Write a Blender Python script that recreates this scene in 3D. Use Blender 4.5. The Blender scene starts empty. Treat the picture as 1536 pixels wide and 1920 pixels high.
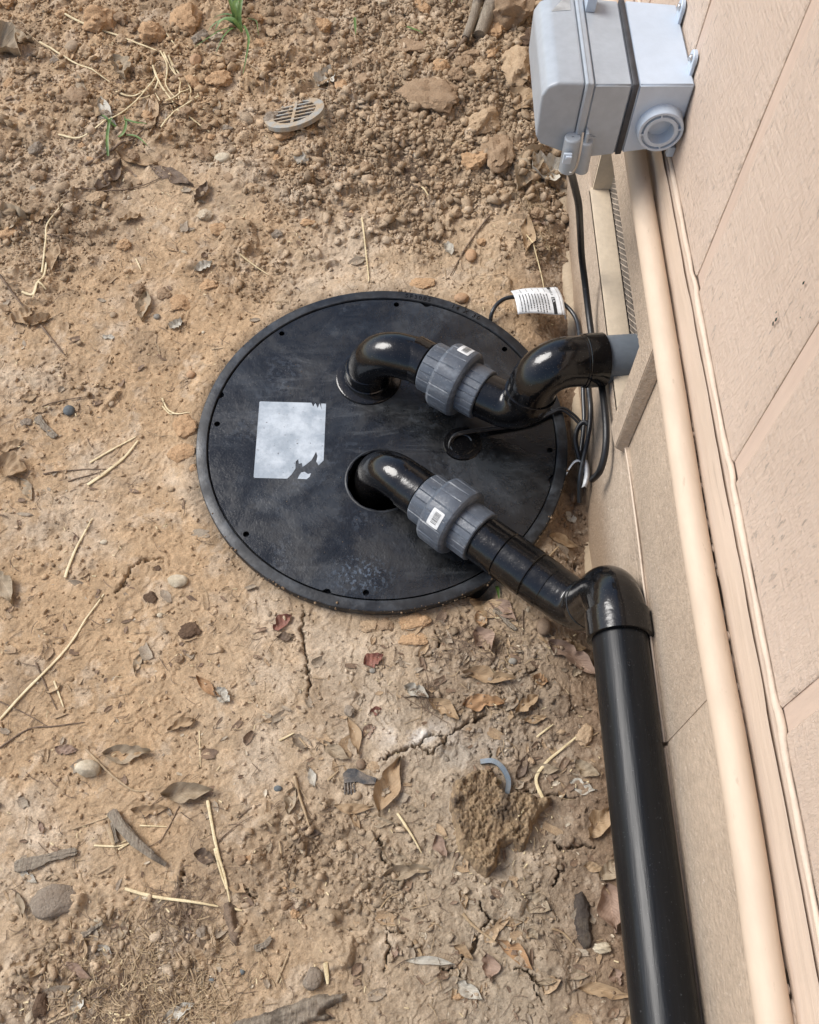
import bpy, bmesh, math, random
import numpy as np
from mathutils import Vector, Matrix
from mathutils.geometry import delaunay_2d_cdt

scn = bpy.context.scene
C = scn.collection
R = math.radians

# ------------------------------------------------------------------ camera
cam_d = bpy.data.cameras.new('camera'); cam = bpy.data.objects.new('camera', cam_d); C.objects.link(cam)
cam_d.sensor_fit = 'HORIZONTAL'; cam_d.sensor_width = 36.0; cam_d.lens = 36 * 1715 / 1536
cam_d.clip_start = 0.02; cam_d.clip_end = 400
_M = ((0.999466, 0.028231, 0.016477), (0.015936, -0.860953, 0.508435), (0.028540, -0.507901, -0.860943))
cam.matrix_world = Matrix(((_M[0][0], -_M[0][1], -_M[0][2], 0), (_M[1][0], -_M[1][1], -_M[1][2], 0),
                           (_M[2][0], -_M[2][1], -_M[2][2], 1.5), (0, 0, 0, 1)))
scn.camera = cam

# ------------------------------------------------------------------ daylight: bright overcast from the open side
SUN_AZ, SUN_EL = -72, 46
world = bpy.data.worlds.new('World'); scn.world = world; world.use_nodes = True
wn = world.node_tree; bg = wn.nodes['Background']
sky = wn.nodes.new('ShaderNodeTexSky'); sky.sky_type = 'NISHITA'; sky.sun_disc = False
sky.sun_elevation = R(SUN_EL); sky.sun_rotation = R(SUN_AZ); sky.air_density = 1.0; sky.dust_density = 1.6; sky.ozone_density = 1.0
wn.links.new(sky.outputs[0], bg.inputs[0]); bg.inputs[1].default_value = 0.07
sun_d = bpy.data.lights.new('sun', 'SUN'); sun_d.energy = 1.5; sun_d.angle = R(30); sun_d.color = (1, .975, .94)
sun = bpy.data.objects.new('sun', sun_d); C.objects.link(sun)
_s = Vector((math.sin(R(SUN_AZ)) * math.cos(R(SUN_EL)), math.cos(R(SUN_AZ)) * math.cos(R(SUN_EL)), math.sin(R(SUN_EL))))
sun.rotation_euler = _s.to_track_quat('Z', 'Y').to_euler(); sun.location = _s * 20
scn.view_settings.view_transform = 'Standard'; scn.view_settings.look = 'None'
scn.view_settings.exposure = 1.28; scn.view_settings.gamma = 1; scn.view_settings.use_curve_mapping = False
scn.render.resolution_x = 819; scn.render.resolution_y = 1024

# ------------------------------------------------------------------ helpers
def put(name, me, mat=None, parent=None):
    o = bpy.data.objects.new(name, me); C.objects.link(o)
    if mat and not me.materials: me.materials.append(mat)
    if parent: o.parent = parent
    return o
def tag(o, label, cat=None, group=None, kind=None):
    o['label'] = label
    if cat: o['category'] = cat
    if group: o['group'] = group
    if kind: o['kind'] = kind
    return o
def thing(name, label, cat, group=None, loc=(0, 0, 0)):
    o = bpy.data.objects.new(name, None); C.objects.link(o); o.empty_display_size = .02; o.location = loc
    return tag(o, label, cat, group)
def mesh(name, vs, fs, smooth=True, sharp=None):
    me = bpy.data.meshes.new(name); me.from_pydata([tuple(v) for v in vs], [], fs); me.update()
    if smooth:
        me.polygons.foreach_set('use_smooth', [True] * len(me.polygons))
        if sharp is not None: me.set_sharp_from_angle(angle=R(sharp))
    return me
def np_mesh(name, V, F, smooth=True):
    me = bpy.data.meshes.new(name); k = F.shape[1]
    me.vertices.add(len(V)); me.vertices.foreach_set('co', V.astype(np.float32).ravel())
    me.loops.add(F.size); me.loops.foreach_set('vertex_index', F.astype(np.int32).ravel())
    me.polygons.add(len(F)); me.polygons.foreach_set('loop_start', np.arange(0, F.size, k, dtype=np.int32))
    me.polygons.foreach_set('loop_total', np.full(len(F), k, dtype=np.int32))
    if smooth: me.polygons.foreach_set('use_smooth', np.ones(len(F), dtype=bool))
    me.update(calc_edges=True); return me
def bm_mesh(name, bm, smooth=False, sharp=35):
    me = bpy.data.meshes.new(name); bm.normal_update(); bm.to_mesh(me); bm.free()
    if smooth:
        me.polygons.foreach_set('use_smooth', [True] * len(me.polygons)); me.set_sharp_from_angle(angle=R(sharp))
    return me
def box_bm(bm, x0, x1, y0, y1, z0, z1, bev=0, seg=2):
    v = [bm.verts.new((x, y, z)) for x in (x0, x1) for y in (y0, y1) for z in (z0, z1)]
    fs = [bm.faces.new([v[i] for i in q]) for q in ((0, 1, 3, 2), (4, 6, 7, 5), (0, 4, 5, 1), (2, 3, 7, 6), (0, 2, 6, 4), (1, 5, 7, 3))]
    if bev:
        es = list({e for f in fs for e in f.edges})
        bmesh.ops.bevel(bm, geom=es, offset=bev, segments=seg, affect='EDGES', profile=.6)
    return bm
def box(name, mat, parent, *a, bev=0.0, seg=2):
    bm = bmesh.new(); box_bm(bm, *a, bev=bev, seg=seg)
    return put(name, bm_mesh(name, bm, bev > 0, 40), mat, parent)
def frame(a):
    a = Vector(a).normalized(); z = Vector((0, 0, 1))
    if abs(a.z) > .95: z = Vector((0, 1, 0))
    u = (z - a * a.dot(z)).normalized(); return a, u, a.cross(u)
def lathe(name, mat, parent, p, a, prof, seg=48, rf=None, sharp=30):
    """surface of revolution: prof = [(distance along axis, radius)], rf(angle, i) scales a ring"""
    p = Vector(p); a, u, s = frame(a); vs = []; fs = []
    for i, (t, r) in enumerate(prof):
        for k in range(seg):
            th = 2 * math.pi * k / seg; rr = r + (rf(th, i) if rf else 0)
            vs.append(p + a * t + (u * math.cos(th) + s * math.sin(th)) * rr)
    for i in range(len(prof) - 1):
        for k in range(seg):
            q = (k + 1) % seg; fs.append((i * seg + k, (i + 1) * seg + k, (i + 1) * seg + q, i * seg + q))
    return put(name, mesh(name, vs, fs, True, sharp), mat, parent)
def fillet(pts, rads, n=12):
    pts = [Vector(p) for p in pts]; out = [pts[0]]
    for i in range(1, len(pts) - 1):
        A, B, D = pts[i - 1], pts[i], pts[i + 1]; r = rads[i - 1]
        d1 = (A - B).normalized(); d2 = (D - B).normalized(); ang = d1.angle(d2)
        t = r / math.tan(ang / 2); t = min(t, (A - B).length * .98, (D - B).length * .98); r = t * math.tan(ang / 2)
        c = B + (d1 + d2).normalized() * (r / math.sin(ang / 2)); s = B + d1 * t; e = B + d2 * t
        v0 = s - c; v1 = e - c; tot = v0.angle(v1); ax = v0.cross(v1).normalized()
        for k in range(n + 1): out.append(c + Matrix.Rotation(tot * k / n, 3, ax) @ v0)
    out.append(pts[-1]); return out
def tube_geo(P, r, seg=16, rfun=None, flat=1.0, cap=True):
    P = [Vector(p) for p in P]; n = len(P); vs = []; fs = []; T = []
    for i in range(n): T.append((P[min(i + 1, n - 1)] - P[max(i - 1, 0)]).normalized())
    _, u, _ = frame(T[0])
    for i in range(n):
        u = (u - T[i] * T[i].dot(u)).normalized(); s = T[i].cross(u); rr = rfun(i / (n - 1)) * r if rfun else r
        for k in range(seg):
            th = 2 * math.pi * k / seg; vs.append(P[i] + (u * math.cos(th) * flat + s * math.sin(th)) * rr)
    for i in range(n - 1):
        for k in range(seg):
            q = (k + 1) % seg; fs.append((i * seg + k, i * seg + q, (i + 1) * seg + q, (i + 1) * seg + k))
    if cap: fs.append(tuple(range(seg))[::-1]); fs.append(tuple(range((n - 1) * seg, n * seg)))
    return vs, fs
def tube(name, mat, parent, P, r, seg=16, **k):
    vs, fs = tube_geo(P, r, seg, **k); return put(name, mesh(name, vs, fs, True, 50), mat, parent)
def spline(P, n=6):
    P = [Vector(p) for p in P]; out = []
    for i in range(len(P) - 1):
        a = P[max(i - 1, 0)]; b = P[i]; c = P[i + 1]; d = P[min(i + 2, len(P) - 1)]
        for k in range(n):
            t = k / n
            out.append(.5 * ((2 * b) + (c - a) * t + (2 * a - 5 * b + 4 * c - d) * t * t + (3 * b - a - 3 * c + d) * t ** 3))
    out.append(P[-1]); return out

# ------------------------------------------------------------------ materials
def mat(name, col, rough=.6, **k):
    m = bpy.data.materials.new(name); m.use_nodes = True; nt = m.node_tree; b = nt.nodes['Principled BSDF']
    b.inputs['Base Color'].default_value = (*col, 1); b.inputs['Roughness'].default_value = rough
    for a, v in k.items(): b.inputs[a.replace('_', ' ')].default_value = v
    return m
class N:
    """small node-building helper"""
    def __init__(s, m, world=False): s.m = m; s.nt = m.node_tree; s.b = s.nt.nodes['Principled BSDF']; s._tc = None; s.h = None; s.w = world
    def link(s, a, b): s.nt.links.new(a, b)
    def co(s, scale=(1, 1, 1), rot=(0, 0, 0), loc=(0, 0, 0)):
        if not s._tc: s._tc = s.nt.nodes.new('ShaderNodeNewGeometry' if s.w else 'ShaderNodeTexCoord')
        mp = s.nt.nodes.new('ShaderNodeMapping'); mp.inputs['Scale'].default_value = scale; mp.inputs['Rotation'].default_value = rot
        mp.inputs['Location'].default_value = loc; s.link(s._tc.outputs['Position' if s.w else 'Object'], mp.inputs[0]); return mp.outputs[0]
    def noise(s, scale, detail=4, rough=.55, co=None, dist=0):
        n = s.nt.nodes.new('ShaderNodeTexNoise'); n.inputs['Scale'].default_value = scale; n.inputs['Detail'].default_value = detail
        n.inputs['Roughness'].default_value = rough; n.inputs['Distortion'].default_value = dist
        s.link(co if co else s.co(), n.inputs['Vector']); return n.outputs[0]
    def vor(s, scale, co=None, feature='F1', rnd=1.0):
        n = s.nt.nodes.new('ShaderNodeTexVoronoi'); n.feature = feature; n.inputs['Scale'].default_value = scale; n.inputs['Randomness'].default_value = rnd
        s.link(co if co else s.co(), n.inputs['Vector']); return n.outputs['Distance']
    def ramp(s, v, a, b, lo=0.0, hi=1.0):
        n = s.nt.nodes.new('ShaderNodeMapRange'); n.interpolation_type = 'SMOOTHSTEP'
        for i, x in zip((1, 2, 3, 4), (a, b, lo, hi)): n.inputs[i].default_value = x
        s.link(v, n.inputs[0]); return n.outputs[0]
    def math(s, op, a, b):
        n = s.nt.nodes.new('ShaderNodeMath'); n.operation = op
        for i, x in enumerate((a, b)):
            if isinstance(x, (int, float)): n.inputs[i].default_value = x
            else: s.link(x, n.inputs[i])
        return n.outputs[0]
    def mix(s, f, a, b, mode='MIX'):
        n = s.nt.nodes.new('ShaderNodeMix'); n.data_type = 'RGBA'; n.blend_type = mode
        for i, x in ((0, f), (6, a), (7, b)):
            if isinstance(x, (int, float)): n.inputs[i].default_value = x
            elif isinstance(x, tuple): n.inputs[i].default_value = (*x, 1)
            else: s.link(x, n.inputs[i])
        return n.outputs[2]
    def scale_col(s, c, v, lo, hi):
        g = s.nt.nodes.new('ShaderNodeCombineColor'); f = s.ramp(v, .25, .75, lo, hi)
        for i in range(3): s.link(f, g.inputs[i])
        return s.mix(1.0, c, g.outputs[0], 'MULTIPLY')
    def col(s, c):
        if isinstance(c, tuple): s.b.inputs['Base Color'].default_value = (*c, 1)
        else: s.link(c, s.b.inputs['Base Color'])
    def rough(s, v): s.link(v, s.b.inputs['Roughness'])
    def bump(s, v, dist, strength=1.0):
        n = s.nt.nodes.new('ShaderNodeBump'); n.inputs['Distance'].default_value = dist; n.inputs['Strength'].default_value = strength
        s.link(v, n.inputs['Height'])
        if s.h: s.link(s.h, n.inputs['Normal'])
        s.h = n.outputs[0]; s.link(s.h, s.b.inputs['Normal'])

def noisy(name, base, rough, scale, amt=.25, bump=.0, bscale=200, other=None, spec=.5):
    m = mat(name, base, rough); n = N(m); m.node_tree.nodes['Principled BSDF'].inputs['Specular IOR Level'].default_value = spec
    c = n.mix(n.ramp(n.noise(scale, 5), .35, .65), base, other if other else tuple(x * .7 for x in base))
    c = n.scale_col(c, n.noise(scale * 7, 4), 1 - amt, 1 + amt); n.col(c)
    if bump: n.bump(n.noise(bscale, 5, .6), bump)
    return m

# --- glossy black plastic fittings with dust and smudges
m_abs = mat('black_plastic', (.008, .008, .009), .2); n = N(m_abs)
dust = n.ramp(n.noise(14, 8, .65), .5, .72); spk = n.ramp(n.noise(420, 2), .66, .72)
n.col(n.mix(n.math('MAXIMUM', n.math('MULTIPLY', dust, .045), n.math('MULTIPLY', spk, .3)), (.004, .004, .0045), (.14, .115, .09)))
n.rough(n.math('ADD', n.ramp(n.noise(9, 6, .6), .35, .7, .08, .24), n.math('MULTIPLY', spk, .4)))
n.bump(n.noise(60, 3), .0006); 
# --- long pipe: duller, with faint lengthwise scuffs
m_pipe = mat('dull_black_pipe', (.012, .013, .015), .36); n = N(m_pipe)
scr = n.ramp(n.noise(1, 6, .7, n.co((90, 5, 90))), .5, .75); spk = n.ramp(n.noise(300, 2), .68, .73)
n.col(n.mix(n.math('MAXIMUM', n.math('MULTIPLY', scr, .06), n.math('MULTIPLY', spk, .3)), (.005, .006, .0075), (.13, .14, .15)))
n.rough(n.ramp(n.noise(1, 5, .6, n.co((60, 4, 60))), .3, .7, .25, .4)); n.bump(n.noise(1, 4, .6, n.co((200, 14, 200))), .0003)
m_pipe.node_tree.nodes['Principled BSDF'].inputs['Specular IOR Level'].default_value = .28
# --- cover: black moulded plastic with dried film; its pale tones, streaks and flecks paint in sky sheen
m_lid = mat('cover_plastic', (.015, .016, .018), .4); n = N(m_lid)
film = n.ramp(n.noise(5.5, 9, .68, None, .6), .46, .66)
sheen_swirl = n.ramp(n.noise(1, 8, .7, n.co((5, 26, 9), (0, 0, -.45)), 1.6), .46, .72)
patch = n.ramp(n.noise(3.2, 3), .45, .6)
sheen_flecks = n.math('MULTIPLY', n.ramp(n.noise(95, 5, .6), .5, .56), n.ramp(n.noise(7, 4, .6, n.co(loc=(3.1, 1.7, 0))), .56, .66))
c = n.mix(n.math('MULTIPLY', film, .6), (.0045, .005, .0056), (.044, .050, .056))
c = n.mix(n.math('MULTIPLY', n.math('MULTIPLY', sheen_swirl, patch), .5), c, (.098, .104, .108)); c = n.mix(n.math('MULTIPLY', sheen_flecks, .12), c, (.16, .19, .23))
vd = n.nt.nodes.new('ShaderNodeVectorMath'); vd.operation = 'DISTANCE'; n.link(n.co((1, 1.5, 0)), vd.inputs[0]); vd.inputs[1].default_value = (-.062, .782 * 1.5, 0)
spot = n.math('MULTIPLY', n.ramp(vd.outputs['Value'], .0, .085, 1, 0), n.ramp(n.noise(150, 6, .7, n.co((1, .7, 1), (0, 0, .4))), .52, .57))  # pale blue flecks paint a patch of sheen near the cover's lower edge
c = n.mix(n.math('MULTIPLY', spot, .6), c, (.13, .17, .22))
m_lid.node_tree.nodes['Principled BSDF'].inputs['Specular IOR Level'].default_value = .7
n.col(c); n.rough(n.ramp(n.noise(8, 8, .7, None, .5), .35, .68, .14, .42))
n.bump(n.noise(26, 7, .62), .0013); n.bump(n.noise(230, 4, .6), .0004)
m_rim = mat('rim_plastic', (.03, .033, .037), .45); n = N(m_rim)
n.col(n.mix(n.ramp(n.noise(22, 8, .7), .42, .7), (.007, .008, .010), (.042, .048, .055))); n.bump(n.noise(120, 5, .6), .0006)
n.rough(n.ramp(n.noise(14, 5), .3, .7, .3, .6))
m_inside = mat('basin_inside', (.004, .004, .004), .6)
# --- grey union plastic
m_union = mat('grey_union_plastic', (.075, .083, .098), .38); n = N(m_union)
c = n.mix(n.ramp(n.noise(1, 7, .7, n.co((30, 30, 90))), .45, .75), (.075, .088, .108), (.16, .18, .205))
n.col(n.mix(n.math('MULTIPLY', n.ramp(n.noise(260, 3), .62, .7), .5), c, (.3, .3, .3))); n.bump(n.noise(150, 4), .0004)
n.rough(n.ramp(n.noise(25, 5), .3, .7, .28, .5))
m_stub = noisy('grey_pvc', (.145, .165, .185), .5, 12, .06, .0002, 160, (.12, .14, .16))
m_white = noisy('white_label', (.78, .79, .78), .4, 30, .04)
m_print = mat('black_print', (.02, .02, .02), .5)
# --- sticker on cover: torn, silvery
m_sticker = mat('faded_silver_label', (.5, .54, .58), .38); n = N(m_sticker)
c = n.mix(n.ramp(n.noise(16, 8, .7), .4, .7), (.30, .345, .385), (.52, .57, .61)); c = n.mix(n.ramp(n.noise(9, 5, .6), .62, .72), c, (.30, .24, .17))
n.col(n.mix(n.ramp(n.noise(150, 3), .66, .72), c, (.12, .12, .13))); n.bump(n.noise(40, 6, .6), .001); n.rough(n.ramp(n.noise(30, 5), .3, .7, .25, .5))
# --- box
m_boxl = noisy('light_grey_box_plastic', (.49, .555, .63), .38, 10, .03, .00015, 300, (.46, .525, .60))
m_boxd = noisy('grey_cover_plastic', (.36, .395, .425), .38, 10, .05, .0002, 300, (.33, .36, .39))
m_gasket = noisy('gasket_rubber', (.045, .045, .05), .6, 40, .15, .0004, 120)
m_metal = mat('zinc_screw', (.55, .55, .55), .3, Metallic=1.0)
m_cord = mat('black_cord_rubber', (.012, .012, .013), .42); n = N(m_cord)
n.col(n.mix(n.ramp(n.noise(90, 5), .6, .75), (.010, .010, .011), (.08, .07, .06))); n.bump(n.noise(150, 3), .0004)
m_cordg = mat('dark_grey_cord', (.03, .034, .038), .3); n = N(m_cordg)
n.col(n.mix(n.ramp(n.noise(60, 5), .55, .75), (.02, .023, .027), (.09, .085, .08)))
# --- painted house parts
def painted(name, a, b, rough=.55, bumpd=.001, co=(1, 1, 1), sp=.0, scale=60, dark=(.20, .15, .11)):
    m = mat(name, a, rough); n = N(m)
    c = n.mix(n.ramp(n.noise(3, 6, .6), .3, .7), a, b)
    c = n.scale_col(c, n.noise(scale, 4, .6, n.co(co)), .93, 1.06)
    if sp: c = n.mix(n.math('MULTIPLY', n.ramp(n.noise(95, 4, .6, n.co(co)), .64, .72), sp), c, dark)
    n.col(c); n.bump(n.noise(scale * 1.5, 6, .65, n.co(co)), bumpd); return m
m_conduit = painted('beige_painted_conduit', (.57, .455, .345), (.53, .42, .315), .68, .0004, (1, .3, 1), .25, 40)
m_trim = painted('painted_trim_wood', (.60, .485, .385), (.56, .45, .35), .5, .0014, (1, .07, 1), .25, 60)
m_bead = painted('paint_bead', (.62, .51, .40), (.55, .45, .35), .75, .002, (1, 1, 1), .3, 50)
m_found = mat('pebbly_painted_panel', (.40, .32, .25), .7); n = N(m_found)
c = n.mix(n.ramp(n.noise(5, 7, .65), .3, .7), (.50, .395, .295), (.42, .33, .245)); c = n.scale_col(c, n.noise(120, 5, .65, n.co((1, .6, 1))), .82, 1.12)
n.col(n.mix(n.ramp(n.noise(170, 4, .6, n.co((1, .7, .7))), .60, .70), c, (.58, .48, .38))); sz = n.nt.nodes.new('ShaderNodeSeparateXYZ'); n.link(n.co(), sz.inputs[0])
spl = n.math('MULTIPLY', n.ramp(n.math('ADD', sz.outputs[2], n.math('MULTIPLY', n.noise(9, 6, .7), -.16)), -.13, .03, 1, 0), .75)
n.col(n.mix(spl, n.b.inputs['Base Color'].links[0].from_socket, (.27, .185, .115))); n.bump(n.noise(170, 6, .65), .0035); n.bump(n.noise(30, 3), .002)
m_sill = painted('cream_sill', (.58, .48, .35), (.50, .41, .30), .7, .001, sp=.2)
m_mortar = painted('cream_base_edge', (.44, .35, .24), (.34, .26, .17), .8, .004, sp=.3)
m_side = mat('rough_sawn_siding', (.57, .46, .38), .55); n = N(m_side)
c = n.mix(n.ramp(n.noise(4, 6, .6), .3, .7), (.79, .63, .505), (.73, .575, .455))
pit = n.math('MULTIPLY', n.ramp(n.noise(1, 5, .62, n.co((60, 120, 45))), .57, .66), n.ramp(n.noise(7, 3), .40, .58))
c = n.mix(n.math('MULTIPLY', pit, .6), c, (.34, .27, .22)); hl = n.ramp(n.noise(1, 4, .6, n.co((60, 150, 70), loc=(5, 2, 1))), .57, .67)
n.col(n.mix(n.math('MULTIPLY', hl, .5), c, (.68, .57, .48)))
n.bump(n.noise(1, 7, .7, n.co((90, 190, 55))), .0075); n.bump(n.noise(1, 4, .6, n.co((20, 22, 210))), .0022)
m_groove = painted('siding_groove', (.55, .43, .345), (.52, .40, .32), .55, .0015, (1, 1, .12), .1, 60)
m_screen = noisy('painted_metal_screen', (.46, .38, .30), .5, 30, .15)
m_dark = mat('painted_shade_black', (.012, .010, .008), .9)  # near-black colour standing for shade behind the vent and in the trim gap
m_teal = mat('teal_paint_fleck', (.05, .30, .26), .5)
m_roof = noisy('unseen_eave_soffit', (.5, .42, .35), .7, 5, .1)
# --- dirt
m_dirt = mat('clay_soil', (.35, .26, .18), .95); n = N(m_dirt)
m_dirt.node_tree.nodes['Principled BSDF'].inputs['Specular IOR Level'].default_value = .12
at = n.nt.nodes.new('ShaderNodeAttribute'); at.attribute_name = 'soil'
c = n.scale_col(at.outputs['Color'], n.noise(34, 9, .74), .76, 1.2); c = n.scale_col(c, n.noise(330, 4, .65), .8, 1.16)
c = n.mix(n.math('MULTIPLY', n.ramp(n.noise(240, 3, .6), .67, .73), .55), c, (.62, .52, .40))
c = n.mix(n.math('MULTIPLY', n.ramp(n.noise(190, 4, .6, n.co(loc=(4, 3, 2))), .67, .74), .45), c, (.09, .06, .04))
n.col(c); n.bump(n.noise(330, 6, .72), .0026); n.bump(n.noise(110, 6, .66), .0030)
def clod_mat(name, a, b, bump=.003, sc=60, rough=.95):
    m = mat(name, a, rough); n = N(m, True); m.node_tree.nodes['Principled BSDF'].inputs['Specular IOR Level'].default_value = .12
    c = n.mix(n.ramp(n.noise(sc * .5, 6, .65), .3, .7), a, b); c = n.scale_col(c, n.noise(sc * 5, 5, .65), .8, 1.16)
    n.col(c); n.bump(n.noise(sc * 4, 6, .7), bump * .7); n.bump(n.noise(sc, 5, .6), bump); return m
ROCKM = [clod_mat('tan_dirt', (.47, .345, .22), (.40, .285, .18)), clod_mat('orange_dirt', (.50, .33, .19), (.43, .275, .155)), clod_mat('brown_dirt', (.36, .255, .165), (.29, .20, .125)),
         clod_mat('grey_dirt', (.30, .25, .195), (.25, .20, .15)), clod_mat('cream_stone', (.50, .42, .31), (.42, .34, .24), .001), clod_mat('dark_dirt', (.145, .095, .062), (.095, .062, .042)),
         clod_mat('slate_pebble', (.17, .18, .175), (.12, .13, .13), .0008)]
PEBM = [clod_mat(f'smooth_pebble_{w}', a, b, .0006, 40, .7) for w, a, b in (('tan', (.38, .29, .20), (.32, .24, .16)), ('orange', (.44, .28, .16), (.36, .23, .14)), ('brown', (.26, .19, .13), (.20, .14, .095)), ('grey', (.28, .26, .22), (.22, .20, .17)), ('cream', (.56, .49, .37), (.44, .37, .26)), ('dark', (.1, .08, .06), (.07, .05, .04)), ('slate', (.15, .165, .165), (.10, .11, .115)))]
def leaf_mat(name, a, b):
    m = mat(name, a, .65); n = N(m); m.node_tree.nodes['Principled BSDF'].inputs['Specular IOR Level'].default_value = .3
    c = n.mix(n.ramp(n.noise(28, 6, .65), .3, .7), a, b)
    uv = n.nt.nodes.new('ShaderNodeUVMap'); sx = n.nt.nodes.new('ShaderNodeSeparateXYZ'); n.link(uv.outputs[0], sx.inputs[0])
    dv = n.math('ABSOLUTE', n.math('SUBTRACT', sx.outputs[1], .5), 0); rib = n.ramp(dv, .0, .035, 1, 0)
    vein = n.math('SINE', n.math('MULTIPLY', n.math('SUBTRACT', sx.outputs[0], n.math('MULTIPLY', dv, .55)), 85), 0)
    vn = n.ramp(vein, .75, 1.0)
    c = n.mix(n.math('MULTIPLY', n.math('MAXIMUM', rib, n.math('MULTIPLY', vn, .35)), .5), c, tuple(min(1, x * 1.35) for x in a))
    c = n.mix(n.math('MULTIPLY', n.ramp(n.noise(120, 4), .62, .72), .5), c, tuple(x * .35 for x in b))
    n.col(c); n.bump(vn, .0006); n.bump(n.noise(120, 5, .6), .0012); return m
LEAFM = [leaf_mat(*q) for q in (('tan_leaf', (.42, .30, .18), (.33, .225, .13)), ('grey_leaf', (.40, .32, .22), (.31, .24, .16)), ('orange_leaf', (.44, .27, .14), (.36, .21, .11)), ('dark_leaf', (.14, .10, .075), (.22, .16, .11)),
         ('pale_leaf', (.56, .53, .45), (.44, .39, .31)), ('red_leaf', (.30, .13, .095), (.24, .12, .09)), ('pinkish_leaf', (.34, .235, .17), (.27, .185, .135)))]
m_straw = noisy('dry_straw', (.70, .59, .36), .5, 60, .15, .0006, 300, (.58, .46, .26))
m_straw2 = noisy('brown_straw', (.42, .31, .18), .6, 60, .2, .0006, 300, (.30, .21, .12))
m_twig = noisy('twig_bark', (.21, .145, .095), .85, 60, .3, .0015, 200, (.13, .09, .06))
m_grass = noisy('green_grass', (.065, .13, .02), .5, 30, .25, 0, 1, (.12, .19, .04))
def wood_mat(name, a, b, d):
    m = mat(name, a, .9); n = N(m)
    c = n.mix(n.ramp(n.noise(1, 7, .7, n.co((200, 14, 60))), .3, .7), a, b); c = n.mix(n.ramp(n.noise(11, 5, .7), .5, .66), c, d)
    n.col(n.scale_col(c, n.noise(260, 4), .8, 1.2)); n.bump(n.noise(1, 6, .7, n.co((220, 16, 60))), .006); n.bump(n.noise(70, 5, .6), .003); return m
m_rot = wood_mat('rotten_wood', (.40, .285, .165), (.23, .155, .09), (.08, .056, .038))
m_grey_wood = wood_mat('weathered_grey_wood', (.33, .28, .21), (.22, .175, .13), (.12, .095, .07))
m_bark = wood_mat('dark_bark', (.07, .052, .04), (.045, .035, .028), (.11, .085, .06))

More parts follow.
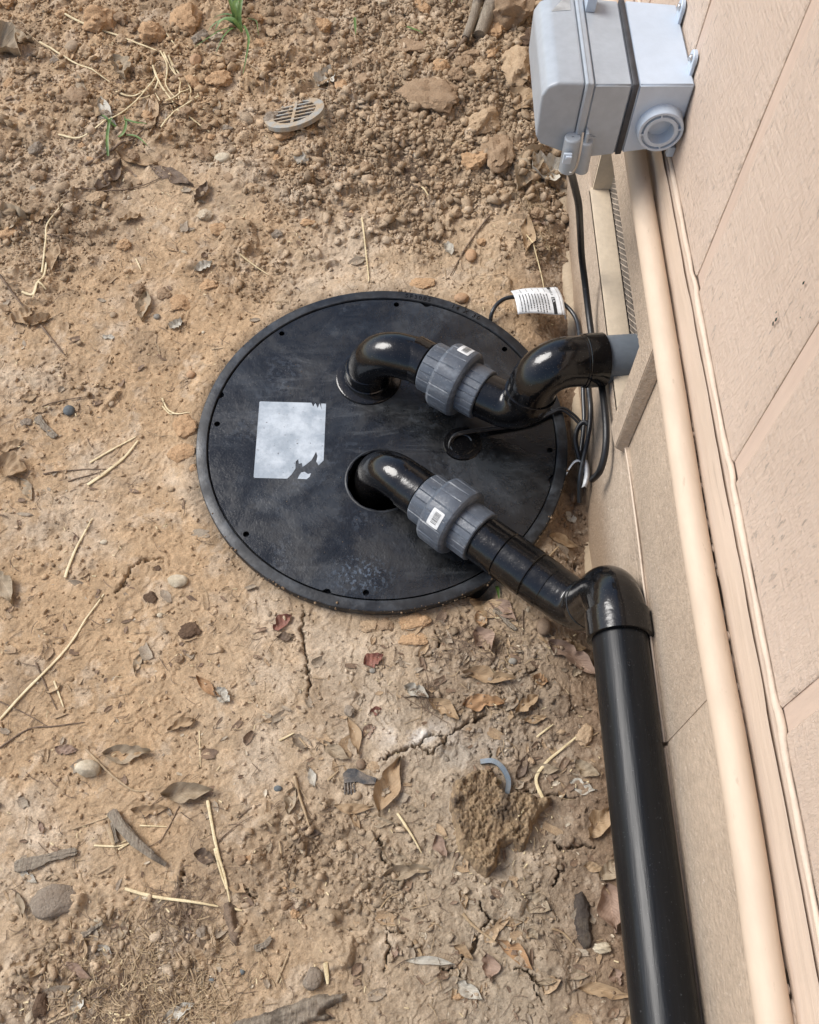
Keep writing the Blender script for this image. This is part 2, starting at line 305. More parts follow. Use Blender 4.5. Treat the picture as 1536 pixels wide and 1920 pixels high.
# positions of the litter on the ground (metres)
STRAWS = [
('long pale straw stalk above and left of the dry straw tangle', 0.0055, [(-0.9299, 2.3884), (-0.8544, 2.3477), (-0.7498, 2.2999), (-0.656, 2.2492)]),
('bent pale straw stalk left of the dry straw tangle', 0.0044, [(-0.9735, 2.2867), (-0.905, 2.2284), (-0.8238, 2.1718), (-0.7605, 2.1293)]),
('long curved pale straw stalk below and left of the dry straw tangle', 0.0043, [(-0.8616, 1.9477), (-0.805, 1.9335), (-0.7446, 1.976), (-0.6794, 2.055), (-0.6512, 2.1154), (-0.6449, 2.1697)]),
('curled pale straw stalk below and left of the dry straw tangle', 0.0043, [(-0.7345, 2.0832), (-0.7043, 2.0675), (-0.669, 2.0783), (-0.6448, 2.1357)]),
('hooked pale straw stalk below and right of the dry straw tangle', 0.0038, [(-0.6176, 2.2117), (-0.5907, 2.1507), (-0.5499, 2.1047), (-0.5502, 2.0519)]),
('short pale straw stalk below and right of the dry straw tangle', 0.0038, [(-0.6052, 2.0504), (-0.5765, 2.0774), (-0.5518, 2.1013)]),
('pale straw stalk below and right of the dry straw tangle', 0.0038, [(-0.6078, 1.97), (-0.59, 2.0055), (-0.5669, 2.0384), (-0.5289, 2.0655)]),
('thin pale straw stalk below and right of the dry straw tangle', 0.0038, [(-0.5748, 2.0285), (-0.5302, 2.0006), (-0.4876, 1.9667)]),
('short pale straw stalk above and right of the dry straw tangle', 0.003, [(-0.6419, 2.3209), (-0.6075, 2.261), (-0.592, 2.2333)]),
('long upright pale straw stalk below and left of the dry straw tangle', 0.0039, [(-0.8165, 1.5117), (-0.8218, 1.5919), (-0.8292, 1.6523), (-0.7957, 1.7125)]),
('thin tan grass stalk below the green grass tuft', 0.0029, [(-0.5074, 2.2426), (-0.4276, 2.2064), (-0.3635, 2.1499)]),
('straight pale straw stalk above and left of the round black cover', 0.003, [(-0.3712, 1.5717), (-0.3023, 1.5237)]),
('tiny pale straw stalk below the dry straw tangle', 0.003, [(-0.6122, 1.5644), (-0.5946, 1.5301)]),
('thin grey grass stalk left of the dry straw tangle', 0.0024, [(-1.0212, 2.3322), (-0.9844, 2.2935), (-0.9306, 2.2382), (-0.8529, 2.1505)]),
('bent pale straw stalk below the dry straw tangle', 0.0043, [(-0.6562, 2.1831), (-0.628, 2.116), (-0.5932, 2.0638), (-0.5806, 2.038)]),
('bent pale straw stalk below and right of the dry straw tangle', 0.0038, [(-0.6346, 2.2322), (-0.6139, 2.1842), (-0.5788, 2.1307), (-0.5748, 2.0643)]),
('short pale straw stalk below and left of the dry straw tangle', 0.0033, [(-0.6373, 2.1157), (-0.6456, 2.0756), (-0.6702, 2.0553)]),
('thin kinked pale straw stalk below the dry straw tangle', 0.0034, [(-0.6451, 2.2389), (-0.6177, 2.1772), (-0.6141, 2.1163), (-0.5794, 2.0642)]),
('wavy pale straw stalk below the dry straw tangle', 0.0038, [(-0.6496, 2.1695), (-0.6345, 2.1292), (-0.6382, 2.0891), (-0.6189, 2.0501)]),
('thin bent pale straw stalk right of the dry straw tangle', 0.0034, [(-0.6111, 2.1981), (-0.5767, 2.151), (-0.558, 2.1515), (-0.5444, 2.1553)]),
('stiff pale straw stalk below and right of the dry straw tangle', 0.0038, [(-0.5259, 2.0788), (-0.5502, 2.0519), (-0.5789, 2.0251)]),
('straight pale straw stalk above the round black cover', 0.003, [(-0.0966, 1.6938), (-0.0868, 1.622), (-0.0751, 1.5295), (-0.0732, 1.5012)]),
('short white straw piece below the dark earth slab', 0.004, [(0.0357, 1.7952), (0.0596, 1.7562)]),
('short bent white straw below and right of the dark earth slab', 0.0037, [(0.1088, 1.9353), (0.1305, 1.9172), (0.1473, 1.9163)]),
('yellow grass stalk above the printed cord tag', 0.0026, [(0.2807, 1.6726), (0.3037, 1.6195), (0.3227, 1.5388), (0.3279, 1.4993)]),
('pale straw blade below and left of the dry straw tangle', 0.0042, [(-0.811, 1.5399), (-0.8102, 1.5015), (-0.8176, 1.4719), (-0.8213, 1.4325)]),
('small curled straw blade below and left of the dry straw tangle', 0.0051, [(-0.8512, 1.4586), (-0.827, 1.453), (-0.8168, 1.4761), (-0.7959, 1.462)]),
('yellow straw stalk above the longest straw stalk', 0.0038, [(-0.6249, 1.0268), (-0.5826, 1.0604), (-0.5403, 1.0892)]),
('thick yellow straw stalk left of the round black cover', 0.0057, [(-0.6203, 0.9747), (-0.5858, 1.0072), (-0.5556, 1.042), (-0.5344, 1.0806)]),
('white curled straw left of the round black cover', 0.0031, [(-0.499, 1.1853), (-0.4848, 1.16), (-0.4629, 1.146), (-0.4338, 1.1467)]),
('short white straw left of the round black cover', 0.0024, [(-0.4965, 1.167), (-0.4785, 1.1475), (-0.4677, 1.1477)]),
('short tan straw above and left of the round black cover', 0.0029, [(-0.41, 1.3139), (-0.3826, 1.3145)]),
('thick straw stalk above the longest straw stalk', 0.0047, [(-0.6283, 0.7736), (-0.6234, 0.8084), (-0.6142, 0.8475), (-0.5972, 0.9004)]),
('very long pale straw stalk right of the longest straw stalk', 0.0041, [(-0.6953, 0.4997), (-0.6607, 0.5488), (-0.6003, 0.6313), (-0.5736, 0.6903), (-0.5475, 0.741)]),
('short pale straw below the longest straw stalk', 0.003, [(-0.6105, 0.5713), (-0.585, 0.5243)]),
('curved grey straw stalk right of the cream pebble', 0.0036, [(-0.5312, 0.4497), (-0.5169, 0.4379), (-0.4816, 0.4087), (-0.4413, 0.3831), (-0.4168, 0.3806)]),
('thin upright grass stalk above and right of the split stick', 0.0016, [(-0.3356, 0.4856), (-0.3266, 0.423)]),
('thick pale straw stalk above the pair of crossing straws', 0.0044, [(-0.3069, 0.3666), (-0.2927, 0.3199), (-0.2795, 0.2813), (-0.2638, 0.2436), (-0.2528, 0.2079)]),
('pale straw stalk right of the split stick', 0.0037, [(-0.2863, 0.2895), (-0.2739, 0.2569), (-0.2606, 0.2276)]),
('thick pale straw stalk lying level below and left of the pair of crossing straws', 0.0046, [(-0.4271, 0.2248), (-0.378, 0.2137), (-0.317, 0.2068), (-0.2705, 0.2005)]),
('short thick straw piece below and right of the pair of crossing straws', 0.0034, [(-0.2475, 0.1988), (-0.2315, 0.1952)]),
('short split straw below and left of the split stick', 0.0028, [(-0.4903, 0.2914), (-0.4491, 0.2908), (-0.4309, 0.2966)]),
('short frayed straw below the split stick', 0.0028, [(-0.4482, 0.2853), (-0.4282, 0.298)]),
('short level straw right of the split stick', 0.0025, [(-0.4174, 0.3242), (-0.3715, 0.3233)]),
('short tan straw below and left of the split stick', 0.0019, [(-0.4797, 0.2466), (-0.4489, 0.262)]),
('thin brown grass stalk left of the bottom edge log', 0.0018, [(-0.3271, 0.1308), (-0.309, 0.1087), (-0.3161, 0.0889), (-0.3144, 0.0646)]),
('thin tan grass stalk left of the bottom edge log', 0.0021, [(-0.3099, 0.1161), (-0.2991, 0.0965), (-0.292, 0.0722)]),
('pale straw stalk below the big flat grey stone', 0.0029, [(-0.5198, 0.0288), (-0.4871, 0.0426), (-0.4643, 0.0525)]),
('short tan straw left of the bottom edge log', 0.0018, [(-0.2563, 0.0972), (-0.243, 0.0767)]),
('thin brown grass stalk left of the split stick', 0.0016, [(-0.5316, 0.3172), (-0.4925, 0.3305), (-0.4742, 0.3365)]),
('short pale straw above and left of the black plastic scrap', 0.0033, [(-0.1921, 0.4709), (-0.1672, 0.4848)]),
('thin tan grass stalk above and left of the black plastic scrap', 0.0023, [(-0.1594, 0.4788), (-0.1301, 0.4466)]),
('short tan straw above and left of the black plastic scrap', 0.0033, [(-0.1031, 0.403), (-0.0847, 0.4211)]),
('straight pale straw stalk below and right of the black plastic scrap', 0.0035, [(0.0194, 0.351), (0.0412, 0.3205), (0.0615, 0.2882)]),
('thin tan straw right of the pair of crossing straws', 0.0022, [(-0.1797, 0.3049), (-0.1706, 0.2681)]),
('brown straw stalk above the bottom edge log', 0.0027, [(-0.167, 0.0913), (-0.1563, 0.1174), (-0.1496, 0.1375)]),
('short flat straw chip above and right of the bottom edge log', 0.0065, [(-0.0898, 0.1206), (-0.0845, 0.0906)]),
('short flat tan straw chip above and right of the bottom edge log', 0.0048, [(0.0513, 0.1558), (0.0646, 0.1337)]),
('thin brown grass stalk below the black plastic scrap', 0.0019, [(-0.0046, 0.2025), (0.0093, 0.2193), (0.0308, 0.2286)]),
('sharply bent yellow straw right of the curved plastic strip', 0.0049, [(0.2688, 0.3801), (0.2594, 0.4126), (0.279, 0.4415), (0.3059, 0.4637), (0.3344, 0.4874)]),
('short pale straw above and right of the curved plastic strip', 0.003, [(0.2637, 0.4849), (0.2947, 0.509)]),
('tan dry stalk below the rotten wood chunk', 0.004, [(0.1304, 0.1969), (0.149, 0.1779), (0.1833, 0.1548)]),
('curved tan stalk left of the dark bark piece', 0.003, [(0.2761, 0.1766), (0.2933, 0.1712), (0.3132, 0.1514)]),
]
TWIGS = [
('short peeled brown twig below and left of the black plastic scrap', 0.006, [(-0.1604, 0.4091), (-0.1496, 0.3765), (-0.1381, 0.3491), (-0.1294, 0.3266)]),
('thin brown twig above the whitish clay patch', 0.0017, [(0.0218, 0.5573), (0.0549, 0.5376), (0.1051, 0.5084)]),
('thin brown twig below and left of the smooth brown pebble', 0.0026, [(0.1326, 0.6614), (0.1761, 0.6314), (0.2111, 0.5926), (0.2406, 0.5622)]),
('thin brown twig left of the smooth brown pebble', 0.0024, [(0.2491, 0.7254), (0.246, 0.6757)]),
('long brown twig below and left of the dry straw tangle', 0.0058, [(-0.9145, 1.5076), (-0.8741, 1.4581), (-0.8395, 1.4177)]),
('long brown twig below the dry straw tangle', 0.0049, [(-0.7903, 1.3664), (-0.7445, 1.3122), (-0.7244, 1.2894)]),
('second nearest thin dark twig above the longest straw stalk', 0.0027, [(-0.7489, 1.1561), (-0.7029, 1.1735), (-0.649, 1.1839)]),
('thin reddish twig above the longest straw stalk', 0.0029, [(-0.7151, 0.9995), (-0.6575, 1.0091), (-0.5899, 1.0139)]),
('nearest thin dark twig above the longest straw stalk', 0.0029, [(-0.6614, 0.9821), (-0.6255, 0.9963), (-0.5977, 1.007)]),
('dark straight twig below the longest straw stalk', 0.0029, [(-0.6507, 0.6049), (-0.6281, 0.5679), (-0.5962, 0.5196)]),
('thin brown twig below the longest straw stalk', 0.0026, [(-0.7025, 0.5327), (-0.6532, 0.5125), (-0.6068, 0.4895)]),
('long crooked brown twig above and left of the cream pebble', 0.0031, [(-0.6845, 0.4499), (-0.6385, 0.4844), (-0.595, 0.4897), (-0.5429, 0.4981)]),
('thick brown twig below and left of the dry straw tangle', 0.0071, [(-0.776, 1.8452), (-0.7292, 1.8828), (-0.6817, 1.921), (-0.6515, 1.9594)]),
('grey brown twig below and left of the dry straw tangle', 0.0042, [(-0.8058, 1.7439), (-0.7669, 1.7681), (-0.7091, 1.7608), (-0.6387, 1.783), (-0.5854, 1.808)]),
('thin brown twig below and left of the dry straw tangle', 0.003, [(-0.8197, 1.6138), (-0.7408, 1.5965)]),
('thin curved twig above and left of the drain grate', 0.0037, [(-0.2981, 2.2678), (-0.3196, 2.2144), (-0.361, 2.1615), (-0.3603, 2.0963)]),
('dark thin root above and right of the round black cover', 0.0045, [(0.2057, 1.7102), (0.1586, 1.6338), (0.1129, 1.5339)]),
('thin dark twig right of the split stick', 0.0019, [(-0.3551, 0.3571), (-0.3671, 0.3243), (-0.381, 0.2961)]),
('thin brown twig above the pair of crossing straws', 0.0019, [(-0.283, 0.2992), (-0.2575, 0.3234), (-0.2269, 0.3437)]),
('dark short twig right of the pair of crossing straws', 0.0024, [(-0.1429, 0.3079), (-0.1521, 0.2822), (-0.1643, 0.25)]),
('dark short twig above and right of the pair of crossing straws', 0.0019, [(-0.2512, 0.339), (-0.2351, 0.3537), (-0.2146, 0.3625)]),
('dark short twig below and left of the dark bark piece', 0.0021, [(0.273, 0.1641), (0.2866, 0.1398)]),
('orange tan twig end below and right of the round black cover', 0.0038, [(0.2999, 0.832), (0.3144, 0.85), (0.3262, 0.8651)]),
]
# label, name, x, y, length, width, angle, colour
LEAVES = [
('crumpled grey leaf left of the dry straw tangle', 'leaf', -0.7396, 2.174, 0.0939, 0.0499, -61, 1),
('pale grey split leaf below and left of the dry straw tangle', 'leaf', -0.7486, 2.0143, 0.1217, 0.0292, -61, 4),
('narrow tan leaf below the dry straw tangle', 'leaf', -0.6354, 2.0043, 0.1412, 0.0347, -85, 0),
('long tan leaf below the dry straw tangle', 'leaf', -0.5909, 2.0639, 0.1195, 0.0454, -12, 0),
('ragged tan leaf below the dry straw tangle', 'leaf', -0.6507, 1.8634, 0.107, 0.0358, -14, 0),
('folded brown leaf below and left of the dry straw tangle', 'leaf', -0.7076, 1.805, 0.1049, 0.033, 64, 3),
('dark brown curled leaf below the dry straw tangle', 'leaf', -0.56, 1.8146, 0.1259, 0.0394, -26, 3),
('broad grey leaf left of the dry straw tangle', 'leaf', -1.0582, 2.2559, 0.1041, 0.0868, -25, 1),
('broad grey tan leaf below and left of the dry straw tangle', 'leaf', -0.9236, 1.6668, 0.0822, 0.0698, 15, 1),
('upright tan leaf below and left of the dry straw tangle', 'leaf', -0.7979, 1.5546, 0.09, 0.0303, -87, 0),
('small tan leaf below and left of the dry straw tangle', 'leaf', -0.8495, 1.6799, 0.0556, 0.0343, 43, 0),
('small pale leaf below and left of the drain grate', 'leaf', -0.4532, 1.5414, 0.0462, 0.0265, 34, 4),
('thin grey leaf left of the dry straw tangle', 'leaf', -1.033, 2.2958, 0.0836, 0.0433, -6, 1),
('white crumpled leaf scrap above and right of the drain grate', 'leaf_scrap', -0.2087, 2.1509, 0.0659, 0.0492, 53, 4),
('tan leaf below and left of the grey electrical box', 'leaf', 0.2992, 2.0463, 0.0991, 0.0614, -33, 0),
('large curled grey leaf below the grey electrical box', 'leaf', 0.3037, 1.848, 0.1564, 0.0559, 65, 1),
('broad pale leaf below the grey electrical box', 'leaf', 0.3517, 1.8557, 0.098, 0.0809, 27, 4),
('tan leaf below the grey electrical box', 'leaf', 0.2711, 1.8667, 0.0903, 0.0344, -84, 0),
('small tan leaf scrap below and right of the drain grate', 'leaf_scrap', -0.1635, 1.8689, 0.0334, 0.0262, 1, 0),
('white shell like chip above the round black cover', 'leaf_scrap', 0.1085, 1.6089, 0.0332, 0.0224, -66, 4),
('white leaf scrap below the drain grate', 'leaf_scrap', -0.2524, 1.8765, 0.0358, 0.0285, -25, 4),
('curled cream leaf below and left of the dry straw tangle', 'leaf', -0.8361, 1.3934, 0.0515, 0.0454, 47, 0),
('ragged tan leaf below and left of the dry straw tangle', 'leaf', -0.7994, 1.3802, 0.056, 0.025, 21, 0),
('grey leaf below the dry straw tangle', 'leaf', -0.5729, 1.4238, 0.0767, 0.0303, -90, 1),
('small pale chip above and left of the round black cover', 'leaf_scrap', -0.4951, 1.3791, 0.0327, 0.022, 39, 4),
('tan leaf above the longest straw stalk', 'leaf', -0.7766, 1.1792, 0.0419, 0.0228, 14, 0),
('large brown tan leaf above the longest straw stalk', 'leaf', -0.7825, 1.0099, 0.074, 0.0502, -10, 0),
('grey leaf above the longest straw stalk', 'leaf', -0.7433, 0.9638, 0.0594, 0.0223, -54, 1),
('narrow tan leaf above the longest straw stalk', 'leaf', -0.7934, 1.0611, 0.0574, 0.0219, 19, 0),
('white scrap below the dry straw tangle', 'leaf_scrap', -0.6372, 1.3381, 0.026, 0.0118, -5, 4),
('small tan leaf above the longest straw stalk', 'leaf', -0.7501, 1.147, 0.0301, 0.0149, 7, 0),
('smooth pale leaf at the photo edge above and left of the longest straw stalk', 'leaf', -0.7404, 0.7508, 0.0842, 0.0326, -53, 1),
('broad grey tan leaf above and right of the cream pebble', 'leaf', -0.4569, 0.4439, 0.0844, 0.0324, 4, 1),
('small grey leaf right of the longest straw stalk', 'leaf', -0.4625, 0.6085, 0.0397, 0.016, 79, 1),
('white scrap of film above and right of the cream pebble', 'film_scrap', -0.3008, 0.5478, 0.0349, 0.0233, -37, 4),
('long grey leaf above and right of the split stick', 'leaf', -0.3413, 0.3776, 0.0892, 0.0325, 6, 1),
('tan leaf above and right of the split stick', 'leaf', -0.4033, 0.3491, 0.0618, 0.0204, 6, 0),
('grey white leaf above and left of the big flat grey stone', 'leaf', -0.5913, 0.2406, 0.0367, 0.0127, -29, 4),
('curled tan leaf below and left of the big flat grey stone', 'leaf', -0.5783, 0.1018, 0.0347, 0.0189, -32, 0),
('curled tan leaf below the big flat grey stone', 'leaf', -0.5514, 0.1059, 0.0332, 0.0174, 66, 0),
('large curled pale leaf left of the bottom edge log', 'leaf', -0.3163, 0.0478, 0.0555, 0.0209, 29, 4),
('narrow grey leaf right of the big flat grey stone', 'leaf', -0.4205, 0.1648, 0.0373, 0.016, 71, 1),
('dark grey leaf left of the pair of crossing straws', 'leaf', -0.3007, 0.2755, 0.0388, 0.0215, -17, 3),
('orange chip of bark right of the pair of crossing straws', 'bark_chip', -0.2192, 0.2769, 0.0217, 0.0207, 52, 2),
('folded red brown leaf below and left of the round black cover', 'leaf', -0.2048, 0.6921, 0.0441, 0.025, 44, 5),
('dark crumpled leaf below and left of the round black cover', 'leaf', -0.1961, 0.6637, 0.0334, 0.0164, 12, 3),
('pinkish red leaf below the round black cover', 'leaf', -0.031, 0.6227, 0.0411, 0.0265, 27, 5),
('small red leaf above and left of the whitish clay patch', 'leaf', -0.0239, 0.5273, 0.0225, 0.0165, 21, 5),
('small pink chip left of the whitish clay patch', 'leaf_scrap', -0.035, 0.491, 0.027, 0.0187, 62, 6),
('small curled pale leaf left of the black plastic scrap', 'leaf', -0.13, 0.4073, 0.0359, 0.0143, -71, 4),
('large tan leaf right of the black plastic scrap', 'leaf', 0.0036, 0.3979, 0.1011, 0.041, 69, 0),
('tan leaf below the black plastic scrap', 'leaf', -0.0551, 0.3586, 0.0694, 0.0184, -1, 0),
('narrow tan leaf below the black plastic scrap', 'leaf', -0.0517, 0.337, 0.0395, 0.0116, -57, 0),
('nearest grey leaf below and right of the black plastic scrap', 'leaf', -0.0102, 0.3378, 0.0476, 0.0181, -9, 1),
('pale ragged leaf above the whitish clay patch', 'leaf', 0.0495, 0.5629, 0.0481, 0.0231, -24, 4),
('muddy grey leaf above and left of the black plastic scrap', 'leaf', -0.0913, 0.4533, 0.0571, 0.0239, -33, 1),
('muddy brown leaf above the black plastic scrap', 'leaf', -0.0606, 0.4807, 0.0743, 0.0196, -72, 0),
('second nearest grey leaf below and right of the black plastic scrap', 'leaf', 0.0198, 0.2817, 0.0607, 0.021, -25, 1),
('large silver grey leaf below and left of the rotten wood chunk', 'leaf', 0.0375, 0.258, 0.0804, 0.0228, 8, 1),
('narrow pale leaf right of the bottom edge log', 'leaf', 0.0776, 0.1255, 0.082, 0.0126, -3, 4),
('thin dark leaf below and left of the black plastic scrap', 'leaf', -0.125, 0.3187, 0.0399, 0.0106, -7, 3),
('tan bark chip above and left of the bottom edge log', 'bark_chip', -0.1916, 0.1464, 0.031, 0.0114, 34, 0),
('golden tan leaf below and right of the round black cover', 'leaf', 0.1683, 0.7016, 0.038, 0.0227, -72, 0),
('pinkish grey leaf below and right of the round black cover', 'leaf', 0.1715, 0.6608, 0.0527, 0.0374, -61, 6),
('broad golden leaf below and left of the smooth brown pebble', 'leaf', 0.1805, 0.5934, 0.0964, 0.0263, -7, 0),
('broad tan leaf above the curved plastic strip', 'leaf', 0.1694, 0.5431, 0.0757, 0.0279, 4, 2),
('large brown leaf below and right of the smooth brown pebble', 'leaf', 0.3386, 0.6358, 0.1054, 0.0412, -33, 6),
('small round orange tan leaf below the smooth brown pebble', 'leaf', 0.2759, 0.5899, 0.0301, 0.0212, -14, 2),
('white grey leaf right of the curved plastic strip', 'leaf', 0.3412, 0.4023, 0.0497, 0.0241, -14, 4),
('crumpled grey leaf right of the curved plastic strip', 'leaf', 0.348, 0.4308, 0.0468, 0.025, -30, 1),
('tan leaf above and right of the whitish clay patch', 'leaf', 0.099, 0.5316, 0.0648, 0.028, -34, 0),
('white leaf scrap above the whitish clay patch', 'leaf_scrap', 0.056, 0.5639, 0.0228, 0.0129, -19, 4),
('narrow tan leaf below the smooth brown pebble', 'leaf', 0.2722, 0.6493, 0.0272, 0.009, 41, 0),
('brown leaf right of the curved plastic strip', 'leaf', 0.2359, 0.4336, 0.0491, 0.0167, 63, 3),
('large golden tan leaf above the dark bark piece', 'leaf', 0.3658, 0.3433, 0.0691, 0.0371, 51, 0),
('large brown leaf with a torn edge above and right of the dark bark piece', 'leaf', 0.3748, 0.2091, 0.0755, 0.046, -84, 6),
('folded grey leaf above and right of the dark bark piece', 'leaf', 0.3771, 0.2702, 0.0519, 0.0262, 46, 1),
('ragged grey tan leaf above and left of the dark bark piece', 'leaf', 0.2528, 0.214, 0.0458, 0.0342, -28, 1),
('long orange tan leaf below and left of the dark bark piece', 'leaf', 0.215, 0.1386, 0.0693, 0.0239, -37, 2),
('long tan leaf below the white shell', 'leaf', 0.3565, 0.0865, 0.0907, 0.0199, -8, 0),
('pale ragged leaf below and left of the dark bark piece', 'leaf', 0.1404, 0.0851, 0.0462, 0.0228, -31, 4),
('pinkish brown leaf below and left of the dark bark piece', 'leaf', 0.1727, 0.1181, 0.0416, 0.0295, -80, 6),
('nearest narrow tan leaf left of the dark bark piece', 'leaf', 0.209, 0.1846, 0.0402, 0.0114, 5, 0),
('small brown leaf below and right of the white shell', 'leaf', 0.3753, 0.1084, 0.0257, 0.0199, -72, 6),
('small grey leaf left of the dark bark piece', 'leaf', 0.2434, 0.1681, 0.021, 0.0146, -38, 1),
('tan leaf below the white shell', 'leaf', 0.3919, 0.0489, 0.0292, 0.0125, 26, 0),
('narrow brown leaf below and right of the round black cover', 'leaf', 0.338, 0.8804, 0.0628, 0.0213, -4, 0),
('large tan leaf below and right of the round black cover', 'leaf', 0.1893, 0.7294, 0.0866, 0.0423, -15, 0),
('golden oval leaf below and right of the round black cover', 'leaf', 0.1677, 0.704, 0.0357, 0.0212, -81, 2),
('folded brown leaf below and right of the round black cover', 'leaf', 0.2103, 0.7243, 0.066, 0.0308, -42, 6),
('pale muddy scrap right of the round black cover', 'leaf_scrap', 0.3597, 0.9446, 0.0256, 0.0196, -22, 4),
('long pale wood chip above the big flat grey stone', 'wood_chip', -0.5663, 0.2681, 0.1029, 0.0203, 15, 0),
('flat grey wood chip above the longest straw stalk', 'wood_chip', -0.7303, 1.1081, 0.0689, 0.0181, -45, 0),
('brown wood chip left of the smooth brown pebble', 'wood_chip', 0.2143, 0.7053, 0.0579, 0.0111, -47, 0),
('splintered wood chip left of the split stick', 'wood_chip', -0.4598, 0.3114, 0.0353, 0.0127, -66, 0),
('narrow tan wood chip below and right of the big flat grey stone', 'wood_chip', -0.4698, 0.164, 0.0388, 0.0085, 31, 0),
('curled grey leaf left of the dry straw tangle', 'leaf', -0.8293, 2.0867, 0.1124, 0.0233, -80, 1),
('curled grey leaf below and right of the dry straw tangle', 'leaf', -0.4761, 2.0495, 0.061, 0.0138, -84, 1),
('broken tan leaf below and right of the smooth brown pebble', 'leaf', 0.293, 0.6714, 0.0578, 0.0213, -42, 0),
('broken grey leaf left of the big flat grey stone', 'leaf', -0.5958, 0.1983, 0.0436, 0.0126, -62, 1),
('narrow grey leaf right of the curved plastic strip', 'leaf', 0.2746, 0.4293, 0.0541, 0.0181, 0, 1),
('second nearest narrow tan leaf left of the dark bark piece', 'leaf', 0.1314, 0.14, 0.037, 0.0149, -32, 0),
('narrow grey leaf above the big flat grey stone', 'leaf', -0.5532, 0.2388, 0.025, 0.0105, -172, 1),
('narrow grey leaf left of the black plastic scrap', 'leaf', -0.1642, 0.3679, 0.0455, 0.0215, -100, 1),
('curled grey leaf below and right of the smooth brown pebble', 'leaf', 0.3484, 0.6119, 0.0297, 0.0109, -133, 1),
('broken tan leaf above and right of the cream pebble', 'leaf', -0.3687, 0.496, 0.052, 0.0181, -157, 0),
('broken grey leaf above the printed cord tag', 'leaf', 0.329, 1.6368, 0.0441, 0.0162, -140, 1),
('broken tan leaf below and left of the rotten wood chunk', 'leaf', 0.1307, 0.2185, 0.0303, 0.0136, -76, 0),
('broken pinkish brown leaf below and left of the pair of crossing straws', 'leaf', -0.3198, 0.1898, 0.0216, 0.0088, -122, 6),
('narrow pinkish brown leaf left of the rotten wood chunk', 'leaf', 0.0938, 0.2982, 0.0398, 0.0206, -62, 6),
('broken tan leaf below and left of the dry straw tangle', 'leaf', -0.7964, 2.016, 0.0788, 0.0335, -26, 0),
('broken dark brown leaf below the dry straw tangle', 'leaf', -0.4843, 1.7611, 0.072, 0.0307, -107, 3),
('curled tan leaf below the grey electrical box', 'leaf', 0.3813, 1.814, 0.0784, 0.0364, -30, 0),
('curled tan leaf below the white shell', 'leaf', 0.3377, 0.1012, 0.0237, 0.0098, -112, 0),
('curled pinkish brown leaf above and left of the cream pebble', 'leaf', -0.566, 0.4486, 0.0414, 0.0197, -4, 6),
('narrow orange tan leaf above and right of the cream pebble', 'leaf', -0.3288, 0.5633, 0.0617, 0.0176, -38, 2),
('curled tan leaf above the dark bark piece', 'leaf', 0.3515, 0.2713, 0.0367, 0.0152, -8, 0),
('broken grey leaf left of the dark bark piece', 'leaf', 0.1167, 0.1044, 0.0283, 0.0153, -105, 1),
('narrow tan leaf below and right of the smooth brown pebble', 'leaf', 0.3443, 0.6641, 0.0483, 0.0198, -12, 0),
('nearest broken tan leaf above the curved plastic strip', 'leaf', 0.2179, 0.5204, 0.0225, 0.0094, -100, 0),
('curled tan leaf above and right of the curved plastic strip', 'leaf', 0.2576, 0.5165, 0.0516, 0.0154, -171, 0),
('narrow grey leaf below and left of the white shell', 'leaf', 0.2626, 0.0996, 0.0343, 0.0098, -174, 1),
('curled tan leaf right of the curved plastic strip', 'leaf', 0.3022, 0.395, 0.033, 0.0155, -87, 0),
('narrow grey leaf below the round black cover', 'leaf', 0.1391, 0.6224, 0.0227, 0.0099, -122, 1),
('broken tan leaf below the dry straw tangle', 'leaf', -0.6427, 1.6819, 0.0532, 0.0278, -154, 0),
('second nearest broken tan leaf above the curved plastic strip', 'leaf', 0.2471, 0.5426, 0.0539, 0.0253, -142, 0),
('curled dark brown leaf below and left of the pair of crossing straws', 'leaf', -0.3169, 0.1575, 0.0244, 0.0092, -75, 3),
('curled pinkish brown leaf above the printed cord tag', 'leaf', 0.3181, 1.7028, 0.0511, 0.0226, -38, 6),
('curled grey leaf below and left of the white shell', 'leaf', 0.3071, 0.1092, 0.0513, 0.0144, -175, 1),
('narrow pinkish brown leaf below and left of the cream pebble', 'leaf', -0.5849, 0.3179, 0.0229, 0.0094, -65, 6),
('narrow grey leaf below and right of the black plastic scrap', 'leaf', 0.0429, 0.358, 0.0206, 0.0096, -6, 1),
('curled dark brown leaf below and right of the big flat grey stone', 'leaf', -0.4502, 0.0718, 0.0381, 0.0146, -160, 3),
('curled pinkish brown leaf above and right of the bottom edge log', 'leaf', 0.0206, 0.1385, 0.0234, 0.0125, -102, 6),
('narrow pinkish brown leaf above the longest straw stalk', 'leaf', -0.6197, 0.845, 0.0391, 0.0139, -76, 6),
('curled pinkish brown leaf below the big flat grey stone', 'leaf', -0.4828, 0.1032, 0.0522, 0.0132, -27, 6),
('curled orange tan leaf above the rotten wood chunk', 'leaf', 0.1744, 0.3615, 0.0242, 0.0097, -94, 2),
('narrow tan leaf above the printed cord tag', 'leaf', 0.2914, 1.6397, 0.0973, 0.033, -92, 0),
('narrow pale leaf below and right of the big flat grey stone', 'leaf', -0.4463, 0.1322, 0.035, 0.0132, -28, 4),
('curled pale leaf below the big flat grey stone', 'leaf', -0.478, 0.055, 0.0448, 0.0174, -86, 4),
('narrow grey leaf right of the pair of crossing straws', 'leaf', -0.1948, 0.2919, 0.0194, 0.0093, -102, 1),
]
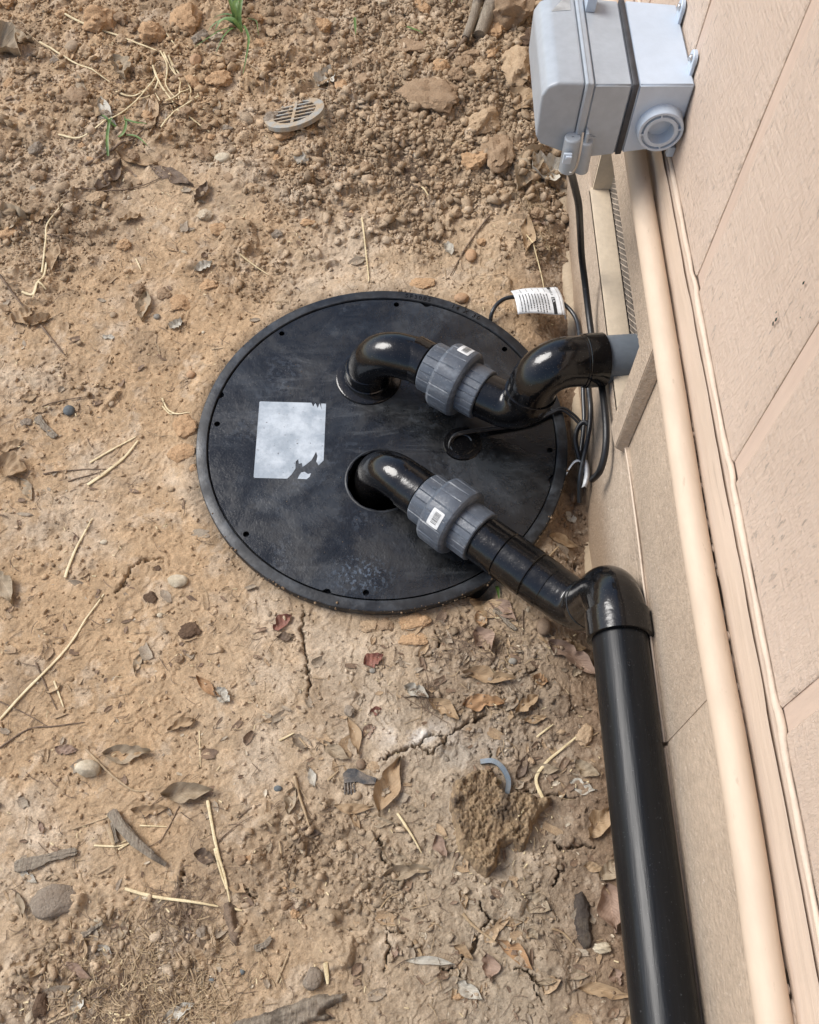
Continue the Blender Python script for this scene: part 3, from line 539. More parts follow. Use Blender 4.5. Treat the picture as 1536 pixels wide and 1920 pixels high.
# label, kind, x, y, length, width, angle, colour, height ratio, sunk share
ROCKS = [
('large tan clod above and left of the dry straw tangle', 'clod', -0.8278, 2.3631, 0.0922, 0.0885, 2, 1, 0.6, 0.3),
('large tan clod left of the green grass tuft', 'clod', -0.5967, 2.3842, 0.0877, 0.1076, 2, 1, 0.6, 0.3),
('blocky tan clod above the dry straw tangle', 'clod', -0.6799, 2.3162, 0.0722, 0.0743, 2, 1, 0.6, 0.3),
('small rounded pebble left of the dry straw tangle', 'pebble', -0.8836, 2.2677, 0.0405, 0.0398, 2, 0, 0.6, 0.3),
('large brown clod left of the dry straw tangle', 'clod', -0.8282, 2.0643, 0.0734, 0.0793, 1, 2, 0.6, 0.3),
('small orange pebble above and right of the dry straw tangle', 'pebble', -0.5523, 2.2204, 0.0308, 0.0566, 2, 1, 0.6, 0.3),
('small pale pebble below and left of the drain grate', 'pebble', -0.4472, 1.8868, 0.0422, 0.0288, 1, 4, 0.6, 0.3),
('flat tan clod right of the dry straw tangle', 'clod', -0.4849, 2.1467, 0.07, 0.0521, 2, 1, 0.6, 0.3),
('tan clod above the dry straw tangle', 'clod', -0.713, 2.4788, 0.0644, 0.0525, 2, 1, 0.6, 0.3),
('small tan clod left of the dry straw tangle', 'clod', -1.0187, 2.1258, 0.0302, 0.035, 2, 1, 0.6, 0.3),
('round flat grey clod below and left of the drain grate', 'clod', -0.338, 2.0152, 0.041, 0.0439, 1, 3, 0.6, 0.3),
('tan clod below and left of the dry straw tangle', 'clod', -0.9196, 1.6279, 0.0463, 0.0431, 1, 1, 0.6, 0.3),
('small tan clod below and left of the drain grate', 'clod', -0.3635, 1.7781, 0.0326, 0.0325, 1, 0, 0.6, 0.3),
('small flat clod below the dry straw tangle', 'clod', -0.6451, 1.6015, 0.0335, 0.0328, 1, 1, 0.6, 0.3),
('small brown clod above and left of the dry straw tangle', 'clod', -0.7318, 2.3402, 0.0338, 0.0344, 2, 2, 0.6, 0.3),
('brown clod above and left of the dry straw tangle', 'clod', -0.7708, 2.3721, 0.0437, 0.0443, 2, 2, 0.6, 0.3),
('small tan clod above and left of the round black cover', 'clod', -0.3268, 1.5657, 0.0291, 0.0275, 1, 0, 0.6, 0.3),
('tiny clod below and left of the drain grate', 'clod', -0.4117, 1.8877, 0.0222, 0.0236, 1, 2, 0.6, 0.3),
('brown clod right of the green grass tuft', 'clod', -0.3178, 2.3919, 0.0632, 0.0714, 2, 2, 0.6, 0.3),
('orange tan clod above the drain grate', 'clod', -0.226, 2.3549, 0.0549, 0.0637, 2, 1, 0.6, 0.3),
('orange tan clod right of the drain grate', 'clod', -0.1666, 2.1158, 0.0401, 0.0705, 2, 1, 0.6, 0.3),
('tan clod left of the dark earth slab', 'clod', -0.0823, 2.0018, 0.0368, 0.0352, 1, 0, 0.6, 0.3),
('nearest orange tan clod below the drain grate', 'clod', -0.3001, 1.9654, 0.0535, 0.0464, 1, 1, 0.6, 0.3),
('nearest brown clod above and right of the drain grate', 'clod', -0.1226, 2.201, 0.0432, 0.0506, 2, 2, 0.6, 0.3),
('second nearest brown clod above and left of the dark earth slab', 'clod', -0.0797, 2.2133, 0.0434, 0.0509, 2, 2, 0.6, 0.3),
('nearest brown clod above and left of the dark earth slab', 'clod', -0.042, 2.1407, 0.0377, 0.0433, 2, 2, 0.6, 0.3),
('tan small clod left of the forked dead branch', 'clod', -0.0192, 2.3566, 0.0262, 0.0402, 2, 0, 0.6, 0.3),
('orange tan clod above the dark earth slab', 'clod', 0.0862, 2.177, 0.0558, 0.0533, 2, 1, 0.6, 0.3),
('second nearest brown clod above and right of the dark earth slab', 'clod', 0.1446, 2.1896, 0.0483, 0.0535, 2, 2, 0.6, 0.3),
('brown clod below the forked dead branch', 'clod', 0.1704, 2.2237, 0.0563, 0.0415, 2, 2, 0.6, 0.3),
('orange tan clod below the forked dead branch', 'clod', 0.2216, 2.2288, 0.0435, 0.0543, 2, 1, 0.6, 0.3),
('tan clod above and right of the dark earth slab', 'clod', 0.1846, 2.1467, 0.0605, 0.0744, 2, 0, 0.6, 0.3),
('nearest brown clod above and right of the dark earth slab', 'clod', 0.1241, 2.1415, 0.0504, 0.0464, 2, 2, 0.6, 0.3),
('second nearest tan small clod below and left of the dark earth slab', 'clod', -0.0309, 1.9118, 0.0241, 0.0255, 1, 0, 0.6, 0.3),
('pale small clod below the dark earth slab', 'clod', 0.032, 1.8902, 0.0288, 0.0253, 1, 4, 0.6, 0.3),
('nearest tan small clod below the dark earth slab', 'clod', 0.0707, 1.8422, 0.0309, 0.033, 1, 0, 0.6, 0.3),
('nearest tan small clod below and left of the dark earth slab', 'clod', -0.0368, 1.9518, 0.0243, 0.0316, 1, 0, 0.6, 0.3),
('brown small clod below and left of the dark earth slab', 'clod', -0.0199, 1.9522, 0.0267, 0.0259, 1, 2, 0.6, 0.3),
('orange tan clod below and right of the drain grate', 'clod', -0.1544, 1.7855, 0.0352, 0.0485, 1, 1, 0.6, 0.3),
('brown clod above the printed cord tag', 'clod', 0.317, 1.716, 0.0348, 0.0341, 1, 2, 0.6, 0.3),
('second nearest orange tan clod below the drain grate', 'clod', -0.2224, 1.6786, 0.0413, 0.0258, 1, 1, 0.6, 0.3),
('tan small clod right of the green grass tuft', 'clod', -0.2759, 2.474, 0.0321, 0.049, 2, 0, 0.6, 0.3),
('brown small clod above the drain grate', 'clod', -0.2774, 2.2305, 0.0358, 0.0513, 2, 2, 0.6, 0.3),
('orange tan small clod right of the green grass tuft', 'clod', -0.2694, 2.3774, 0.0315, 0.0338, 2, 1, 0.6, 0.3),
('tan small clod above the drain grate', 'clod', -0.254, 2.3035, 0.0311, 0.0395, 2, 0, 0.6, 0.3),
('tan clod below and left of the grey electrical box', 'clod', 0.2049, 1.7817, 0.0423, 0.0376, 1, 0, 0.6, 0.3),
('second nearest tan small clod below the dark earth slab', 'clod', 0.1527, 1.7274, 0.0279, 0.0316, 1, 0, 0.6, 0.3),
('third nearest brown small clod below the dark earth slab', 'clod', 0.1271, 1.7175, 0.0278, 0.0262, 1, 2, 0.6, 0.3),
('second nearest brown small clod below the dark earth slab', 'clod', 0.0851, 1.7945, 0.0282, 0.027, 1, 2, 0.6, 0.3),
('tan small clod above and left of the dark earth slab', 'clod', -0.1186, 2.4215, 0.0318, 0.0343, 2, 0, 0.6, 0.3),
('second nearest brown clod above and right of the drain grate', 'clod', -0.1443, 2.2872, 0.0414, 0.0392, 2, 2, 0.6, 0.3),
('brown clod below and right of the dark earth slab', 'clod', 0.104, 2.0378, 0.0494, 0.0476, 1, 2, 0.6, 0.3),
('nearest brown small clod below the dark earth slab', 'clod', 0.0844, 1.9889, 0.0342, 0.0408, 1, 2, 0.6, 0.3),
('brown small clod right of the green grass tuft', 'clod', -0.3467, 2.4232, 0.0318, 0.0344, 2, 2, 0.6, 0.3),
('brown small clod right of the drain grate', 'clod', -0.1672, 2.0308, 0.0246, 0.0356, 1, 2, 0.6, 0.3),
('brown clod left of the dark earth slab', 'clod', -0.1074, 2.139, 0.0453, 0.0495, 2, 2, 0.6, 0.3),
('orange tan small clod right of the drain grate', 'clod', -0.2321, 2.0431, 0.0247, 0.0239, 1, 1, 0.6, 0.3),
('orange tan small clod above and right of the round black cover', 'clod', 0.1859, 1.6344, 0.0228, 0.0228, 1, 1, 0.6, 0.3),
('orange tan clod above and left of the grey electrical box', 'clod', 0.3154, 2.1429, 0.0454, 0.0434, 2, 1, 0.6, 0.3),
('big rounded tan clod above and left of the grey electrical box', 'clod', 0.2809, 2.1638, 0.0861, 0.1498, 2, 0, 0.8, 0.3),
('very large lumpy brown clod right of the forked dead branch', 'clod', 0.2724, 2.3844, 0.1423, 0.1556, 2, 2, 0.7, 0.3),
('upright tan clod below and right of the forked dead branch', 'clod', 0.2262, 2.3204, 0.0495, 0.0793, 2, 1, 0.6, 0.3),
('flat dark earth slab below and left of the forked dead branch', 'clod', 0.0666, 2.079, 0.1568, 0.1177, -26, 2, 0.45, 0.3),
('long crusty brown clod above the dark earth slab', 'clod', 0.0113, 2.2609, 0.1236, 0.0711, 2, 2, 0.45, 0.3),
('large knobbly tan clod below and right of the dark earth slab', 'clod', 0.1969, 1.9918, 0.1083, 0.0771, 34, 0, 0.6, 0.3),
('large broken clod below and left of the grey electrical box', 'clod', 0.2285, 1.8852, 0.0816, 0.1177, 1, 2, 0.6, 0.3),
('large tan clod below and right of the dark earth slab', 'clod', 0.1708, 1.8642, 0.0669, 0.0667, 1, 1, 0.6, 0.3),
('smooth orange pebble above and right of the round black cover', 'pebble', 0.1604, 1.5926, 0.0271, 0.0423, 1, 1, 0.6, 0.3),
('dark brown clod beside the box above the grey electrical box', 'clod', 0.3208, 2.2768, 0.0621, 0.0781, 2, 5, 0.6, 0.3),
('round orange pebble left of the round black cover', 'pebble', -0.4464, 1.2479, 0.0204, 0.0194, 1, 1, 0.6, 0.3),
('small tan pebble below the dry straw tangle', 'pebble', -0.6357, 1.398, 0.0162, 0.0174, 1, 0, 0.6, 0.3),
('blue grey pebble above the longest straw stalk', 'pebble', -0.689, 1.1484, 0.0245, 0.0265, 1, 6, 0.6, 0.3),
('tiny oval pebble above the longest straw stalk', 'pebble', -0.6035, 1.1702, 0.0123, 0.0157, 1, 0, 0.6, 0.3),
('small grey pebble below the dry straw tangle', 'pebble', -0.5401, 1.4002, 0.0162, 0.0156, 1, 3, 0.6, 0.3),
('tiny white pebble above and left of the round black cover', 'pebble', -0.4333, 1.3625, 0.008, 0.0085, 1, 4, 0.6, 0.3),
('grey tan clod above the longest straw stalk', 'clod', -0.796, 1.1461, 0.0336, 0.0266, 1, 0, 0.35, 0.5),
('grey clod above the longest straw stalk', 'clod', -0.7725, 1.1214, 0.0243, 0.0247, 1, 3, 0.35, 0.5),
('orange tan clod against the cover left of the round black cover', 'clod', -0.4385, 1.1108, 0.0577, 0.0608, 1, 1, 0.35, 0.5),
('crumbly orange clod against the cover left of the round black cover', 'clod', -0.44, 1.0513, 0.0539, 0.0443, 1, 1, 0.35, 0.5),
('small orange clod left of the round black cover', 'clod', -0.4114, 1.0143, 0.0178, 0.0203, 1, 1, 0.35, 0.5),
('orange tan clod above and left of the round black cover', 'clod', -0.4372, 1.4933, 0.0463, 0.0414, 1, 1, 0.35, 0.5),
('crumbly orange clod below and left of the drain grate', 'clod', -0.4903, 1.4421, 0.0523, 0.0459, 1, 1, 0.35, 0.5),
('small clod above the longest straw stalk', 'clod', -0.8066, 1.2118, 0.0248, 0.0194, 1, 0, 0.35, 0.5),
('brown clod below the dry straw tangle', 'clod', -0.5362, 1.4659, 0.0362, 0.0321, 1, 2, 0.35, 0.5),
('pale oval pebble below and left of the round black cover', 'pebble', -0.4113, 0.7692, 0.0399, 0.028, 1, 4, 0.6, 0.3),
('dark brown lump above and right of the longest straw stalk', 'clod', -0.4575, 0.7343, 0.0285, 0.0261, 1, 5, 0.3, 0.3),
('large dark brown lump right of the longest straw stalk', 'clod', -0.3749, 0.6696, 0.0389, 0.0321, 1, 5, 0.3, 0.3),
('tiny pale pebble above and right of the longest straw stalk', 'pebble', -0.5673, 0.8503, 0.0163, 0.0108, 1, 4, 0.6, 0.3),
('tiny white pebble right of the longest straw stalk', 'pebble', -0.4352, 0.6996, 0.0119, 0.0097, 1, 4, 0.6, 0.3),
('small dark brown lump above and right of the longest straw stalk', 'clod', -0.4535, 0.7961, 0.0161, 0.0134, 1, 5, 0.3, 0.3),
('small brown clod right of the longest straw stalk', 'clod', -0.3882, 0.6162, 0.0184, 0.0163, 1, 2, 0.6, 0.3),
('smooth rounded cream pebble with a dark underside', 'pebble', -0.5205, 0.4145, 0.0439, 0.0307, 1, 4, 0.8, 0.1),
('biggest smooth grey tan stone lying on the clay at left', 'stone', -0.54, 0.203, 0.0742, 0.0554, 12, 3, 0.35, 0.15),
('grey green stone below the pair of crossing straws', 'clod', -0.2945, 0.1618, 0.0197, 0.0241, 1, 3, 0.6, 0.3),
('small pale pebble right of the big flat grey stone', 'pebble', -0.4638, 0.1783, 0.0184, 0.0089, 1, 4, 0.6, 0.3),
('brown clod right of the pair of crossing straws', 'clod', -0.2408, 0.2738, 0.0218, 0.0199, 1, 2, 0.6, 0.3),
('dark clod below and left of the big flat grey stone', 'clod', -0.576, 0.0773, 0.0302, 0.0211, 1, 5, 0.6, 0.3),
('dark brown rotten lump below the big flat grey stone', 'clod', -0.5356, 0.0538, 0.0245, 0.0395, 1, 5, 0.6, 0.3),
('tiny dark pebble left of the bottom edge log', 'pebble', -0.2697, 0.0933, 0.0105, 0.0071, 1, 6, 0.6, 0.3),
('pale wood block below the big flat grey stone', 'clod', -0.5485, 0.0369, 0.0163, 0.0226, 1, 4, 0.6, 0.3),
('orange tan clod against the cover edge below the round black cover', 'clod', 0.0449, 0.697, 0.0629, 0.0352, 1, 1, 0.35, 0.5),
('flat orange tan clod below the round black cover', 'clod', 0.0402, 0.6641, 0.0584, 0.03, 1, 1, 0.35, 0.5),
('tan clod against the cover edge below the round black cover', 'clod', -0.0387, 0.6912, 0.0392, 0.0281, 1, 0, 0.35, 0.5),
('brown clod against the cover edge below the round black cover', 'clod', -0.01, 0.6945, 0.0314, 0.0258, 1, 2, 0.35, 0.5),
('flat tan clod above and right of the black plastic scrap', 'clod', -0.0241, 0.4293, 0.0268, 0.0224, 1, 0, 0.35, 0.5),
('grey pink stone below and left of the pinkish red leaf', 'clod', -0.0702, 0.5272, 0.0211, 0.0249, 21, 3, 0.6, 0.3),
('dark blue grey pebble left of the black plastic scrap', 'pebble', -0.1878, 0.3886, 0.0149, 0.011, 1, 6, 0.6, 0.3),
('brown pebble above the black plastic scrap', 'pebble', -0.0462, 0.4325, 0.0171, 0.0193, 1, 2, 0.6, 0.3),
('tan pebble below the black plastic scrap', 'pebble', -0.0512, 0.3783, 0.018, 0.0158, 1, 0, 0.6, 0.3),
('small grey pebble below the pinkish red leaf', 'pebble', -0.0316, 0.6029, 0.0128, 0.01, 1, 3, 0.6, 0.3),
('rough grey green stone above and right of the bottom edge log', 'stone', -0.1094, 0.0984, 0.0343, 0.0342, 14, 3, 0.6, 0.2),
('tiny orange pebble below and right of the pair of crossing straws', 'pebble', -0.1241, 0.206, 0.011, 0.0083, 1, 1, 0.6, 0.3),
('orange clod below and right of the pair of crossing straws', 'clod', -0.1443, 0.1925, 0.0167, 0.0159, 1, 1, 0.6, 0.3),
('small tan pebble below and right of the pair of crossing straws', 'pebble', -0.2266, 0.2032, 0.0156, 0.0094, 1, 0, 0.6, 0.3),
('tiny blue grey pebble right of the pair of crossing straws', 'pebble', -0.1587, 0.2557, 0.0088, 0.0058, 1, 6, 0.6, 0.3),
('tiny mauve pebble above and left of the bottom edge log', 'pebble', -0.2229, 0.1059, 0.0105, 0.0089, 1, 6, 0.6, 0.3),
('smooth brown oval pebble between leaves below the elbow joint', 'pebble', 0.2857, 0.6901, 0.0284, 0.0355, -15, 2, 0.8, 0.1),
('long tan stone above and right of the curved plastic strip', 'stone', 0.3507, 0.4902, 0.0285, 0.046, -35, 0, 0.4, 0.3),
('grey pebble below and left of the smooth brown pebble', 'pebble', 0.2261, 0.6244, 0.0167, 0.0135, 1, 3, 0.6, 0.3),
('tan clod below the round black cover', 'clod', 0.0621, 0.7023, 0.0289, 0.0235, 1, 1, 0.6, 0.3),
('small brown clod above and left of the curved plastic strip', 'clod', 0.1438, 0.4975, 0.0149, 0.0095, 1, 2, 0.6, 0.3),
('small grey clod above and left of the curved plastic strip', 'clod', 0.1636, 0.4966, 0.0112, 0.0095, 1, 3, 0.6, 0.3),
('brown clod right of the smooth brown pebble', 'clod', 0.333, 0.6706, 0.0182, 0.0139, 1, 2, 0.6, 0.3),
('white crumpled snail shell beside the long black pipe', 'shell', 0.3564, 0.1499, 0.0273, 0.0153, 1, 4, 0.8, 0.05),
('tiny dark pebble below the rotten wood chunk', 'pebble', 0.1799, 0.222, 0.0101, 0.0071, 1, 5, 0.6, 0.3),
('tiny white seed right of the curved plastic strip', 'pebble', 0.3027, 0.3851, 0.008, 0.0048, 1, 4, 0.6, 0.3),
('tiny pale pebble left of the dark bark piece', 'pebble', 0.2263, 0.1444, 0.0111, 0.0066, 1, 4, 0.6, 0.3),
('small orange clod below and left of the dark bark piece', 'clod', 0.1234, 0.0763, 0.0194, 0.0109, 1, 1, 0.6, 0.3),
('ochre pebble above and right of the round black cover', 'pebble', 0.1373, 1.4571, 0.0337, 0.0283, 1, 1, 0.6, 0.3),
('long flat tan clod above the round black cover', 'clod', 0.0465, 1.5054, 0.0584, 0.0394, 1, 1, 0.35, 0.5),
('small rough grey clod above and right of the bottom edge log', 'clod', 0.002, 0.1854, 0.0096, 0.0066, 33, 3, 0.6, 0.3),
('small rounded tan clod below and left of the dry straw tangle', 'clod', -0.7598, 1.9164, 0.0192, 0.0188, 34, 0, 0.6, 0.3),
('small blocky pale clod right of the green grass tuft', 'clod', -0.1818, 2.4622, 0.0164, 0.0162, 29, 4, 0.6, 0.3),
('small rounded brown clod above and left of the round black cover', 'clod', -0.4771, 1.3855, 0.0161, 0.0087, 62, 2, 0.6, 0.3),
('rounded brown clod above and right of the bottom edge log', 'clod', -0.0433, 0.1504, 0.0147, 0.0099, -53, 2, 0.6, 0.3),
('blocky brown clod below and left of the dark earth slab', 'clod', -0.0901, 1.8516, 0.051, 0.0306, -55, 2, 0.6, 0.3),
('rounded tan clod below and right of the grey electrical box', 'clod', 0.4258, 1.7661, 0.0386, 0.0354, -18, 0, 0.6, 0.3),
('small blocky pale clod below and right of the grey electrical box', 'clod', 0.4323, 1.8768, 0.0141, 0.0108, 24, 4, 0.6, 0.3),
('rough orange tan clod below the drain grate', 'clod', -0.3148, 1.889, 0.0304, 0.0167, 71, 1, 0.6, 0.3),
('blocky tan clod right of the green grass tuft', 'clod', -0.2338, 2.4373, 0.0275, 0.0274, 21, 0, 0.6, 0.3),
('second nearest blocky tan clod below the grey electrical box', 'clod', 0.2431, 1.7688, 0.0379, 0.0307, -22, 0, 0.6, 0.3),
('small rounded brown clod below the drain grate', 'clod', -0.1822, 1.6803, 0.0195, 0.0111, -49, 2, 0.6, 0.3),
('nearest small blocky tan clod left of the dry straw tangle', 'clod', -0.789, 2.2225, 0.0254, 0.0139, 77, 0, 0.6, 0.3),
('second nearest small rounded orange tan clod below and left of the dry straw tangle', 'clod', -0.7683, 1.8698, 0.0247, 0.0147, -34, 1, 0.6, 0.3),
('blocky tan clod above and left of the dry straw tangle', 'clod', -0.7574, 2.3008, 0.0337, 0.0351, 57, 0, 0.6, 0.3),
('blocky orange tan clod below and right of the drain grate', 'clod', -0.2406, 1.9756, 0.0416, 0.0236, 62, 1, 0.6, 0.3),
('small rounded orange tan clod left of the dry straw tangle', 'clod', -0.8545, 2.1479, 0.0172, 0.0126, 73, 1, 0.6, 0.3),
('small rough brown clod left of the dry straw tangle', 'clod', -0.865, 2.21, 0.0164, 0.0188, -8, 2, 0.6, 0.3),
('second nearest small blocky tan clod left of the dry straw tangle', 'clod', -1.0364, 2.2662, 0.0212, 0.0202, 55, 0, 0.6, 0.3),
('small rough pale clod below and left of the drain grate', 'clod', -0.4713, 1.8626, 0.0178, 0.0117, 56, 4, 0.6, 0.3),
('rounded tan clod below and right of the drain grate', 'clod', -0.1247, 1.8432, 0.0397, 0.0244, 56, 0, 0.6, 0.3),
('small blocky orange tan clod above the curved plastic strip', 'clod', 0.2074, 0.5531, 0.007, 0.0054, 5, 1, 0.6, 0.3),
('small rounded orange tan clod above and right of the bottom edge log', 'clod', 0.016, 0.1742, 0.0123, 0.0076, 47, 1, 0.6, 0.3),
('rounded grey clod below and left of the dry straw tangle', 'clod', -0.9123, 1.9093, 0.0442, 0.0337, 68, 3, 0.6, 0.3),
('second nearest rough brown clod below and left of the drain grate', 'clod', -0.4198, 1.8135, 0.0464, 0.0254, -51, 2, 0.6, 0.3),
('rounded brown clod below and left of the rotten wood chunk', 'clod', 0.1474, 0.2835, 0.0133, 0.01, -7, 2, 0.6, 0.3),
('blocky orange tan clod left of the forked dead branch', 'clod', 0.036, 2.4394, 0.0734, 0.0401, -59, 1, 0.6, 0.3),
('blocky tan clod above the forked dead branch', 'clod', 0.1838, 2.459, 0.0541, 0.0376, -44, 0, 0.6, 0.3),
('small rounded brown clod right of the forked dead branch', 'clod', 0.3373, 2.4517, 0.0262, 0.0137, -71, 2, 0.6, 0.3),
('third nearest small rounded brown clod below and left of the dry straw tangle', 'clod', -0.8073, 1.834, 0.0184, 0.0102, -33, 2, 0.6, 0.3),
('rough brown clod above and left of the drain grate', 'clod', -0.3378, 2.1798, 0.0257, 0.0247, 24, 2, 0.6, 0.3),
('blocky tan clod below and right of the dark earth slab', 'clod', 0.1346, 1.9171, 0.0419, 0.0339, 22, 0, 0.6, 0.3),
('small rounded pale clod left of the dry straw tangle', 'clod', -0.9569, 2.1225, 0.0213, 0.0138, -34, 4, 0.6, 0.3),
('small rough grey clod below the grey electrical box', 'clod', 0.3105, 1.8357, 0.0132, 0.0113, -48, 3, 0.6, 0.3),
('small rounded grey clod right of the pair of crossing straws', 'clod', -0.1511, 0.2285, 0.0139, 0.0086, -3, 3, 0.6, 0.3),
('nearest blocky tan clod below the grey electrical box', 'clod', 0.3374, 1.8606, 0.0361, 0.0345, 1, 0, 0.6, 0.3),
('small rounded brown clod above the curved plastic strip', 'clod', 0.1674, 0.5445, 0.0087, 0.0056, -33, 2, 0.6, 0.3),
('blocky brown clod below and right of the drain grate', 'clod', -0.2014, 1.8389, 0.0405, 0.0265, -32, 2, 0.6, 0.3),
('small rough tan clod below and right of the pair of crossing straws', 'clod', -0.2335, 0.2297, 0.0101, 0.0068, 12, 0, 0.6, 0.3),
('second nearest rounded tan clod left of the drain grate', 'clod', -0.4574, 2.0348, 0.0209, 0.0222, 22, 0, 0.6, 0.3),
('rounded tan clod right of the drain grate', 'clod', -0.1179, 1.9735, 0.0355, 0.0237, 51, 0, 0.6, 0.3),
('rough pale clod below and left of the grey electrical box', 'clod', 0.2865, 1.9888, 0.0269, 0.0145, 63, 4, 0.6, 0.3),
('rounded orange tan clod below and left of the drain grate', 'clod', -0.4266, 1.653, 0.0506, 0.0389, -23, 1, 0.6, 0.3),
('nearest rounded tan clod left of the drain grate', 'clod', -0.434, 2.0823, 0.0407, 0.0311, -36, 0, 0.6, 0.3),
('nearest blocky tan clod left of the dry straw tangle', 'clod', -0.8447, 2.2465, 0.0395, 0.0409, 6, 0, 0.6, 0.3),
('nearest small rounded tan clod left of the dry straw tangle', 'clod', -0.755, 2.2124, 0.0135, 0.0148, 14, 0, 0.6, 0.3),
('small blocky tan clod below the dry straw tangle', 'clod', -0.7123, 1.4624, 0.0192, 0.0102, -53, 0, 0.6, 0.3),
('second nearest small blocky tan clod below and left of the dry straw tangle', 'clod', -0.8824, 1.8968, 0.0135, 0.0128, -15, 0, 0.6, 0.3),
('small blocky tan clod below and left of the dark earth slab', 'clod', -0.0106, 2.0149, 0.0141, 0.0126, 45, 0, 0.6, 0.3),
('second nearest rough orange tan clod below the dry straw tangle', 'clod', -0.616, 1.924, 0.0222, 0.0231, 18, 1, 0.6, 0.3),
('small blocky grey clod below and right of the big flat grey stone', 'clod', -0.4598, 0.1278, 0.0109, 0.0078, -29, 3, 0.6, 0.3),
('small rounded pale clod below the dry straw tangle', 'clod', -0.5037, 1.5879, 0.0173, 0.0099, -37, 4, 0.6, 0.3),
('rounded grey clod below the drain grate', 'clod', -0.291, 1.6409, 0.0291, 0.0281, 35, 3, 0.6, 0.3),
('small blocky brown clod above and left of the dry straw tangle', 'clod', -0.8758, 2.4434, 0.0185, 0.0166, -25, 2, 0.6, 0.3),
('small rounded grey clod above and right of the drain grate', 'clod', -0.2149, 2.1145, 0.0241, 0.0163, -9, 3, 0.6, 0.3),
('blocky tan clod below and left of the dark earth slab', 'clod', -0.0589, 1.9765, 0.0316, 0.0248, 50, 0, 0.6, 0.3),
('blocky tan clod below and left of the dry straw tangle', 'clod', -0.8021, 1.9972, 0.0299, 0.018, -28, 0, 0.6, 0.3),
('rough grey clod below and left of the dry straw tangle', 'clod', -0.7493, 2.0108, 0.0388, 0.0366, 48, 3, 0.6, 0.3),
('blocky brown clod below the dry straw tangle', 'clod', -0.5882, 1.4687, 0.0344, 0.0303, 59, 2, 0.6, 0.3),
('rough brown clod right of the pair of crossing straws', 'clod', -0.1034, 0.2258, 0.0202, 0.0112, -23, 2, 0.6, 0.3),
('rounded brown clod right of the dry straw tangle', 'clod', -0.5867, 2.1523, 0.0285, 0.0291, 35, 2, 0.6, 0.3),
('small rough orange tan clod below and right of the drain grate', 'clod', -0.123, 1.719, 0.0121, 0.0138, 3, 1, 0.6, 0.3),
('rough brown clod below and right of the pair of crossing straws', 'clod', -0.1607, 0.2055, 0.023, 0.0163, 30, 2, 0.6, 0.3),
('rough grey clod below and left of the green grass tuft', 'clod', -0.5476, 2.3038, 0.0549, 0.0376, 63, 3, 0.6, 0.3),
('rounded brown clod below the dry straw tangle', 'clod', -0.6642, 1.8798, 0.0382, 0.0343, -35, 2, 0.6, 0.3),
('blocky orange tan clod right of the dry straw tangle', 'clod', -0.5487, 2.1363, 0.0552, 0.039, -38, 1, 0.6, 0.3),
('rounded tan clod below and left of the dry straw tangle', 'clod', -0.7301, 1.7414, 0.0519, 0.0383, 63, 0, 0.6, 0.3),
('small rough tan clod left of the dark earth slab', 'clod', -0.0591, 2.0753, 0.0157, 0.0142, -11, 0, 0.6, 0.3),
('second nearest rounded brown clod below and right of the dry straw tangle', 'clod', -0.498, 1.9832, 0.0315, 0.0292, 48, 2, 0.6, 0.3),
('small blocky tan clod below and left of the green grass tuft', 'clod', -0.4798, 2.3355, 0.0273, 0.0209, -46, 0, 0.6, 0.3),
('small rounded tan clod below the green grass tuft', 'clod', -0.4241, 2.1682, 0.016, 0.0138, 66, 0, 0.6, 0.3),
('rough pale clod below and right of the big flat grey stone', 'clod', -0.4174, 0.0349, 0.0123, 0.0093, 13, 4, 0.6, 0.3),
('small blocky brown clod above and right of the drain grate', 'clod', -0.1422, 2.451, 0.0264, 0.0151, 65, 2, 0.6, 0.3),
('small rough brown clod below the dark earth slab', 'clod', 0.0196, 1.8037, 0.0132, 0.0163, -7, 2, 0.6, 0.3),
('nearest small rounded tan clod right of the pair of crossing straws', 'clod', -0.138, 0.2395, 0.0096, 0.0067, -10, 0, 0.6, 0.3),
('blocky brown clod below the green grass tuft', 'clod', -0.4602, 2.2249, 0.0408, 0.0413, 54, 2, 0.6, 0.3),
('small blocky brown clod below and right of the big flat grey stone', 'clod', -0.4411, 0.0942, 0.0075, 0.0037, -48, 2, 0.6, 0.3),
('third nearest rounded brown clod below and right of the dry straw tangle', 'clod', -0.4991, 1.9016, 0.0608, 0.0374, -49, 2, 0.6, 0.3),
('small rough tan clod below and left of the dry straw tangle', 'clod', -0.7762, 2.066, 0.0201, 0.0181, 26, 0, 0.6, 0.3),
('small rounded brown clod above and right of the dry straw tangle', 'clod', -0.6159, 2.1977, 0.0276, 0.0111, -60, 2, 0.6, 0.3),
('nearest rounded brown clod below and right of the dry straw tangle', 'clod', -0.5541, 2.021, 0.0441, 0.0384, -1, 2, 0.6, 0.3),
('blocky pale clod below and left of the green grass tuft', 'clod', -0.5038, 2.3061, 0.039, 0.0315, 52, 4, 0.6, 0.3),
('small rough orange tan clod below and left of the dry straw tangle', 'clod', -0.7859, 1.9407, 0.0168, 0.0146, 46, 1, 0.6, 0.3),
('rough brown clod below the grey electrical box', 'clod', 0.343, 1.778, 0.0361, 0.0216, 42, 2, 0.6, 0.3),
('second nearest rounded tan clod above and right of the curved plastic strip', 'clod', 0.308, 0.4954, 0.0171, 0.0103, 1, 0, 0.6, 0.3),
('rounded tan clod left of the dry straw tangle', 'clod', -0.9328, 2.0381, 0.0278, 0.0282, 17, 0, 0.6, 0.3),
('small rough brown clod below the dry straw tangle', 'clod', -0.5046, 1.5388, 0.0167, 0.0078, -58, 2, 0.6, 0.3),
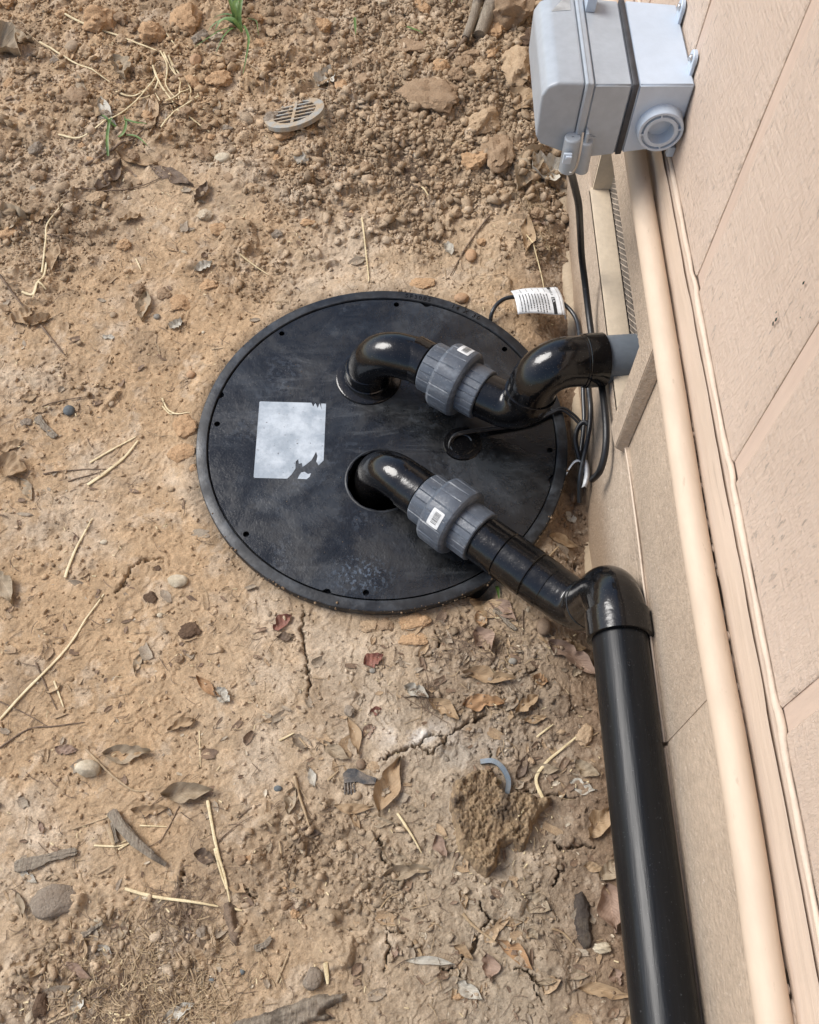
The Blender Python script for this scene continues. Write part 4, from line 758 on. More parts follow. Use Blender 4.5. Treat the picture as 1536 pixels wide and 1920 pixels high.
('blocky brown clod left of the drain grate', 'clod', -0.4121, 1.9805, 0.0303, 0.0236, 69, 2, 0.6, 0.3),
('small blocky pale clod below and right of the dry straw tangle', 'clod', -0.482, 2.0476, 0.024, 0.0178, 11, 4, 0.6, 0.3),
('small rounded orange tan clod above the curved plastic strip', 'clod', 0.2175, 0.471, 0.0075, 0.0048, 24, 1, 0.6, 0.3),
('small rounded orange tan clod below the black plastic scrap', 'clod', -0.0251, 0.2206, 0.0085, 0.0053, 35, 1, 0.6, 0.3),
('blocky brown clod above and right of the drain grate', 'clod', -0.19, 2.2831, 0.0435, 0.0358, -57, 2, 0.6, 0.3),
('blocky orange tan clod above and left of the dry straw tangle', 'clod', -1.0967, 2.4452, 0.044, 0.0558, 37, 1, 0.6, 0.3),
('blocky tan clod below and left of the forked dead branch', 'clod', 0.0763, 2.3048, 0.0376, 0.0216, -66, 0, 0.6, 0.3),
('second nearest blocky tan clod left of the dry straw tangle', 'clod', -0.9381, 2.1565, 0.0488, 0.0303, -43, 0, 0.6, 0.3),
('second nearest rough pale clod left of the forked dead branch', 'clod', -0.0675, 2.4582, 0.044, 0.0373, 28, 4, 0.6, 0.3),
('small blocky grey clod above and right of the bottom edge log', 'clod', -0.0265, 0.1288, 0.0065, 0.0053, 55, 3, 0.6, 0.3),
('blocky tan clod above and left of the forked dead branch', 'clod', 0.0794, 2.4705, 0.0343, 0.0264, 55, 0, 0.6, 0.3),
('small rough pale clod below the dry straw tangle', 'clod', -0.657, 1.7506, 0.0115, 0.0122, -20, 4, 0.6, 0.3),
('blocky grey clod left of the dry straw tangle', 'clod', -0.9158, 2.2233, 0.0399, 0.0269, 53, 3, 0.6, 0.3),
('blocky tan clod left of the forked dead branch', 'clod', 0.0926, 2.3463, 0.045, 0.0327, -66, 0, 0.6, 0.3),
('rough tan clod above and right of the bottom edge log', 'clod', -0.0409, 0.1769, 0.0195, 0.01, -32, 0, 0.6, 0.3),
('small rounded pale clod below and left of the dry straw tangle', 'clod', -0.7491, 2.0423, 0.0149, 0.0137, 0, 4, 0.6, 0.3),
('blocky orange tan clod below and left of the dry straw tangle', 'clod', -0.6725, 2.0635, 0.023, 0.0195, 51, 1, 0.6, 0.3),
('rough orange tan clod below the big flat grey stone', 'clod', -0.4614, 0.0561, 0.0126, 0.0075, -39, 1, 0.6, 0.3),
('second nearest small rounded tan clod left of the dry straw tangle', 'clod', -0.9676, 1.9564, 0.0146, 0.0184, 3, 0, 0.6, 0.3),
('small rough grey clod left of the dry straw tangle', 'clod', -1.0923, 2.3268, 0.0221, 0.0105, -54, 3, 0.6, 0.3),
('nearest small rounded orange tan clod below and left of the dry straw tangle', 'clod', -0.7975, 1.9152, 0.0207, 0.0213, 9, 1, 0.6, 0.3),
('small rough brown clod below the big flat grey stone', 'clod', -0.439, 0.0351, 0.0068, 0.0048, 42, 2, 0.6, 0.3),
('small rough grey clod above the curved plastic strip', 'clod', 0.1841, 0.5086, 0.0078, 0.0051, 32, 3, 0.6, 0.3),
('nearest small blocky tan clod below and left of the dry straw tangle', 'clod', -0.8095, 1.8184, 0.0121, 0.014, 12, 0, 0.6, 0.3),
('second nearest small rounded tan clod right of the pair of crossing straws', 'clod', -0.1347, 0.2708, 0.0085, 0.005, -5, 0, 0.6, 0.3),
('rounded tan clod below and right of the dark earth slab', 'clod', 0.1384, 1.9611, 0.036, 0.0162, 64, 0, 0.6, 0.3),
('rough orange tan clod below and left of the green grass tuft', 'clod', -0.6378, 2.1521, 0.025, 0.0251, -1, 1, 0.6, 0.3),
('rounded orange tan clod above and left of the dry straw tangle', 'clod', -0.9299, 2.3852, 0.0339, 0.0321, -6, 1, 0.6, 0.3),
('small rough tan clod below the dark earth slab', 'clod', 0.0479, 1.8569, 0.0167, 0.0097, -43, 0, 0.6, 0.3),
('rounded brown clod below and left of the drain grate', 'clod', -0.3546, 1.8822, 0.0311, 0.0201, 63, 2, 0.6, 0.3),
('small blocky tan clod above the drain grate', 'clod', -0.2662, 2.1422, 0.0176, 0.0157, -8, 0, 0.6, 0.3),
('nearest small rounded brown clod below and left of the dry straw tangle', 'clod', -0.663, 1.9719, 0.0156, 0.015, 35, 2, 0.6, 0.3),
('small rough orange tan clod below the forked dead branch', 'clod', 0.1713, 2.2881, 0.0162, 0.0139, -51, 1, 0.6, 0.3),
('small rough tan clod below the drain grate', 'clod', -0.2617, 1.8734, 0.0222, 0.0204, -17, 0, 0.6, 0.3),
('nearest rough brown clod below and left of the drain grate', 'clod', -0.3784, 1.91, 0.0285, 0.0181, -48, 2, 0.6, 0.3),
('small rounded brown clod below and right of the dry straw tangle', 'clod', -0.6002, 2.1185, 0.0276, 0.0166, -58, 2, 0.6, 0.3),
('small rounded tan clod below the dark earth slab', 'clod', 0.1192, 1.8732, 0.0136, 0.0137, -45, 0, 0.6, 0.3),
('fifth nearest small rounded brown clod below and left of the dry straw tangle', 'clod', -0.9753, 1.8258, 0.0129, 0.0126, 62, 2, 0.6, 0.3),
('small rough brown clod below and left of the green grass tuft', 'clod', -0.5144, 2.2189, 0.0231, 0.0129, -55, 2, 0.6, 0.3),
('rounded orange tan clod right of the green grass tuft', 'clod', -0.4118, 2.3874, 0.0476, 0.0385, -45, 1, 0.6, 0.3),
('rough pale clod above and right of the green grass tuft', 'clod', -0.3611, 2.4918, 0.0577, 0.0385, 56, 4, 0.6, 0.3),
('rough brown clod above the green grass tuft', 'clod', -0.5084, 2.4767, 0.0429, 0.0173, -61, 2, 0.6, 0.3),
('fourth nearest small rounded brown clod below and left of the dry straw tangle', 'clod', -0.9577, 1.8795, 0.0155, 0.0136, 38, 2, 0.6, 0.3),
('third nearest rough brown clod below and left of the drain grate', 'clod', -0.4148, 1.6889, 0.0299, 0.0177, -44, 2, 0.6, 0.3),
('small rough grey clod below and left of the dry straw tangle', 'clod', -0.7274, 1.9813, 0.0227, 0.0127, -49, 3, 0.6, 0.3),
('small rough tan clod above the round black cover', 'clod', -0.0127, 1.6312, 0.0221, 0.015, -53, 0, 0.6, 0.3),
('nearest rounded tan clod above and right of the curved plastic strip', 'clod', 0.2527, 0.4435, 0.0159, 0.0113, -38, 0, 0.6, 0.3),
('small rough grey clod below and left of the drain grate', 'clod', -0.343, 1.8174, 0.0149, 0.0137, 5, 3, 0.6, 0.3),
('small rounded tan clod below the grey electrical box', 'clod', 0.3553, 1.8917, 0.024, 0.0145, 30, 0, 0.6, 0.3),
('second nearest small rounded brown clod below and left of the dry straw tangle', 'clod', -0.8597, 1.9459, 0.018, 0.018, -3, 2, 0.6, 0.3),
('rounded brown clod below the drain grate', 'clod', -0.335, 1.748, 0.0291, 0.0193, -36, 2, 0.6, 0.3),
('small rounded pale clod above and left of the smooth brown pebble', 'clod', 0.2597, 0.7276, 0.0159, 0.0087, 58, 4, 0.6, 0.3),
('small rough brown clod below the grey electrical box', 'clod', 0.292, 1.8898, 0.0179, 0.0096, 60, 2, 0.6, 0.3),
('rough brown clod left of the dry straw tangle', 'clod', -0.8794, 2.077, 0.0358, 0.0262, -44, 2, 0.6, 0.3),
('nearest rough pale clod left of the forked dead branch', 'clod', -0.0037, 2.4525, 0.0256, 0.0223, -23, 4, 0.6, 0.3),
('small rounded orange tan clod below and right of the dry straw tangle', 'clod', -0.4835, 1.9544, 0.0228, 0.0184, 45, 1, 0.6, 0.3),
('small blocky tan clod below and right of the drain grate', 'clod', -0.1881, 1.9767, 0.0153, 0.0117, -49, 0, 0.6, 0.3),
('second nearest small rounded brown clod below and right of the drain grate', 'clod', -0.1481, 1.9196, 0.0179, 0.0157, 20, 2, 0.6, 0.3),
('nearest rough orange tan clod below the dry straw tangle', 'clod', -0.6476, 2.01, 0.0429, 0.0245, -55, 1, 0.6, 0.3),
('rounded grey clod left of the drain grate', 'clod', -0.4451, 1.9864, 0.0294, 0.021, -16, 3, 0.6, 0.3),
('small rough tan clod below and right of the dry straw tangle', 'clod', -0.5146, 2.0341, 0.0192, 0.0157, 63, 0, 0.6, 0.3),
('small rounded orange tan clod below and right of the round black cover', 'clod', 0.1491, 0.6455, 0.0146, 0.0085, -8, 1, 0.6, 0.3),
('second nearest small rough tan clod below the dry straw tangle', 'clod', -0.6395, 1.7986, 0.0141, 0.0146, 24, 0, 0.6, 0.3),
('nearest small rough tan clod below the dry straw tangle', 'clod', -0.6149, 1.9781, 0.0166, 0.0119, 59, 0, 0.6, 0.3),
('small rough tan clod above the pair of crossing straws', 'clod', -0.2772, 0.3146, 0.0094, 0.0061, -28, 0, 0.6, 0.3),
('small blocky orange tan clod right of the pair of crossing straws', 'clod', -0.1639, 0.2313, 0.0082, 0.0057, -4, 1, 0.6, 0.3),
('rough pale clod below and left of the drain grate', 'clod', -0.4672, 1.6984, 0.04, 0.0328, 17, 4, 0.6, 0.3),
('small rounded tan clod left of the forked dead branch', 'clod', 0.1097, 2.4037, 0.0148, 0.0191, -18, 0, 0.6, 0.3),
('rounded tan clod right of the green grass tuft', 'clod', -0.36, 2.3309, 0.0467, 0.031, -50, 0, 0.6, 0.3),
('blocky brown clod below and left of the dry straw tangle', 'clod', -0.8839, 1.8151, 0.0422, 0.037, -11, 2, 0.6, 0.3),
('small blocky brown clod below and left of the grey electrical box', 'clod', 0.2979, 2.0493, 0.022, 0.0188, 24, 2, 0.6, 0.3),
('blocky orange tan clod below and right of the green grass tuft', 'clod', -0.3907, 2.2865, 0.0399, 0.024, -43, 1, 0.6, 0.3),
('blocky grey clod below the dark earth slab', 'clod', 0.0725, 1.7517, 0.0274, 0.0205, -46, 3, 0.6, 0.3),
('rounded brown clod left of the dry straw tangle', 'clod', -0.7202, 2.1801, 0.0383, 0.0208, -49, 2, 0.6, 0.3),
('nearest small rounded brown clod below and right of the drain grate', 'clod', -0.2323, 1.9306, 0.0211, 0.0164, -54, 2, 0.6, 0.3),
('small rounded brown clod above and left of the forked dead branch', 'clod', 0.1529, 2.4369, 0.025, 0.019, 14, 2, 0.6, 0.3),
('rough brown clod below and left of the dry straw tangle', 'clod', -0.7826, 2.0198, 0.0238, 0.0241, 17, 2, 0.6, 0.3),
('small rough tan clod left of the dry straw tangle', 'clod', -0.945, 1.9526, 0.0261, 0.0189, 63, 0, 0.6, 0.3),
]
CRACKS = [
(1.6, [(-0.1667, 0.7275), (-0.1644, 0.6751), (-0.1603, 0.6348), (-0.1497, 0.5928), (-0.1439, 0.5619), (-0.1461, 0.5389)]),
(3.2, [(0.0499, 0.4639), (0.0647, 0.4569), (0.077, 0.4523), (0.0942, 0.4696), (0.114, 0.4945), (0.1339, 0.5048), (0.1615, 0.5177), (0.1816, 0.5231)]),
(2, [(0.0548, 0.464), (0.0645, 0.4788), (0.0793, 0.4828), (0.0991, 0.4807)]),
(2.4, [(-0.0147, 0.4378), (0.007, 0.4503), (0.0436, 0.463), (0.0584, 0.4609)]),
(1.8, [(0.178, 0.4687), (0.1837, 0.447)]),
(2.6, [(0.2177, 0.4001), (0.2344, 0.3934), (0.2586, 0.3938)]),
(2.2, [(0.2265, 0.5955), (0.2422, 0.6063), (0.26, 0.604), (0.2736, 0.6227)]),
(2.6, [(0.1621, 0.2171), (0.1593, 0.2009), (0.174, 0.184), (0.1915, 0.1831)]),
(3, [(0.169, 0.1827), (0.1537, 0.1621), (0.1485, 0.1464), (0.1361, 0.1351), (0.1261, 0.1195), (0.1333, 0.0957)]),
(2.2, [(0.1261, 0.1195), (0.1114, 0.1127), (0.0967, 0.1169)]),
(2.4, [(0.2119, 0.1188), (0.2362, 0.1148), (0.2618, 0.0871)]),
(1.6, [(0.2426, 0.0911), (0.2608, 0.0658)]),
(2.6, [(0.2882, 0.3098), (0.2955, 0.3026), (0.3269, 0.3081), (0.3575, 0.3013)]),
(2, [(0.3019, 0.2785), (0.2878, 0.2544), (0.2846, 0.2426)]),
(2.4, [(0.2625, 0.3742), (0.2761, 0.3834), (0.2948, 0.3863), (0.3185, 0.3829), (0.3317, 0.3831)]),
(3, [(0.3171, 0.8486), (0.3357, 0.8415), (0.3598, 0.8361), (0.3769, 0.8483)]),
(1.8, [(0.006, 0.169), (0.0204, 0.1627), (0.0369, 0.1652)]),
(1.8, [(0.0086, 0.1583), (0.0096, 0.1265), (0.0087, 0.1139)]),
(2, [(-0.0082, 0.3149), (-0.0051, 0.294), (-0.0019, 0.271)]),
(1.3, [(-0.5264, 0.7482), (-0.5164, 0.7655), (-0.489, 0.8181), (-0.4525, 0.8118)]),
(1.6, [(-0.3364, 0.2694), (-0.333, 0.2424), (-0.3338, 0.2264)]),
(1.4, [(-0.2417, 0.2253), (-0.2276, 0.2282), (-0.2091, 0.2152)]),
(1.5, [(-0.3189, 1.4466), (-0.2651, 1.4494), (-0.2341, 1.4351)]),
(1.6, [(-0.0547, 2.2289), (-0.0185, 2.2149), (0.012, 2.2195), (0.0529, 2.2131)]),
(1.3, [(0.0832, 0.6781), (0.0988, 0.6594), (0.0731, 0.6374), (0.0474, 0.629)]),
(1.8, [(0.2706, 0.3769), (0.2594, 0.364), (0.251, 0.3513)]),
]

# ------------------------------------------------------------------ terrain shape
LC = (-.029, 1.088, -.042); LS = (.0194, .0733)          # cover centre, slope of its plane
def lidz(x, y, h=0.0): return LC[2] + LS[0] * (x - LC[0]) + LS[1] * (y - LC[1]) + h
def h01(ix, iy, s):
    a = (ix.astype(np.int64) * 374761393 + iy.astype(np.int64) * 668265263 + s * 1274126177) & 0xffffffff
    a = ((a ^ (a >> 13)) * 1274126177) & 0xffffffff
    return ((a ^ (a >> 16)) & 0xffff) / 65535.0
def vnoise(x, y, c, s):
    u = x / c; v = y / c; i = np.floor(u); j = np.floor(v); f = u - i; g = v - j
    f = f * f * f * (f * (f * 6 - 15) + 10); g = g * g * g * (g * (g * 6 - 15) + 10)
    a = h01(i, j, s); b = h01(i + 1, j, s); c_ = h01(i, j + 1, s); d = h01(i + 1, j + 1, s)
    return (a + (b - a) * f + (c_ - a) * g + (a - b - c_ + d) * f * g) * 2 - 1
def fbm(x, y, c, s, o=4, g=.5):
    r = 0; a = 1.0; t = 0
    for k in range(o):
        ca, sa = math.cos(k * 1.1), math.sin(k * 1.1)
        r = r + a * vnoise(x * ca - y * sa, x * sa + y * ca, c / 2 ** k, s + k); t += a; a *= g
    return r / t
def domes(x, y, c, s, dens):
    """half-buried lumps: one per grid cell, present with probability dens; returns height in units of the cell"""
    wx = x + vnoise(x, y, c * .55, s + 50) * c * .13; wy = y + vnoise(x, y, c * .55, s + 51) * c * .13
    i = np.floor(wx / c); j = np.floor(wy / c); best = np.zeros_like(x); wx = wx + vnoise(x, y, c * .22, s + 52) * c * .07; wy = wy + vnoise(x, y, c * .22, s + 53) * c * .07
    for di in (-1, 0, 1):
        for dj in (-1, 0, 1):
            a = i + di; b = j + dj
            px = (a + .15 + .7 * h01(a, b, s)) * c; py = (b + .15 + .7 * h01(a, b, s + 1)) * c
            r = c * (.28 + .32 * h01(a, b, s + 2)); on = h01(a, b, s + 3) < dens
            an = h01(a, b, s + 4) * 3.14; ca = np.cos(an); sa = np.sin(an); dx = wx - px; dy = wy - py
            q = (dx * ca + dy * sa) / r; w = (dy * ca - dx * sa) / (r * (.65 + .3 * h01(a, b, s + 5)))
            dd = (np.abs(q) ** 2.8 + np.abs(w) ** 2.8) ** (1 / 2.8); bb = h01(a, b, s + 6) * 6.28
            d4 = np.clip((1 - dd) * 2.3, 0, 1) ** .6 * np.clip(.78 + .42 * (q * np.cos(bb) + w * np.sin(bb)), .25, 1.2)
            best = np.maximum(best, np.where(on, d4 * r / c, 0))
    return best
def sstep(v, a, b):
    t = np.clip((v - a) / (b - a), 0, 1); return t * t * (3 - 2 * t)
LOOSE = [(-.20, 1.83, .20, .75), (-.33, 1.52, .13, .6), (-.85, 1.62, .18, .8), (-.62, 2.2, .32, .7), (.16, .66, .09, .5), (-.12, .30, .12, .7), (0, .24, .10, .5),
         (-.52, .10, .12, .6), (.06, 1.70, .10, .4), (.20, .52, .12, .5), (.24, .22, .12, .5), (-.70, 1.21, .12, .4), (.32, 1.62, .10, .8), (.33, .9, .08, .6), (-.35, .10, .1, .5)]
def loose(x, y):
    n = fbm(x, y, .20, 77, 4) * .5
    d = sstep(y + n * .5, 1.62, 1.9) * (.50 + .45 * sstep(x + n * .3, -.38, -.12))
    d = np.maximum(d, sstep(y + n * .3, 1.55, 1.75) * sstep(x, -.15, .1))
    for a, b, r, s in LOOSE: d = np.maximum(d, s * np.exp(-((x - a) ** 2 + (y - b) ** 2) / r ** 2))
    return np.clip(d + n * .4, 0, 1)
def height(x, y, fine=True):
    x = np.asarray(x, float); y = np.asarray(y, float)
    yc = np.clip(y, -1.2, 3.2); xc = np.clip(x, -2.5, 1.5)
    z = lidz(xc, yc, -.024)
    r = np.hypot(x - LC[0], y - LC[1]); near = 1 - sstep(r, .39, .52)
    L = loose(x, y) * (1 - .6 * near)
    z = z + fbm(x, y, .55, 3, 3) * .014 * (1 - near) + fbm(x, y, .12, 9, 4) * .005 * (.5 + 2.2 * L)
    z = z + sstep(y, 1.7, 2.3) * .015 + .03 * np.exp(-((x - .3) ** 2 + (y - 2.05) ** 2) / .3 ** 2)
    z = z + .012 * np.exp(-((r - .40) / .035) ** 2) * sstep(-(x - LC[0]) * .8 + (y - LC[1]), -.1, .25)
    z = z - .030 * sstep(x, .30, .385) * sstep(y, .45, .75) * sstep(3.0 - y, .3, 1.2) - .02 * np.exp(-((x - .38) ** 2 / .05 ** 2 + (y - .95) ** 2 / .3 ** 2))
    z = z - .05 * np.exp(-((x - .175) ** 2 + (y - .765) ** 2) / .022 ** 2)
    if fine:
        z = z + fbm(x, y, .030, 21, 4, .62) * .0034 * (.5 + .5 * L) + fbm(x, y, .007, 31, 2, .6) * .0009
        kk = .3 + .7 * L; z = z + domes(x, y, .11, 90, L * .5 * sstep(y, 1.5, 1.7)) * .11 * .28 + domes(x, y, .060, 100, L * .5) * .060 * .40 + domes(x, y, .030, 120, .04 + L * .6) * .030 * .5 * kk
        z = z + domes(x, y, .0145, 140, .05 + L * .8) * .0145 * .72 * kk + domes(x, y, .0078, 160, .07 + L * .75) * .0078 * .6 * kk
        # thin flaky crust steps
        st = fbm(x, y, .13, 210, 5, .6) * 5; fr = st - np.floor(st); z = z + (1 - L) * .0026 * (sstep(fr, 0, .06) - fr)
        for w, P in CRACKS:
            P = np.array(P); lo = P.min(0) - .02; hi = P.max(0) + .02
            m = (x > lo[0]) & (x < hi[0]) & (y > lo[1]) & (y < hi[1])
            if not m.any(): continue
            xx = x[m]; yy = y[m]; wx = xx + fbm(xx, yy, .018, 300, 4, .65) * .011; wy = yy + fbm(xx, yy, .018, 310, 4, .65) * .011
            d = np.full(xx.shape, 9.0)
            for a, b in zip(P[:-1], P[1:]):
                ab = b - a; t = np.clip(((wx - a[0]) * ab[0] + (wy - a[1]) * ab[1]) / (ab @ ab), 0, 1)
                d = np.minimum(d, np.hypot(wx - a[0] - t * ab[0], wy - a[1] - t * ab[1]))
            ww = w * .00050 * (1 + .9 * fbm(xx, yy, .03, 320, 2)) * sstep(np.minimum(np.hypot(xx - P[0][0], yy - P[0][1]), np.hypot(xx - P[-1][0], yy - P[-1][1])), 0, .03) + .0001; zz = z[m]
            zz = zz - .016 * (1 - sstep(d, ww, ww + .0016)) + .0015 * np.exp(-((d - .008) / .006) ** 2); z[m] = zz
    return z
def gz(x, y, fine=True): return float(height(np.array([x], float), np.array([y], float), fine)[0])

def soil_colour(x, y, z=None):
    A = np.array
    clay = A([.52, .385, .25]); red = A([.49, .335, .195]); grey = A([.41, .335, .245]); moist = A([.19, .13, .085]); brown = A([.32, .235, .155]); pale = A([.60, .49, .365])
    def mx(c, t, k): return c * (1 - t[..., None]) + k * t[..., None]
    c = np.broadcast_to(clay, x.shape + (3,)).copy(); L = loose(x, y)
    c = mx(c, sstep(fbm(x, y, .45, 401, 4), -.1, .5) * .8, red)
    c = mx(c, sstep(fbm(x, y, .2, 411, 5, .6), .05, .5) * .7, pale)
    c = mx(c, L * .5, brown)
    c = mx(c, sstep(y, 1.75, 2.2) * sstep(-x, .1, .6) * .55, red)
    g = sstep(x, -.25, .15) * (1 - sstep(y, .55, .8)); c = mx(c, g * .75, grey * .95)
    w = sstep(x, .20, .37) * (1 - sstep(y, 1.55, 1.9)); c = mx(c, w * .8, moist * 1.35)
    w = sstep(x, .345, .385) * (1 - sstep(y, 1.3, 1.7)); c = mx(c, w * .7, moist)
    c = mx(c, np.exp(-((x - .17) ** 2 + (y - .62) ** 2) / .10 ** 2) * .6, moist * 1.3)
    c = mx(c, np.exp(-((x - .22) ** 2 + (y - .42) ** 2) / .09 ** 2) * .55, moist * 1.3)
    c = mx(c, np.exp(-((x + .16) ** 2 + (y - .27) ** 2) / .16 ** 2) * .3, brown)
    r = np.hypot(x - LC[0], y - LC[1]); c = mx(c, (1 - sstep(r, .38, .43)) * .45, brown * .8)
    # dried whitish clay film round the long crack
    pw = np.exp(-((x - .05) ** 2 / .075 ** 2 + (y - .485) ** 2 / .03 ** 2)) * sstep(fbm(x, y, .03, 431, 4, .65), -.35, .4); c = mx(c, np.clip(pw, 0, 1) * .85, A([.60, .56, .50]))
    pw = np.exp(-((x - .14) ** 2 + (y - .47) ** 2) / .11 ** 2) * sstep(fbm(x, y, .05, 441, 4, .6), -.1, .5); c = mx(c, np.clip(pw, 0, 1) * .5, A([.44, .40, .34]))
    c = mx(c, sstep(fbm(x, y, .11, 421, 6, .68), .05, .5) * .6, brown); c = mx(c, sstep(fbm(x, y, .05, 461, 5, .7), .12, .45) * .45, pale)
    f = 1 + fbm(x, y, .018, 451, 4, .65) * .16
    c = c * f[..., None]
    k = domes(x, y, .030, 120, .12 + L * .62); i = np.floor(x / .03); c = c * (1 + .06 * (k > .05)[..., None])
    return np.clip(c, .02, .8)

def axis(a, b, s0, lo, hi):
    """grid lines: step s0 between a and b, widening towards lo and hi"""
    out = list(np.arange(a, b, s0)) if not callable(s0) else []
    if callable(s0):
        v = a
        while v < b: out.append(v); v += s0(v)
    s = out[-1] - out[-2]; v = out[-1]
    while v < hi: s *= 1.17; v += s; out.append(min(v, hi))
    s = out[1] - out[0]; v = out[0]; pre = []
    while v > lo: s *= 1.17; v -= s; pre.append(max(v, lo))
    return np.array(pre[::-1] + out)
gx = axis(-1.2, .43, lambda v: .0017 if v > -.08 else .0025, -60, 60); gy = axis(-.02, 2.62, lambda v: .0018 if v < .72 else .0025 + .0009 * max(0, v - 1.0), -60, 60)
XX, YY = np.meshgrid(gx, gy); nx = len(gx); ny = len(gy)
X1 = XX.ravel(); Y1 = YY.ravel(); Z1 = height(X1, Y1)
ii = (np.arange(ny - 1)[:, None] * nx + np.arange(nx - 1)[None, :]).ravel()
F = np.stack([ii, ii + 1, ii + nx + 1, ii + nx], 1)
cxm = (X1[F[:, 0]] + X1[F[:, 2]]) / 2; cym = (Y1[F[:, 0]] + Y1[F[:, 2]]) / 2
F = F[np.hypot(cxm - LC[0], cym - LC[1]) > .371]
me = np_mesh('ground', np.stack([X1, Y1, Z1], 1), F)
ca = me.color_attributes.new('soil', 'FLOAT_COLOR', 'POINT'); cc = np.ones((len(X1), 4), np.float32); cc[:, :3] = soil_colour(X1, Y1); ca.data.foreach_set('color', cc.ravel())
ground = put('ground', me, m_dirt); tag(ground, 'tan and reddish clay soil, cracked and crumbly', kind='structure')
print('ground verts', len(X1))

# loose crumbs too small to count
rg = np.random.default_rng(11)
def crumbs(n, lo, hi, seed, bias):
    xs = rg.uniform(-1.15, .40, n * 8); ys = rg.uniform(.0, 2.55, n * 8)
    p = bias + (1 - bias) * loose(xs, ys) ** 2.2; ok = (rg.random(n * 8) < p) & (np.hypot(xs - LC[0], ys - LC[1]) > .39); xs = xs[ok][:n]; ys = ys[ok][:n]
    return xs, ys, lo * (hi / lo) ** (rg.random(len(xs)) ** 1.6)
t = bmesh.new(); bmesh.ops.create_icosphere(t, subdivisions=1, radius=1); IV = np.array([v.co[:] for v in t.verts]); IF = np.array([[v.index for v in f.verts] for f in t.faces]); t.free()
xs, ys, sz = crumbs(36000, .0012, .0052, 1, .06)
x2, y2, s2 = crumbs(4200, .0045, .0105, 2, .004); x3, y3, s3 = crumbs(4000, .008, .0165, 3, .0); k3 = (y3 > 1.6) & (rg.random(len(x3)) < .33); x3, y3, s3 = x3[k3], y3[k3], s3[k3]
xs = np.concatenate([xs, x2, x3]); ys = np.concatenate([ys, y2, y3]); sz = np.concatenate([sz, s2, s3])
n = len(xs); V = np.repeat(IV[None], n, 0)
for _ in range(6):   # knock flat facets off each crumb
    pn = rg.normal(0, 1, (n, 1, 3)); pn /= np.linalg.norm(pn, axis=2, keepdims=True); kd = (V * pn).sum(2, keepdims=True) - rg.uniform(.2, .6, (n, 1, 1)); V = V - pn * np.maximum(kd, 0)
V = V * (1 + rg.uniform(-.22, .22, (n, 12, 1))) * rg.uniform(.7, 1.35, (n, 1, 3)) * 1.25 * sz[:, None, None]
an = rg.uniform(0, 6.28, n); ca_, sa_ = np.cos(an)[:, None], np.sin(an)[:, None]
V = np.stack([V[..., 0] * ca_ - V[..., 1] * sa_, V[..., 0] * sa_ + V[..., 1] * ca_, V[..., 2] * .8], 2)
V += np.stack([xs, ys, height(xs, ys) + sz * .3], 1)[:, None, :]
F = (IF[None] + (np.arange(n) * 12)[:, None, None]).reshape(-1, 3)
me = np_mesh('soil_crumbs', V.reshape(-1, 3), F, False)
cc = np.ones((n * 12, 4), np.float32); bc = soil_colour(xs, ys) * rg.uniform(.78, 1.22, (n, 1)); cc[:, :3] = np.repeat(bc, 12, 0)
ca = me.color_attributes.new('soil', 'FLOAT_COLOR', 'POINT'); ca.data.foreach_set('color', cc.ravel())
tag(put('soil_crumbs', me, m_dirt), 'fine loose soil crumbs scattered over the clay', kind='stuff')

# ------------------------------------------------------------------ house wall
house = thing('house_wall', 'tan painted house wall with rough sawn siding above a pebbly skirt panel', 'wall')
WX = .40
# lower skirt band (below the thin ledge), upper skirt band with the vent opening cut out of it
def panel(name, m, x0, x1, y0, y1, z0, z1, bev=.0015): return box(name, m, house, x0, x1, y0, y1, z0, z1, bev=bev)
def bumpy_panel(name, m, x, y0, y1, z0, z1, dy, amp, sd):
    ys = np.arange(y0, y1 + dy, dy); zs = np.linspace(z0, z1, max(2, int((z1 - z0) / dy))); A, B = np.meshgrid(ys, zs)
    X = x + fbm(A.ravel(), B.ravel(), .06, sd, 4) * amp
    V = np.stack([X, A.ravel(), B.ravel()], 1); k = len(ys); i = (np.arange(len(zs) - 1)[:, None] * k + np.arange(k - 1)[None]).ravel()
    Fq = np.stack([i, i + k, i + k + 1, i + 1], 1); return put(name, np_mesh(name, V, Fq), m, house)
panel('skirt_panel', m_found, WX - .004, .46, -2.0, .384, -.6, .213); panel('skirt_panel', m_found, WX - .004, .46, .388, 5.0, -.6, .186)
JY = .387
panel('skirt_panel', m_found, WX, .458, -2.0, JY - .0015, .2132, .470)
panel('skirt_panel', m_found, WX, .458, JY + .0015, .952, .1862, .470)
box('joint_backing', m_found, house, WX + .0015, .45, JY - .01, JY + .01, -.5, .469)
panel('skirt_panel', m_found, WX, .458, 1.588, 5.0, .1862, .470)
panel('skirt_panel', m_found, WX, .458, .9522, 1.5878, .338, .470)
# little painted ledge line on top of the lower band
P = [(WX - .0045, y, .2135 + .001 * math.sin(y * 40)) for y in np.arange(-1.9, .386, .02)]
tube('paint_bead', m_bead, house, P, .0018, 6); 
P = [(WX - .0045, y, .214 - sstep(np.array(y), .8, 1.1) * .026 + .0008 * math.sin(y * 37)) for y in np.arange(.388, .95, .02)]
tube('paint_bead', m_bead, house, [Vector(p) for p in P], .0018, 6)
box('skirt_panel', m_found, house, WX - .0035, .45, .389, .9515, .1864, .2125, bev=.001)
